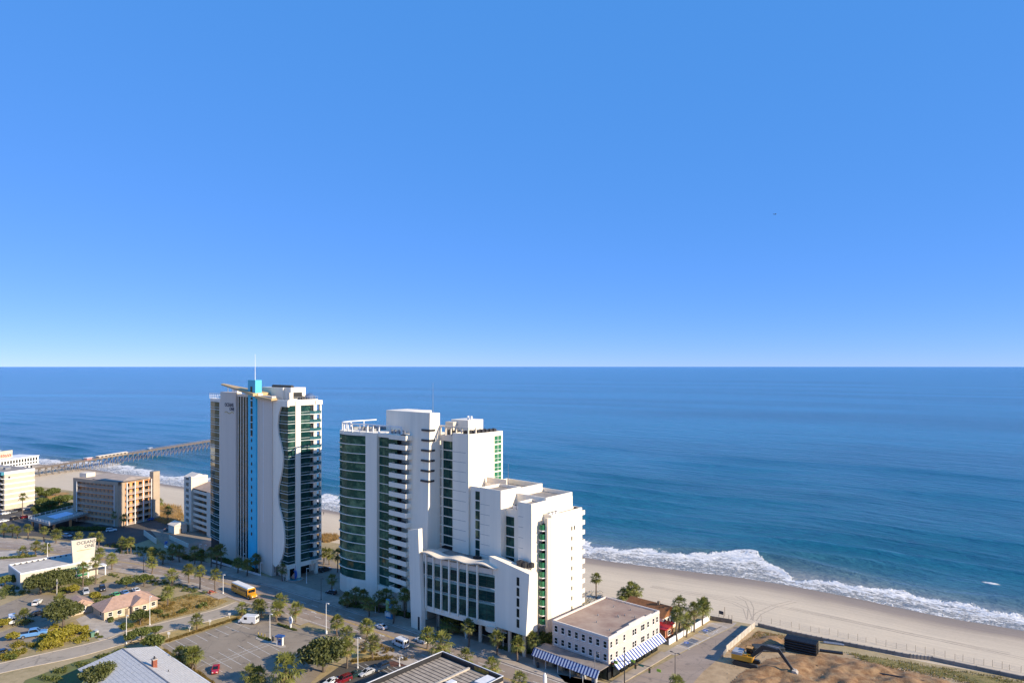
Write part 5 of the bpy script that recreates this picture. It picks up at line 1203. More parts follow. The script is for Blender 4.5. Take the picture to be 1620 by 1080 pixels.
WOOD = mat('branch_bark', (0.14, 0.11, 0.085), .95, .2, 2)
def frond(mb, rnd, az, el, pet, rad, droop):
    d = Vector((math.cos(az)*math.cos(el), math.sin(az)*math.cos(el), math.sin(el))); side = Vector((-math.sin(az), math.cos(az), 0)); up = d.cross(side)*-1
    if up.z < 0: up = -up
    hub = d*pet - Vector((0, 0, .12*pet))
    mb.add([side*.03, side*-.03, hub+side*.025, hub-side*.025], [(0, 1, 3, 2)])
    nb = 9
    for i in range(nb):
        a0 = (i/(nb)-.5)*3.9; a1 = a0+3.9/nb*.8; am = (a0+a1)/2; r = rad*(1-.25*abs(am)/1.95)*rnd.uniform(.85, 1.1)
        def pt(a, q, dr): return hub+(d*math.cos(a)+side*math.sin(a))*q+up*(.12*q*(1 if i % 2 else .3))-Vector((0, 0, dr))
        mb.add([hub, pt(a0, r*.6, droop*.25), pt(am, r, droop*rnd.uniform(.8, 1.3)), pt(a1, r*.6, droop*.25)], [(0, 1, 2, 3)])
def palm_crown(seed, R=1.0, n=44):
    rnd = random.Random(seed); g = MB(); b = MB()
    for k in range(n):
        t = k/n; az = k*2.39996+rnd.uniform(-.25, .25); el = math.radians(82-118*t+rnd.uniform(-8, 8))
        frond(g, rnd, az, el, R*rnd.uniform(.75, 1.25), R*rnd.uniform(.75, 1.1), R*(.15+.5*t))
    for k in range(12):
        frond(b, rnd, k*2.39996+rnd.uniform(-.4, .4), math.radians(rnd.uniform(-70, -40)), R*rnd.uniform(.5, .8), R*rnd.uniform(.6, .8), R*.4)
    return g.mesh('crown', PALMG), b.mesh('dead_fronds', PALMB)
CROWNS = [palm_crown(s, 1.0, n) for s, n in ((1, 34), (2, 27), (3, 38), (4, 31), (5, 24))]
def trunk_mesh(seed):
    rnd = random.Random(seed); mb = MB(); rings = []; bx_, by_ = rnd.uniform(-.25, .25), rnd.uniform(-.25, .25)
    for k in range(9):
        t = k/8; r = .25-.06*t+(.06 if k == 0 else 0)+(.02 if k % 2 else 0); cx, cy = bx_*math.sin(t*math.pi), by_*math.sin(t*math.pi)
        rings.append([(cx+r*math.cos(a*math.pi/4), cy+r*math.sin(a*math.pi/4), t) for a in range(8)])
    mb.loft(rings); return mb.mesh('trunk', BARK)
TRUNKS = [trunk_mesh(s) for s in range(4)]
pk = [0]
def palm(bx_, by_, cy, label, group=None, R=None, base=None):
    p = base or G(bx_, by_); h = max(2.0, (by_-cy)*p.y/F); k = pk[0]; pk[0] += 1; rnd = random.Random(k*13+5)
    R = R or 1.5*rnd.uniform(.88, 1.12)
    o = thing('palm_tree', label, 'palm tree', (p.x, p.y, -.05), rnd.uniform(0, 6.28), group)
    t = link('trunk', TRUNKS[k % 4], o); t.scale = (1, 1, h)
    c, b = CROWNS[k % 5]
    co = link('crown', c, o); co.location = (0, 0, h-.05); co.rotation_euler = (rnd.uniform(-.1, .1), rnd.uniform(-.1, .1), rnd.uniform(0, 6.28)); co.scale = (R, R, R*rnd.uniform(.9, 1.1))
    do = link('dead_fronds', b, o); do.location = (0, 0, h-.1); do.scale = (R,)*3
    return o
def row(phrase, pts, group, R=None):
    n = len(pts)
    for i, q in enumerate(pts):
        palm(q[0], q[1], q[2], ('%s palm in %s' % (ORD[i] if i else 'leftmost', phrase)) if n > 1 else 'lone palm '+phrase, group, R)
row('the row on the far boulevard pavement at the left edge', [(6,849,835),(19,851,835),(27,852,837),(44,853,834),(70,857,838),(89,859,843),(125,864,848),(146,866,849),(157,867,848)], 'palms along the far left pavement')
row('the boulevard verge beside the white sign wall', [(36,880,872),(57,879,862),(74,877,866),(158,885,873),(177,901,882)], 'palms near the sales office')
row('the clump before the motel car park exit', [(193,875,856),(202,876,857),(207,876,855),(240,888,872),(257,892,877)], 'palms by the car park exit')
row('the row before the ramp deck and blue fin tower', [(273,886,868),(284,889,870),(308,893,871),(318,893,876),(334,897,872),(343,899,871),(349,899,869),(376,906,889),(391,911,892),(404,905,883),(447,919,898)], 'palms before the wave tower')
row('the near kerb row left of the school bus', [(240,907,888),(272,926,908),(299,922,899),(316,932,902),(341,937,907)], 'near kerb palms by the bus')
row('the office garden behind the parked cars', [(131,927,896),(151,923,888)], 'office garden palms')
palm(265, 958, 935, 'lone palm at the corner of the tan house roof'); palm(311, 997, 978, 'lone palm on the dry lawn strip beside the side street'); palm(94, 966, 951, 'bushy low palm against the white utility pole', R=1.7); palm(38, 985, 974, 'bushy yellow-green palm beside the white van', R=1.7)
palm(36, 815, 785, 'tall palm against the cream block wall'); palm(252, 815, 793, 'palm beside the taupe stair tower of the orange motel'); palm(266, 824, 806, 'small palm in the dune grass right of the orange motel'); palm(183, 832, 813, 'dark palm at the corner of the orange motel'); palm(196, 834, 818, 'short palm just right of the motel corner')
row('the group on the kerb in front of the white van', [(383,973,960),(408,975,954),(414,975,956)], 'palms by the parked van')
row('the verge group right of the bus', [(438,983,962),(443,975,948),(468,984,962)], 'verge palms right of the bus')
row('the clump behind the red car', [(284,1053,1031),(299,1057,1034),(303,1062,1035),(309,1061,1033)], 'palms behind the red car', 1.45)
row('the pair at the bottom edge below the parking lot', [(396,1082,1064),(409,1081,1065)], 'palms at the bottom edge', 1.5)
palm(452, 1090, 1056, 'very bushy yellowish palm at the bottom edge beside the big oak', R=2.6)
row('the pavement row in front of the white resort', [(525,940,915),(549,961,944),(563,960,938),(575,965,940),(584,975,953),(600,969,944),(611,965,940),(622,986,958),(640,977,939),(707,1000,986),(716,1003,985),(741,1023,988),(786,1036,1006),(819,1046,1016),(844,1042,1009)], 'pavement palms before the resort')
palm(534, 905, 876, 'slender palm beside the hotel drive behind the black SUV'); palm(521, 893, 874, 'palm on the sand between the two towers, right'); palm(512, 893, 873, 'palm on the sand between the two towers, left')
row('the near verge row between road and car park', [(533,1005,982),(548,1020,1002),(549,1056,1024),(580,1010,989),(590,1043,1015),(676,1026,1002)], 'near verge palms', 1.5)
palm(697, 1042, 1015, 'bushy palm leaning over the flat black-edged roof', R=2.1); palm(737, 1054, 1036, 'palm crown peeping over the middle of the black parapet'); palm(778, 1068, 1051, 'palm crown peeping over the right part of the black parapet'); palm(822, 1090, 1074, 'palm crown at the bottom edge below the striped awning')
palm(943, 946, 913, 'tall lone palm on the sand behind the beige roof'); row('the cluster behind the beige roof', [(985,952,938),(994,952,937),(999,953,929),(1007,953,933)], 'palms behind the beige roof', 1.5)
row('the row along the white wall by the beach bays', [(1071,1013,971),(1074,995,954),(1086,1007,981),(1098,999,962),(1111,988,960),(1113,985,956)], 'palms by the beach parking')
palm(1072, 1095, 1082, 'palm crown top at the bottom edge beside the beach street lamp')

def leaf_cloud(mb, rnd, c, r, n, size, flat=.75):
    for _ in range(n):
        d = Vector((rnd.gauss(0, 1), rnd.gauss(0, 1), rnd.gauss(0, 1))).normalized()*(rnd.random()**.38)
        p = Vector((c[0]+d.x*r, c[1]+d.y*r, c[2]+d.z*r*flat)); a = Vector((rnd.gauss(0, 1), rnd.gauss(0, 1), rnd.gauss(0, .6))).normalized(); b = a.orthogonal().normalized(); b = (Matrix.Rotation(rnd.uniform(0, 6.28), 3, a) @ b); cr = a.cross(b)
        s = size*rnd.uniform(.6, 1.3); mb.add([p+b*s, p+cr*s*.55, p-b*s, p-cr*s*.55], [(0, 1, 2, 3)])
def tree_meshes(seed, R, hgt, nb, nleaf, size, lm, spread=.62):
    rnd = random.Random(seed); cr = MB(); tr = MB(); tr.tube((0, 0, 0), (0, 0, hgt*.35), .32*hgt/7, 7, .24*hgt/7)
    for k in range(nb):
        az = k*2.4+rnd.uniform(-.4, .4); rr = R*spread*math.sqrt((k+.5)/nb); z = hgt*(.86-.34*(rr/R)**1.5)+rnd.uniform(-.08, .08)*hgt
        c = (rr*math.cos(az), rr*math.sin(az), z-R*.22)
        leaf_cloud(cr, rnd, c, R*rnd.uniform(.26, .42), nleaf//nb, size, .7)
        tr.tube((0, 0, hgt*.3), c, .12*hgt/7, 5, .04)
    return cr.mesh('crown', lm), tr.mesh('trunk', WOOD)
TREES = {'oak': [tree_meshes(s, 5.5, 7.5, 22, 5200, .34, OAKG) for s in (1, 2)], 'small': [tree_meshes(s, 3.0, 4.6, 12, 2200, .28, BUSHG) for s in (3, 4)], 'yellow': [tree_meshes(s, 2.6, 3.2, 12, 2200, .30, BUSHY) for s in (5, 6)]}
def shrub_mesh(seed, lm, n=520, size=.16):
    rnd = random.Random(seed); mb = MB()
    for k in range(7): leaf_cloud(mb, rnd, (rnd.uniform(-.55, .55), rnd.uniform(-.55, .55), .45+rnd.uniform(-.15, .2)), .5, n//7, size, .85)
    return mb.mesh('foliage', lm)
SHR = {'g': [shrub_mesh(s, BUSHG) for s in (1, 2)], 'y': [shrub_mesh(s, BUSHY) for s in (3, 4)], 'h': [shrub_mesh(s, HEDG) for s in (5, 6)]}
STEM = MB().tube((0, 0, 0), (.1, .1, .5), .05, 5).tube((0, 0, 0), (-.12, .05, .5), .04, 5).mesh('stem', WOOD)
tk = [0]
def tree(kind, px, py, label, s=1.0, group=None):
    p = G(px, py); k = tk[0]; tk[0] += 1; o = thing({'oak': 'oak_tree', 'small': 'small_tree', 'yellow': 'yellow_bush'}[kind], label, 'tree' if kind != 'yellow' else 'bush', (p.x, p.y, -.05), k*1.7, group)
    o.scale = (s, s, s*(.92+.16*((k*7) % 5)/5)); c, t = TREES[kind][k % 2]; link('crown', c, o); link('trunk', t, o); return o
def shrub(kind, px, py, r, label, group=None, h=None):
    p = G(px, py); k = tk[0]; tk[0] += 1; o = thing('shrub', label, 'shrub', (p.x, p.y, -.05), k*2.1, group); o.scale = (r, r, h or r*.9); link('foliage', SHR[kind][k % 2], o); link('stem', STEM, o); return o
tree('oak', 88, 936, 'broad grey-green oak spreading before the white sales office', 1.35); tree('oak', 64, 940, 'dark oak mass against the office wall, left of the broad one', 1.15); tree('oak', 100, 992, 'large round oak beside the tan outbuilding', 1.25); tree('oak', 512, 1062, 'big foreground oak at the bottom between the parking lots', 1.4); tree('oak', 158, 1092, 'yellow-green oak crown at the bottom before the shingled roof', 1.0)
tree('small', 200, 930, 'dark spreading tree beside the office car park, left one', 1.15); tree('small', 228, 927, 'dark spreading tree beside the office car park, right one', 1.15); tree('small', 222, 988, 'leafy tree at the right gable of the tan house', 1.2); tree('small', 243, 1030, 'dark green tree at the upper corner of the parking lot', 1.25); tree('small', 224, 1013, 'mid green tree over the side street verge', 1.05); tree('small', 208, 1016, 'grey-green tree by the side street junction box', .9); tree('small', 200, 1000, 'thin dark tree in front of the tan house', .8)
tree('small', 865, 1028, 'dark tree between the resort and the beige building', 1.3); tree('small', 8, 928, 'bright green tree at the left edge before the office', 1.2); tree('small', 25, 925, 'dark tree behind the office corner at left', 1.0); tree('small', 246, 1004, 'slim tree left of the dry lawn hedge', .8)
tree('yellow', 92, 1017, 'bright yellow-green bush at the side street corner', 1.5); tree('yellow', 112, 1006, 'yellow-green bush right of the bright corner bush', 1.2); tree('yellow', 78, 1024, 'low yellow-green bush left of the bright corner bush', 1.1); tree('yellow', 116, 937, 'yellow bush at the right end of the office oaks', 1.0); tree('yellow', 130, 1002, 'green-yellow bush by the house drive', .9); tree('yellow', 4, 992, 'yellow-green bush at the left edge beside the white van', 1.0); tree('yellow', 150, 948, 'bushy plant between outbuilding and office car park', .9); tree('yellow', 20, 1012, 'pale bush left of the blue pickup', .9)
i = 0
for px, py, s in ((60,785,1.5),(72,790,1.6),(84,786,1.5),(66,803,1.5),(80,808,1.7),(94,800,1.6),(106,797,1.5),(108,810,1.5),(96,816,1.3),(58,812,1.2),(72,820,1.3)):
    tree('small', px, py, '%s tree from the left in the dune thicket behind the pool deck' % ORD[i], s, 'dune thicket trees'); i += 1
for k, (px, py, r) in enumerate(((175,982,1.5),(250,970,1.6),(240,968,1.3),(262,975,1.2),(290,968,1.5),(318,960,1.5),(325,957,1.2),(208,952,1.2),(16,1042,1.8),(22,1035,1.4),(60,925,1.2),(165,921,1.1),(185,921,1.0),(150,1005,1.2),(158,1008,.9))):
    shrub('g', px, py, r, ['round clipped green shrub at the tan house wall','green shrub at the far corner of the tan house','small green shrub left of the far house corner','low green shrub on the dry corner lawn','green shrub in the middle of the dry corner lawn','tall green shrub towards the street end of the dry lawn','small green shrub at the street end of the dry lawn','low shrub behind the tan house ridge','wide green shrub at the left edge above the side street','small shrub on the sandy verge at the left edge','low shrub under the office oaks','small shrub before the green office windows','small shrub right of the green office windows','dark shrub by the house drive utilities','tiny shrub beside the junction box'][k])
# low undergrowth nobody could count
def undergrowth(label, px, n, lm, size=.2, hmax=1.1):
    P = [G(*q) for q in px]; r_ = random.Random(n+len(px)); xs = [q.x for q in P]; ys = [q.y for q in P]; mb = MB(); c = 0; tries = 0
    while c < n and tries < n*8:
        tries += 1; x, y = r_.uniform(min(xs), max(xs)), r_.uniform(min(ys), max(ys)); ins_ = False
        for i_ in range(len(P)):
            a, b = P[i_], P[(i_+1) % len(P)]
            if (a.y > y) != (b.y > y) and x < (b.x-a.x)*(y-a.y)/(b.y-a.y)+a.x: ins_ = not ins_
        if not ins_ or noise.noise(Vector((x/4, y/4, n))) < -.1: continue
        c += 1; rr = r_.uniform(.35, hmax); leaf_cloud(mb, r_, (x, y, rr*.55), rr, int(46*rr)+14, size, .8)
    o = mb.build('undergrowth', lm); o['kind'] = 'stuff'; o['label'] = label
undergrowth('mixed undergrowth in the office garden', [(0,925),(30,930),(100,940),(128,930),(160,918),(120,915),(60,935),(0,948)], 112, BUSHG, .2, 1.4); undergrowth('weedy undergrowth along the side street verge', [(60,1030),(150,1012),(150,1000),(118,990),(84,990),(60,1012)], 144, BUSHY, .2, 1.1)
undergrowth('undergrowth between the tan house and its car park', [(150,952),(205,948),(245,940),(262,950),(225,950),(165,962)], 96, BUSHG, .2, 1.2); undergrowth('scrub on the dry corner lawn', [(200,992),(262,978),(330,960),(355,950),(300,942),(255,958),(240,970)], 128, HEDG, .16, .7)
undergrowth('undergrowth along the left edge above the side street', [(0,1046),(40,1038),(60,1022),(30,1018),(0,1026)], 96, BUSHY, .2, 1.1); undergrowth('planting along the boulevard verge by the office', [(170,908),(240,912),(290,925),(330,940),(300,938),(240,925),(190,915)], 112, BUSHG, .18, .9); undergrowth('verge planting around the lower car park', [(545,1010),(600,1018),(660,1042),(640,1046),(590,1035),(550,1035)], 96, HEDG, .16, .7)
undergrowth('brush around the shingled house', [(60,1072),(120,1050),(190,1028),(230,1030),(250,1024),(262,1036),(215,1026),(110,1062),(90,1080)], 112, BUSHG, .2, 1.0); undergrowth('planting before the motel and ramp', [(150,858),(215,866),(262,868),(330,888),(280,888),(190,876)], 144, BUSHG, .22, 1.2); undergrowth('dune scrub beside the cream block', [(52,800),(110,790),(112,815),(60,822)], 192, BUSHG, .3, 1.8)
# hedges in lines
def hedge(label, a, b, n, kind, r, group=None):
    A = G(*a); B = G(*b); o = thing('hedge', label, 'hedge', (A.x, A.y, -.05), 0, group)
    for k in range(n):
        p = A.lerp(B, (k+.5)/n)-A; c = link('hedge_bush', SHR[kind][k % 2], o); c.location = (p.x, p.y, 0); c.scale = (r, r, r*.8); c.rotation_euler = (0, 0, k*1.9)
hedge('ochre hedge lining the upper edge of the parking lot', (262, 1015), (378, 977), 34, 'h', .8); hedge('brown hedge between the shingled house and the parking lot', (258, 1030), (318, 1070), 22, 'h', 1.0); hedge('green hedge below the red car', (318, 1070), (345, 1090), 10, 'h', .9)
hedge('dark hedge behind the planter wall of the wave tower', (338, 884), (408, 903), 26, 'g', 1.7); hedge('dark hedge at the foot of the ramp deck', (292, 884), (330, 880), 12, 'g', 1.8); hedge('green hedge along the boulevard at the left edge', (0, 884), (54, 880), 14, 'g', 1.3)
hedge('dark shrub bank in front of the orange motel', (95, 838), (165, 838), 22, 'g', 2.2); hedge('dark bank before the resort tower base', (540, 955), (650, 975), 34, 'g', 1.6); hedge('planting along the office car park edge', (150, 945), (205, 944), 16, 'g', 1.0)
hedge('low planting on the kerb island in the parking lot', (409, 1007), (428, 1013), 8, 'g', .7); hedge('low planting strip by the parking lot sign', (440, 987), (468, 997), 12, 'g', .7); hedge('shrub strip by the verge lamps', (556, 1046), (620, 1040), 18, 'h', .8); hedge('shaded planting beneath the resort podium', (790, 1025), (860, 1035), 16, 'g', 1.3)
for px in ([(262,866),(296,877),(318,884),(330,890),(290,890)], [(165,860),(195,855),(215,866),(190,872)], [(612,1046),(640,1044),(652,1052),(620,1054)], [(334,890),(410,912),(408,904),(338,883)], [(545,958),(640,985),(655,970),(560,945)]): poly('mulch_bed', px, .016, MULCH)
# ---------------------------------------------------------------- vehicles
def carpaint(name, col, rough=.25):
    if name in MATS: return MATS[name]
    m, nt, b = node_mat(name); b.inputs['Base Color'].default_value = (*col, 1); b.inputs['Roughness'].default_value = rough; b.inputs['Coat Weight'].default_value = .6
    nz = N(nt, 'ShaderNodeTexNoise', i_Scale=2.0, i_Detail=3.0); mr = N(nt, 'ShaderNodeMapRange'); mr.inputs['To Min'].default_value = rough-.08; mr.inputs['To Max'].default_value = rough+.15
    nt.links.new(nz.outputs['Fac'], mr.inputs['Value']); nt.links.new(mr.outputs[0], b.inputs['Roughness']); MATS[name] = m; return m
PAINT = {k: carpaint('paint_'+k, c) for k, c in dict(white=(.75, .75, .74), silver=(.42, .43, .45), black=(.015, .015, .018), red=(.42, .01, .02), darkred=(.16, .01, .015), blue=(.03, .10, .32), navy=(.015, .03, .06), green=(.10, .42, .12), grey=(.12, .13, .14), skyblue=(.12, .28, .55), darkgreen=(.012, .035, .032)).items()}
HEAD = mat('headlamp', (.7, .7, .68), .15, .02); TAIL = mat('tail_lamp', (.35, .01, .01), .2, .02)
def ring(x, w, zb, zt, r=.12): return [(x, -w, zb), (x, -w, zt-r), (x, -w+r, zt), (x, w-r, zt), (x, w, zt-r), (x, w, zb)]
def wheel(par, x, y, r=.34, w=.22):
    o = MB().tube((x, y-w/2, r), (x, y+w/2, r), r, 14).build('wheel', RUBBER, par); MB().tube((x, y-w/2-.015, r), (x, y+w/2+.015, r), r*.6, 10).build('rim', STEEL, o)
def car_parts(par, spec, paint):
    st, cab, roof, wb, wr = spec['body'], spec['cab'], spec['roof'], spec['wheels'], spec.get('wr', .34)
    MB().loft([ring(*s) for s in st]).build('body', paint, par, False)
    if cab: MB().loft([ring(*s, .08) for s in cab]).build('windows', GCAR, par)
    if roof: MB().loft([ring(*s, .05) for s in roof]).build('roof', paint, par)
    for a, b in spec.get('pillars', ()):
        for s in (-1, 1): MB().tube((a[0], s*a[1], a[2]), (b[0], s*b[1], b[2]), .055, 5).build('pillar', paint, par)
    w = st[len(st)//2][1]
    for x in wb:
        for s in (-1, 1): wheel(par, x, s*(w-.08), wr)
    x0, x1 = st[0][0], st[-1][0]; zl = spec.get('zl', .68)
    for s in (-1, 1):
        MB().box(x1-.12, x1+.02, s*(w-.42)-.16, s*(w-.42)+.16, zl-.08, zl+.08).build('headlight', HEAD, par); MB().box(x0-.02, x0+.1, s*(w-.3)-.15, s*(w-.3)+.15, zl, zl+.18).build('taillight', TAIL, par)
        MB().box(spec['mir']-.1, spec['mir']+.1, s*(w+.02)-.02, s*(w+.16)+.02, spec['mz'], spec['mz']+.16).build('mirror', paint, par)
    MB().box(x1-.05, x1+.03, -w*.55, w*.55, .3, .45).build('grille', DARK, par)
SEDAN = dict(body=[(-2.3, .78, .35, .88), (-2.1, .88, .25, 1.0), (-1.3, .9, .22, 1.02), (.7, .9, .22, .98), (1.7, .88, .24, .86), (2.2, .8, .28, .74), (2.35, .66, .34, .62)], cab=[(-1.85, .72, .95, .98), (-1.1, .70, .95, 1.40), (.1, .70, .95, 1.42), (1.05, .72, .93, .98)], roof=[(-1.05, .62, 1.38, 1.44), (-.5, .64, 1.39, 1.47), (.12, .63, 1.39, 1.46)], wheels=(-1.4, 1.42), mir=.75, mz=.95, pillars=[((-1.75, .74, .98), (-1.05, .66, 1.42)), ((1.0, .74, .97), (.12, .66, 1.42)), ((-.45, .78, .98), (-.45, .66, 1.44))])
SUV = dict(body=[(-2.35, .82, .4, 1.05), (-2.2, .93, .3, 1.12), (.8, .95, .28, 1.12), (1.8, .93, .3, 1.02), (2.25, .86, .32, .92), (2.4, .7, .4, .75)], cab=[(-2.25, .80, 1.08, 1.2), (-2.0, .76, 1.08, 1.68), (.2, .76, 1.08, 1.70), (1.05, .80, 1.08, 1.14)], roof=[(-2.05, .70, 1.66, 1.73), (-1, .72, 1.67, 1.78), (.25, .70, 1.66, 1.74)], wheels=(-1.45, 1.5), wr=.38, mir=.8, mz=1.08, zl=.8, pillars=[((-2.2, .84, 1.12), (-2.0, .74, 1.7)), ((1.0, .84, 1.12), (.22, .74, 1.7)), ((-1.1, .84, 1.12), (-1.1, .75, 1.72)), ((-.2, .84, 1.12), (-.2, .75, 1.72))])
VAN = dict(body=[(-2.9, .95, .45, 2.35), (-2.75, 1.0, .35, 2.5), (1.0, 1.0, .35, 2.52), (1.45, .99, .35, 2.2), (2.15, .97, .35, 1.25), (2.75, .9, .38, 1.05), (2.9, .75, .45, .85)], cab=[(1.28, .995, 1.2, 2.28), (1.5, .96, 1.22, 2.12), (2.12, .93, 1.22, 1.32)], roof=None, wheels=(-1.75, 1.85), wr=.38, mir=1.95, mz=1.3, zl=.85)
PICK = dict(body=[(-2.8, .9, .5, 1.05), (-2.65, .95, .4, 1.1), (.6, .96, .38, 1.12), (1.9, .94, .4, 1.08), (2.6, .88, .42, 1.0), (2.75, .75, .5, .85)], cab=[(-.75, .8, 1.08, 1.14), (-.6, .76, 1.08, 1.72), (.7, .76, 1.08, 1.74), (1.4, .8, 1.08, 1.15)], roof=[(-.65, .70, 1.7, 1.77), (.2, .72, 1.71, 1.82), (.75, .70, 1.7, 1.78)], wheels=(-1.7, 1.75), wr=.4, mir=1.1, mz=1.1, zl=.85, pillars=[((-.72, .82, 1.12), (-.6, .74, 1.74)), ((1.35, .82, 1.12), (.72, .74, 1.74))])
def vehicle(name, spec, col, px, py, heading, label, cat, group=None, s=1.0):
    p = G(px, py); o = thing(name, label, cat, (p.x, p.y, .0), heading, group); o.scale = (s,)*3; car_parts(o, spec, PAINT[col])
    if spec is VAN:
        for sd_ in (-1, 1):
            for k, xa in enumerate((-2.3, -1.2, -.1)):
                if 'passenger' in label or k == 2: MB().box(xa, xa+.98, sd_*1.0-.02, sd_*1.0+.02, 1.35, 2.05).build('side_window', GCAR, o)
        for sd_ in (-1, 1): MB().box(-2.93, -2.86, sd_*.45-.36, sd_*.45+.36, 1.35, 2.1).build('rear_window', GCAR, o)
    if spec is PICK: MB().box(-2.6, -.85, -.78, .78, 1.06, 1.125).build('bed', DARK, o)
    return o
ST_R = math.atan2(-UX, UY)    # heading of traffic to the lower right
ST_L = ST_R+math.pi
SE = math.atan2(UY, UX)       # towards the sea
vehicle('parked_van', VAN, 'white', 393, 985, ST_L+.55, 'white panel van parked at the top of the parking lot', 'van', s=1.08)
vehicle('passenger_van', VAN, 'white', 633, 1021, ST_L, 'white passenger van driving on the boulevard nearest the camera', 'van', s=1.0)
vehicle('white_sedan', SEDAN, 'white', 603, 993, ST_L, 'white sedan on the boulevard before the resort tower', 'car')
cv = dict(SEDAN); cv['cab'] = [(.35, .70, .93, .96), (.55, .68, .93, 1.28), (.62, .68, .93, 1.28), (1.05, .72, .93, .98)]; cv['roof'] = None; cv['pillars'] = ()
o = vehicle('convertible', cv, 'white', 667, 1015, ST_L, 'white open-top convertible on the boulevard before the podium', 'car')
MB().box(-1.2, .3, -.62, .62, .9, 1.035).build('cockpit', DARK, o)
for sd_ in (-1, 1): MB().box(-.5, .05, sd_*.36-.24, sd_*.36+.24, 1.03, 1.3).build('seat', BLACK, o)
vehicle('red_sports_car', SEDAN, 'red', 341, 1061, ST_L+2.6, 'red sports car parked alone in the lot', 'car', s=1.02)
vehicle('black_suv', SUV, 'black', 514, 903, SE, 'black SUV in the drive between the two towers', 'car', s=1.1); vehicle('hatchback', SUV, 'black', 524, 939, ST_L+.3, 'black car half hidden at the resort entrance kerb', 'car', s=.9)
for n_, sp_, c_, x_, y_, h_, l_ in (
    ('parked_car', SUV, 'white', 59, 955, ST_L-.6, 'white SUV driving through the office car park'), ('parked_car', SUV, 'silver', 136, 938, ST_L+2.9, 'silver SUV parked beside the yellow bush'), ('parked_car', SUV, 'black', 162, 933, ST_L+2.9, 'black SUV parked right of the silver one'),
    ('parked_car', SEDAN, 'black', 60, 972, SE, 'black car left of the round oak'), ('parked_car', SEDAN, 'grey', 76, 967, SE, 'dark grey car tucked behind the low bushy palm'), ('parked_car', SUV, 'black', 107, 969, SE, 'black car beside the tan outbuilding wall'),
    ('parked_car', SEDAN, 'green', 183, 942, ST_L, 'bright green car behind the tan house'), ('parked_car', SEDAN, 'skyblue', 197, 939, ST_L, 'light blue car behind the tan house ridge'), ('parked_car', SEDAN, 'white', 215, 935, ST_L, 'white car under the dark spreading tree'), ('parked_car', SUV, 'navy', 6, 1035, SE, 'dark blue SUV at the left edge above the side street'),
    ('parked_car', SEDAN, 'white', 524, 1081, SE+3.14, 'white car at the bottom edge left of the dark red one'), ('parked_car', SUV, 'darkred', 543, 1078, SE+3.14, 'dark red car parked under the big oak'), ('parked_car', SEDAN, 'darkgreen', 560, 1070, SE+3.14, 'very dark green car in the lower parking row'), ('parked_car', SEDAN, 'silver', 580, 1066, SE+3.14, 'silver car parked by the verge lamp'), ('parked_car', SUV, 'navy', 603, 1058, SE+3.14, 'dark blue SUV at the right end of the lower parking row'),
    ('parked_car', SEDAN, 'white', 9, 813, RZ+1.57, 'white car at the far left of the motel car park back row'), ('parked_car', SEDAN, 'grey', 19, 811, RZ+1.57, 'dark grey car second in the motel back row'), ('parked_car', SUV, 'black', 30, 808, RZ+1.57, 'black SUV below the cream block wall'), ('parked_car', SUV, 'silver', 42, 806, RZ+1.57, 'silver SUV at the right end of the motel back row'),
    ('parked_car', SEDAN, 'white', 6, 825, RZ+1.57, 'white car at the left edge of the motel front row'), ('parked_car', SUV, 'black', 24, 821, RZ+1.57, 'black car in the motel front row'), ('parked_car', SUV, 'darkred', 40, 819, RZ+1.57, 'dark red car left of the pool deck'), ('parked_car', SUV, 'silver', 106, 849, RZ+.2, 'silver car beneath the motel shrub bank'), ('parked_car', SEDAN, 'black', 115, 847, RZ+.2, 'black car right of the silver one by the shrub bank'),
    ('parked_car', SUV, 'white', 176, 840, RZ+1.0, 'white car at the corner of the orange motel'), ('parked_car', SEDAN, 'blue', 240, 822, RZ+1.57, 'blue car at the foot of the motel stair tower'), ('parked_car', SEDAN, 'grey', 266, 839, RZ+1.2, 'grey car on the ramp beside the small shed')):
    vehicle(n_, sp_, c_, x_, y_, h_, l_, 'car', 'parked cars')
vehicle('pickup_truck', PICK, 'skyblue', 52, 1006, SE-.35, 'light blue pickup truck with long bed at left', 'pickup truck', s=1.35); vehicle('parked_van', VAN, 'white', 19, 984, ST_R-.2, 'white van parked at the left edge behind a bushy palm', 'van', s=.9)
# school bus
BUSY = carpaint('bus_yellow', (.75, .33, .01), .35); p = G(387, 941)
BU = thing('school_bus', 'yellow school bus with white roof on the boulevard', 'bus', (p.x, p.y, 0), ST_R); BU.scale = (1.28, 1.2, 1.2)
MB().loft([ring(-5.6, 1.2, .6, 2.75, .2), ring(-5.4, 1.24, .5, 2.9, .25), ring(3.7, 1.24, .5, 2.9, .25), ring(3.95, 1.22, .5, 2.85, .25)]).build('body', BUSY, BU); MB().loft([ring(-5.5, 1.1, 2.8, 3.05, .2), ring(3.6, 1.1, 2.8, 3.08, .2)]).build('roof', WPAINT, BU)
MB().loft([ring(3.95, 1.1, .55, 1.7, .2), ring(5.2, 1.0, .55, 1.5, .25), ring(5.6, .85, .6, 1.3, .25)]).build('bonnet', BUSY, BU); MB().box(3.93, 4.0, -1.05, 1.05, 1.75, 2.6).build('windscreen', GCAR, BU)
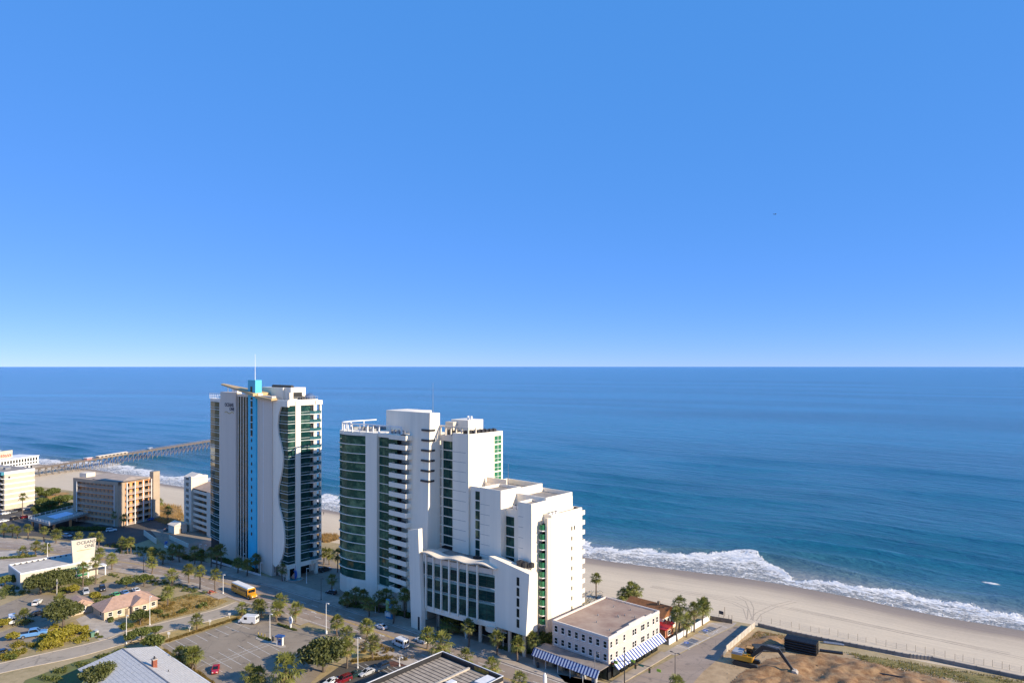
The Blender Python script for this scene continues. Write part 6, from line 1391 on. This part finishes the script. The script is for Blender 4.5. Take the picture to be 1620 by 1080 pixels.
for s in (-1, 1):
    for k in range(11): MB().box(-5.1+k*.78, -4.5+k*.78, s*1.24-.02, s*1.24+.02, 1.75, 2.45).build('window', GCAR, BU)
    for z in (1.0, 1.45): MB().box(-5.4, 3.7, s*1.25-.02, s*1.25+.02, z, z+.07).build('rub_rail', DARK, BU)
    for x in (-3.4, 4.3): wheel(BU, x, s*1.08, .48, .28)
    MB().box(5.5, 5.62, s*.6-.14, s*.6+.14, .85, 1.1).build('headlight', HEAD, BU); MB().box(-5.63, -5.55, s*.8-.12, s*.8+.12, 1.3, 1.6).build('taillight', TAIL, BU)
MB().box(5.55, 5.75, -1.05, 1.05, .5, .75).build('bumper', DARK, BU); MB().box(3.0, 3.7, -1.27, -1.23, .6, 2.4).build('door', GCAR, BU); MB().box(-5.64, -5.58, -.5, .5, 1.6, 2.5).build('rear_window', GCAR, BU)
# ---------------------------------------------------------------- street furniture
def lamp(px, py, top, label, m=WPAINT, heads=1, group='street lamps'):
    p = G(px, py); h_ = (py-top)*p.y/F; o = thing('street_lamp', label, 'street lamp', (p.x, p.y, 0), GRID, group)
    MB().tube((0, 0, 0), (0, 0, h_), .11, 7, .07).build('pole', m, o); MB().lathe([(.22, 0), (.22, .4)], 8).build('base', m, o)
    for k in range(heads):
        s = 1 if k == 0 else -1; MB().tube((0, 0, h_-.15), (s*.9, 0, h_+.05), .05, 5).build('arm', m, o); MB().box(s*.7, s*1.4, -.16, .16, h_-.02, h_+.13).build('lamp_head', m, o)
for q in ((353, 938, 908, 'white street lamp beside the rear of the school bus'), (427, 1010, 970, 'white lamp post on the kerb island of the parking lot'), (516, 1011, 953, 'tallest white lamp post at the parking lot exit'), (485, 922, 898, 'white lamp post by the blue fish fountain'), (594, 969, 938, 'white lamp post before the resort tower palms'), (566, 1056, 1007, 'white lamp post on the near verge by the silver car'), (632, 1053, 1038, 'short white post on the mulch bed above the dark blue SUV'), (653, 987, 951, 'white pole at the foot of the podium blade wall'),
          (316, 884, 860, 'white lamp post on the mulch before the ramp deck, left of a pair'), (324, 884, 861, 'white lamp post on the mulch before the ramp deck, right of a pair'), (385, 897, 875, 'white lamp post before the striped glazing'), (412, 911, 889, 'white post beside the blue fin base'), (448, 918, 901, 'white post before the wave wall pillar'), (237, 988, 942, 'white lamp post at the right end of the tan house'), (555, 957, 930, 'thin white post left of the pavement palms'), (560, 957, 930, 'second thin white post left of the pavement palms'), (796, 1027, 999, 'white lamp post below the sloping resort wall'), (737, 1010, 992, 'white post behind the tall pavement palm'), (75, 880, 858, 'lamp post on the boulevard left of the sign wall'), (200, 1018, 972, 'white utility post at the side street junction')):
    lamp(*q)
for q in ((508, 949, 914, 'black street lamp at the tower forecourt corner', DARK), (692, 999, 965, 'black street lamp in front of the podium', DARK), (227, 905, 880, 'dark street lamp on the boulevard kerb before the office car park', DARK), (1068, 1080, 1032, 'dark twin-headed lamp post beside the beach street', DARK, 2), (941, 1082, 1031, 'grey lamp post in front of the striped awning', STEEL)):
    lamp(*q)
p = G(90, 965); o = thing('utility_pole', 'pale wooden utility pole rising through the oaks at left', 'pole', (p.x, p.y, 0), GRID); MB().tube((0, 0, 0), (0, 0, 10.5), .2, 7, .14).build('pole', mat('bleached_pole', (.5, .45, .38), .9, .1), o); MB().box(-.2, 1.3, -.06, .06, 9.6, 9.8).build('crossarm', BROWNW, o); MB().lathe([(.25, 0), (.25, .8)], 8, (.5, 0, 9.0)).build('transformer', STEEL, o)
# traffic signal mast at the crossing
p = G(988, 1083); o = thing('traffic_signal', 'black traffic signal mast with green street signs at the crossing', 'traffic light', (p.x, p.y, 0), GRID)
MB().tube((0, 0, 0), (0, 0, 8.4), .16, 8, .11).build('pole', DARK, o); MB().tube((0, 0, 6.4), (6.4, 2.6, 5.6), .09, 6).build('mast_arm', DARK, o); MB().tube((0, 0, 6.2), (-3.2, -1, 5.6), .09, 6).build('mast_arm', DARK, o)
for x, y, z in ((2.6, 1.05, 5.2), (5.9, 2.4, 4.7), (-2.8, -.9, 4.8)):
    b_ = MB().box(x-.2, x+.2, y-.2, y+.2, z-.55, z+.55).build('signal_head', BLACK, o)
    for k, c in enumerate(((.4, .02, .02), (.4, .25, .02), (.02, .3, .1))): MB().lathe([(.12, 0), (.12, .06)], 8, (x, y-.22, z+.34-k*.34)).build('lens', mat('lens%d' % k, c, .3, .02), b_)
LIME = mat('lime_sign', (.45, .62, .05), .6, .1)
for x, y, z in ((2.0, .8, 6.5), (8.0, 3.4, 5.0), (-2.2, -.7, 5.4)): MB().box(x-.6, x+.6, y-.03, y+.03, z-.35, z+.35).build('yellow_green_sign', LIME, o)
MB().box(3.2, 4.8, 1.4, 1.46, 5.55, 5.95).build('street_name_sign', mat('sign_green', (.02, .22, .14), .5, .1), o)
# pay station, kiosk, bollards, pylon sign
p = G(443, 1020); o = thing('pay_station', 'blue and white parking pay kiosk on the kerb island', 'kiosk', (p.x, p.y, 0), GRID+.4)
for s in (-.9, .9): MB().box(s-.12, s+.12, -.3, .3, 0, 2.5).build('leg', WPAINT, o)
MB().box(-1.2, 1.2, -.8, .8, 2.5, 2.9).build('canopy', PAINT['blue'], o); MB().box(-.5, .5, -.3, .3, 0, 1.7).build('machine', PAINT['blue'], o); MB().box(-.3, .3, -.33, -.29, 1.0, 1.4).build('screen', BLACK, o)
poly('kerb_island', [(406,1007),(428,1011),(452,1021),(452,1024),(444,1025),(424,1018),(404,1010)], .10, CONC)
for k in range(3): p = G(408.5+k*5.2, 1005+k*1.3); tag(MB().lathe([(.12, 0), (.12, 1.0), (.08, 1.08)], 8).build('bollard', mat('bollard_yellow', (.6, .42, .06), .6, .1)), '%s yellow bollard from the left on the kerb island' % ORD[k], 'bollard', 'yellow bollards').location = p
p = G(432, 1014); o = thing('ticket_machine', 'dark ticket machine beside the kerb island lamp post', 'machine', (p.x, p.y, 0), GRID); MB().box(-.25, .25, -.2, .2, 0, 1.6).build('cabinet', DARK, o); MB().box(-.3, .3, -.25, .25, 1.6, 1.75).build('hood', STEEL, o)
p = G(460, 994); o = thing('pylon_sign', 'white round-topped parking sign by the boulevard', 'sign', (p.x, p.y, 0), GRID); MB().tube((0, 0, 0), (0, 0, 1.8), .28, 8).build('post', WPAINT, o); mb = MB(); mb.vprism([(1.0*math.cos(a*math.pi/8), 2.7+1.15*math.sin(a*math.pi/8)) for a in range(16)], 'y', -.12, .12); mb.build('panel', WPAINT, o); MB().box(-.35, .35, -.14, -.12, 2.5, 3.2).build('emblem', mat('peach_print', (.6, .4, .3), .6, .1), o)
for k, (x_, y_) in enumerate(((267, 1008), (300, 998), (332, 988), (363, 977), (377, 970))):
    p = G(x_, y_); o = thing('lot_sign', '%s small white sign from the left above the ochre hedge' % ORD[k], 'sign', (p.x, p.y, 0), GRID+.7, 'hedge signs'); MB().tube((0, 0, 0), (0, 0, 1.3), .06, 5).build('post', WPAINT, o); MB().box(-.4, .4, -.05, .05, 1.0, 1.7).build('panel', WPAINT, o)
p = G(616, 978); o = thing('banner_sign', 'tall blue and yellow banner sign before the resort', 'sign', (p.x, p.y, 0), GRID+.1); MB().box(-1.3, 1.3, -.3, .3, 0, 6.2).build('panel', mat('banner_blue', (.03, .25, .5), .5, .1), o); MB().box(-1.25, .2, -.36, -.31, 2.6, 6.0).build('yellow_panel', mat('banner_yellow', (.45, .5, .08), .5, .3, .8, col2=(.05, .4, .3)), o); MB().box(-1.6, .9, -.5, -.37, .8, 2.2).build('white_panel', WPAINT, o)
p = G(467, 917); o = thing('fish_fountain', 'fountain with blue marlin sculpture in a round teal basin', 'fountain', (p.x, p.y, 0), GRID); MB().lathe([(2.8, 0), (2.9, .5), (2.5, .5), (2.4, .35)], 20).build('basin', CONC, o); MB().lathe([(2.4, .3), (2.4, .36)], 20).build('water', mat('fountain_water', (.04, .25, .3), .1, .1), o)
rings = []
for k in range(12):
    t = k/11; rr_ = .75*math.sin(math.pi*min(1, t*1.05+.08))+.06; cx = .6*math.sin(t*2.2); rings.append([(cx+rr_*math.cos(a*math.pi/4), .45*rr_*math.sin(a*math.pi/4), .4+4.2*t) for a in range(8)])
s_ = MB().loft(rings).build('fish_body', mat('marlin_blue', (.02, .12, .45), .35, .1), o, True); MB().add([(-.3, 0, 2.6), (-1.7, .1, 3.4), (-.2, 0, 3.6), (-.3, .12, 2.6), (-1.7, .2, 3.4), (-.2, .12, 3.6)], [(0, 1, 2), (3, 5, 4), (0, 3, 4, 1), (1, 4, 5, 2), (2, 5, 3, 0)]).build('fin', MATS['marlin_blue'], s_); MB().tube((.45, 0, 4.5), (.1, 0, 6.0), .09, 5, .02).build('bill', MATS['marlin_blue'], s_); MB().lathe([(.3, .3), (1.0, .5), (1.1, 1.2), (.5, 2.2), (.1, 2.4)], 10, (-1.0, .3, 0)).build('shell', mat('peach_shell', (.6, .35, .25), .5, .1), o)
p = G(263, 866); o = thing('marlin_sign', 'small blue and white fish sign in the mulch before the ramp', 'sign', (p.x, p.y, 0), GRID); MB().box(-1.6, 1.6, -.25, .25, 0, .9).build('plinth', WPAINT, o); MB().loft([[(x, -.12, 2.3+.9*math.sin(x)*.4-.1-w_), (x, .12, 2.3+.36*math.sin(x)-w_), (x, .12, 2.3+.36*math.sin(x)+w_), (x, -.12, 2.3+.36*math.sin(x)+w_)] for x, w_ in ((-1.5, .7), (-.9, .25), (0, .75), (.8, .5), (1.5, .1))]).build('fish', MATS['marlin_blue'], o)
for k, (x_, y_, l_) in enumerate(((851, 1056, 'black litter bin on the pavement left of the striped awning'), (829, 1036, 'grey utility cabinet under the pavement palms'))):
    p = G(x_, y_); o = thing('litter_bin' if k == 0 else 'utility_cabinet', l_, 'bin' if k == 0 else 'cabinet', (p.x, p.y, .13), GRID)
    MB().lathe([(.38, 0), (.45, 1.0), (.4, 1.15)], 10).build('drum', DARK if k == 0 else STEEL, o); MB().lathe([(.47, 0), (.3, .2)], 10, (0, 0, 1.15)).build('lid', DARK, o)
p = G(862, 1085); o = thing('folded_parasol', 'folded white parasol at the bottom edge before the awnings', 'parasol', (p.x, p.y, 0), 0); MB().tube((0, 0, 0), (0, 0, 3.6), .05, 6).build('pole', STEEL, o); MB().lathe([(.5, .7), (.55, 1.4), (.42, 2.8), (.12, 3.5)], 9).build('canopy', WPAINT, o)
for k, (x_, y_, c_) in enumerate(((146, 1006, (.12, .25, .18)), (152, 1003, (.5, .5, .48)))):
    p = G(x_, y_); o = thing('junction_box', ['green utility box at the house drive corner', 'white utility box right of the green one'][k], 'utility box', (p.x, p.y, 0), GRID); MB().box(-.7, .7, -.5, .5, 0, 1.2).build('cabinet', mat('box%d' % k, c_, .6, .1), o); MB().box(-.75, .75, -.55, .55, 1.2, 1.3).build('lid', mat('box%d' % k, c_, .6, .1), o)
p = G(335, 938); o = thing('picnic_table', 'red picnic table on the dry corner lawn', 'table', (p.x, p.y, 0), GRID); MB().box(-1.6, 1.6, -.5, .5, .72, .8).build('top', mat('coral_paint', (.55, .13, .07), .6, .1), o)
for s in (-1, 1): MB().box(-1.6, 1.6, s*.95-.16, s*.95+.16, .42, .48).build('seat', MATS['coral_paint'], o); MB().box(s*1.1-.06, s*1.1+.06, -.95, .95, 0, .72).build('leg', BROWNW, o)
o = thing('bike_rack', 'white tubular bike rack by the parking lot exit', 'rack', G(510, 1012), GRID)
for k in range(3): MB().tube((k*.7, 0, 0), (k*.7, 0, 1.1), .06, 5).tube((k*.7, 0, 1.1), (k*.7+.5, 0, 1.1), .06, 5).tube((k*.7+.5, 0, 1.1), (k*.7+.5, 0, 0), .06, 5).build('hoop', WPAINT, o)
o = thing('meter_post', 'white double-headed meter beside the bike rack', 'meter', G(516.5, 1008), GRID); MB().tube((0, 0, 0), (0, 0, 1.3), .06, 5).build('post', STEEL, o); MB().box(-.3, .3, -.15, .15, 1.2, 2.2).build('cabinet', WPAINT, o)
# beach access posts
o = thing('beach_sign', 'dark blue sign board on two posts at the beach access', 'sign', G(1141, 976), GRID)
for x in (-.8, .8): MB().tube((x, 0, 0), (x, 0, 2.0), .06, 5).build('post', BROWNW, o)
MB().box(-.7, .7, -.05, .05, 1.0, 2.1).build('board', PAINT['navy'], o)
for k, (x_, y_, h_) in enumerate(((1146.5, 974, 3.0), (1153, 978, 1.2), (1158, 984, 2.3))):
    p = G(x_, y_); tag(MB().tube((0, 0, 0), (0, 0, h_), .08, 6).build('marker_post', BROWNW), ['tall thin marker post at the beach access', 'short wooden post behind the slat fence', 'dark post at the end of the slat fence'][k], 'post').location = p
# ---------------------------------------------------------------- building site: excavator and pipes
YEL = carpaint('machine_yellow', (.55, .27, .015), .45); DGRN = mat('dark_machine_paint', (.03, .035, .035), .5, .1)
ex0 = G(1181, 1050); EX = thing('excavator', 'yellow tracked excavator with dark boom reaching right over the dirt', 'excavator', ex0, math.radians(-31)); EX.scale = (1.4,)*3
for s in (-1, 1):
    mb = MB(); prof = [(-2.3, .15), (-2.0, 0), (2.0, 0), (2.3, .15), (2.4, .45), (2.15, .8), (-2.15, .8), (-2.4, .45)]; mb.vprism(prof, 'y', s*1.25-.3, s*1.25+.3); t_ = mb.build('track', DGRN, EX)
    for x in (-1.9, -.95, 0, .95, 1.9): MB().tube((x, s*1.25-.33, .4), (x, s*1.25+.33, .4), .28, 8).build('roller', DARK, t_)
MB().lathe([(.9, .8), (.9, 1.05)], 12).build('turntable', DARK, EX)
MB().prism([(-2.6, -1.35), (1.3, -1.35), (1.3, 1.35), (-2.4, 1.35), (-2.75, .8), (-2.75, -.8)], 1.05, 2.0).build('house', YEL, EX); MB().prism([(-2.5, -1.2), (-.6, -1.2), (-.6, 1.2), (-2.4, 1.2)], 2.0, 2.5).build('engine_cover', mat('grey_cover', (.35, .37, .39), .5, .1), EX); MB().box(-.5, .4, -1.1, -.2, 2.0, 2.3).build('tank', YEL, EX)
c_ = MB().loft([[(-.1, .25, 1.9), (1.5, .25, 1.9), (1.5, 1.3, 1.9), (-.1, 1.3, 1.9)], [(-.1, .25, 3.1), (1.0, .25, 3.1), (1.0, 1.3, 3.1), (-.1, 1.3, 3.1)]]).build('cab', GCAR, EX); MB().box(-.15, 1.05, .2, 1.35, 3.1, 3.2).build('cab_roof', YEL, c_)
def beam(mb, a, b, w, h0, h1):
    a = Vector(a); b = Vector(b); d = (b-a).normalized(); n = Vector((-d.z, 0, d.x)); s = Vector((0, w/2, 0)); return mb.loft([[a-s-n*h0, a+s-n*h0, a+s+n*h0, a-s+n*h0], [b-s-n*h1, b+s-n*h1, b+s+n*h1, b-s+n*h1]])
beam(MB(), (1.0, -.3, 1.9), (3.2, -.3, 4.2), .45, .3, .42).build('boom', DGRN, EX); beam(MB(), (3.1, -.3, 4.2), (6.2, -.3, 4.0), .42, .42, .25).build('boom', DGRN, EX); beam(MB(), (5.9, -.3, 4.3), (8.6, -.3, .9), .36, .32, .2).build('stick', DGRN, EX)
MB().tube((1.6, -.3, 1.7), (3.3, -.3, 3.6), .09, 6).build('cylinder', STEEL, EX); MB().tube((4.0, -.3, 4.7), (6.1, -.3, 4.6), .09, 6).build('cylinder', STEEL, EX)
mb = MB(); mb.vprism([(8.5, 1.1), (9.2, .95), (9.7, .35), (9.4, -.0), (8.7, .02), (8.35, .5)], 'y', -.95, .35); mb.build('bucket', mat('worn_steel', (.45, .40, .33), .6, .2, 2), EX)
def pipe_stack(name, label, px, py, rz, L_, cols_, rows_, r, m):
    o = thing(name, label, 'pipes', G(px, py), rz)
    me_ = MB()
    rings = [[(x, r*(1 if k % 2 else .93)*math.cos(a*math.pi/5), r*(1 if k % 2 else .93)*math.sin(a*math.pi/5)) for a in range(10)] for k, x in enumerate([L_*q/16 for q in range(17)])]
    me_ = me_.loft(rings).mesh('pipe', m)
    for j in range(rows_):
        for i_ in range(cols_):
            q = link('pipe', me_, o); q.location = (0, (i_+.5*(j % 2 if rows_ < 3 else 0))*r*2.02, r+j*r*2.0)
    for x in (L_*.25, L_*.75): MB().box(x-.06, x+.06, -r, cols_*r*2.02-r, 0, .06).build('bearer', BROWNW, o)
BPIPE = mat('black_pipe', (.012, .012, .013), .45, .1, 1)
pipe_stack('pipe_stack', 'tall stack of black corrugated pipes on the building site', 1241, 1027, math.atan2(-UX, UY)+.12, 8.6, 5, 5, .36, BPIPE)
pipe_stack('pipe_bundle', 'low pile of dark pipes behind the excavator boom', 1194, 1030, -.06, 8.6, 5, 2, .3, mat('grey_pipe', (.035, .04, .042), .5, .2, 1))
pipe_stack('loose_pipes', 'few black pipes lying at the right of the site', 1297, 1030, -.35, 6.0, 2, 1, .3, BPIPE)
pipe_stack('long_pipe', 'long single black pipe lying on the sandy dirt', 1388, 1066, -.45, 14.0, 1, 1, .3, BPIPE)
pipe_stack('steel_girder', 'dark steel lengths beside the sand wall', 1303, 1017, -.35, 5.5, 2, 1, .28, STEEL)
p = G(1262, 1036); 
rk = random.Random(9)
mb = MB()
for k in range(420):
    x_, y_ = rk.uniform(1150, 1600), 0
    y_ = 1030+(x_-1200)*.1+rk.uniform(0, 60); q = G(x_, y_); s = rk.uniform(.08, .3); mb.add([q+Vector((rk.uniform(-s, s), rk.uniform(-s, s), rk.uniform(0, s)))+Vector((dx*s, dy*s, dz*s)) for dx, dy, dz in ((1, 0, 0), (-.5, .8, 0), (-.5, -.8, 0), (0, 0, .9))], [(0, 1, 3), (1, 2, 3), (2, 0, 3), (0, 2, 1)])
o = mb.build('rubble', mat('rubble', (.35, .29, .22), .95, .2, 1)); o['kind'] = 'stuff'; o['label'] = 'scattered rubble over the building site'
mb = MB()
for k in range(260):
    q = G(rk.uniform(905, 955), rk.uniform(934, 958)); s = rk.uniform(.2, .5); mb.add([q+Vector((dx*s, dy*s, dz*s)) for dx, dy, dz in ((1, 0, 0), (-.5, .8, 0), (-.5, -.8, 0), (0, 0, .8))], [(0, 1, 3), (1, 2, 3), (2, 0, 3), (0, 2, 1)])
o = mb.build('shore_rocks', mat('grey_rock', (.30, .29, .27), .9, .3, 1)); o['kind'] = 'stuff'; o['label'] = 'grey rocks on the sand behind the resort'
# dune and site grass tufts
def tufts(name, label, px, n, m, hgt):
    P = [G(*q) for q in px]; mb = MB(); r_ = random.Random(len(px)+n); xs = [q.x for q in P]; ys = [q.y for q in P]; c = 0
    while c < n:
        x, y = r_.uniform(min(xs), max(xs)), r_.uniform(min(ys), max(ys)); ins_ = False
        for i_ in range(len(P)):
            a, b = P[i_], P[(i_+1) % len(P)]
            if (a.y > y) != (b.y > y) and x < (b.x-a.x)*(y-a.y)/(b.y-a.y)+a.x: ins_ = not ins_
        c += 1
        if not ins_: continue
        for q in range(5):
            az = r_.uniform(0, 6.28); h_ = hgt*r_.uniform(.5, 1.2); d = Vector((math.cos(az), math.sin(az), 0)); s_ = Vector((-d.y, d.x, 0))*.07; b0_ = Vector((x, y, 0)); mb.add([b0_+s_, b0_-s_, b0_+d*.3*h_+Vector((0, 0, h_))], [(0, 1, 2)])
    o = mb.build(name, m); o['kind'] = 'stuff'; o['label'] = label
DG = leaf_mat('dune_grass_blade', (.30, .18, .05), (.48, .30, .10)); SG_ = leaf_mat('site_grass_blade', (.10, .12, .02), (.32, .24, .06))
tufts('dune_grass', 'ochre dune grass right of the orange motel', [(232, 806), (250, 796), (288, 801), (292, 822), (262, 830), (240, 822)], 2600, DG, 1.6); tufts('dune_grass', 'ochre dune grass between the two towers', [(500, 846), (532, 846), (540, 852), (520, 858), (500, 858)], 900, DG, 1.6)
tufts('site_grass', 'tufts of grass along the sand wall', [(1330, 1030), (1420, 1044), (1620, 1076), (1700, 1100), (1600, 1098), (1460, 1066), (1380, 1052)], 5200, SG_, .5); tufts('site_grass', 'weeds on the dirt mound beside the hoarding', [(1160, 1030), (1198, 998), (1250, 1006), (1265, 1018), (1200, 1025)], 1800, SG_, .4)
tufts('lawn_grass', 'dry grass blades on the corner lawn', [(225, 962), (300, 938), (362, 950), (335, 962), (265, 979), (200, 996)], 5000, leaf_mat('dry_blade', (.26, .17, .05), (.42, .30, .10)), .35)
# tyre tracks: ribbons darker than the sand, laid on its surface
def track(label, pts, parent_name='tyre_track'):
    L_ = [];
    for q in pts:
        best = G(q[0], q[1], -.9); L_.append(best)
    D3 = []
    for i_ in range(len(L_)-1):
        for j in range(10): D3.append(L_[i_].lerp(L_[i_+1], j/10))
    mb = MB()
    for o_ in (-.9, .9):
        a = off(D3, o_-.16); b = off(D3, o_+.16)
        mb.ribbon(drape(a), drape(b))
    o = mb.build('tyre_track', mat('dark_rut_sand', (.46, .37, .27), .95, .15, 1)); struct(o)
# height of the beach surface, sampled on its mesh
from mathutils.bvhtree import BVHTree
bo_ = bpy.data.objects['beach']; bvh = BVHTree.FromPolygons([v.co for v in bo_.data.vertices], [tuple(q.vertices) for q in bo_.data.polygons])
def drape(L_):
    out = []
    for q in L_:
        hit = bvh.ray_cast(Vector((q.x, q.y, 50)), Vector((0, 0, -1))); z = hit[0].z if hit[0] is not None else 0.02; out.append((q.x, q.y, z+.012))
    return out
for pts in ([(1187, 984), (1188, 962), (1183, 950), (1165, 940)], [(1186, 984), (1180, 964), (1160, 953), (1125, 945), (1020, 925)], [(1192, 984), (1200, 972), (1225, 958), (1260, 947)], [(1030, 926), (1100, 937), (1180, 949), (1300, 972), (1420, 998), (1620, 1038)], [(1250, 960), (1350, 982), (1480, 1010), (1640, 1046)]): track('', pts)
# ---------------------------------------------------------------- people and plane
def person(label, px, py, shirt, rz, h=None):
    p = G(px, py) if h is None else G(px, py, h); o = thing('person', label, 'person', p, rz)
    me = bpy.data.meshes.new('body'); J = [(0, 0, .95), (0, 0, 1.2), (0, 0, 1.42), (0, 0, 1.55), (0, .02, 1.68), (.2, 0, 1.4), (.27, .03, 1.12), (.26, .12, .88), (-.2, 0, 1.4), (-.27, -.02, 1.12), (-.26, .05, .88), (.1, 0, .9), (.11, .12, .5), (.11, .08, .06), (.11, .2, .03), (-.1, 0, .9), (-.11, -.06, .5), (-.11, -.2, .08), (-.11, -.1, .03)]
    E = [(0, 1), (1, 2), (2, 3), (3, 4), (2, 5), (5, 6), (6, 7), (2, 8), (8, 9), (9, 10), (0, 11), (11, 12), (12, 13), (13, 14), (0, 15), (15, 16), (16, 17), (17, 18)]
    R_ = [.15, .15, .14, .055, .11, .06, .045, .035, .06, .045, .035, .1, .07, .045, .04, .1, .07, .045, .04]
    me.from_pydata(J, E, []); me.materials.append(mat('skin_cloth_'+shirt[0], shirt[1], .8, .1)); b = link('body', me, o); sk = b.modifiers.new('skin', 'SKIN')
    for i_, v_ in enumerate(me.skin_vertices[0].data): v_.radius = (R_[i_], R_[i_]); v_.use_root = (i_ == 0)
    b.modifiers.new('sub', 'SUBSURF').levels = 1
    MB().lathe([(.12, 0), (.13, .08), (.08, .15)], 8, (0, 0, 1.68)).build('hair', mat('dark_hair', (.03, .02, .015), .8, .1), o); return o
person('person in a white shirt walking on the boulevard pavement', 763, 1036, ('white', (.6, .58, .55)), GRID+1.6); person('distant dark figure walking on the beach between the towers', 512, 814, ('dark', (.04, .04, .05)), .4, -1.6)
q = Vector(((1226-810)/F*1500, 1500, H+(HZ-339)/F*1500)); o = thing('light_aircraft', 'tiny dark light aircraft high in the blue sky', 'aircraft', q, 0)
MB().loft([[(x, -r_, -r_), (x, r_, -r_), (x, r_, r_), (x, -r_, r_)] for x, r_ in ((-3.6, .1), (-1, .5), (1.5, .6), (3, .35))]).build('fuselage', DARK, o); MB().box(-.2, 1.2, -5, 5, .5, .65).build('wing', DARK, o); MB().box(-3.7, -3.0, -1.6, 1.6, .1, .2).build('tailplane', DARK, o); MB().box(-3.7, -2.9, -.06, .06, .1, 1.3).build('tail_fin', DARK, o)
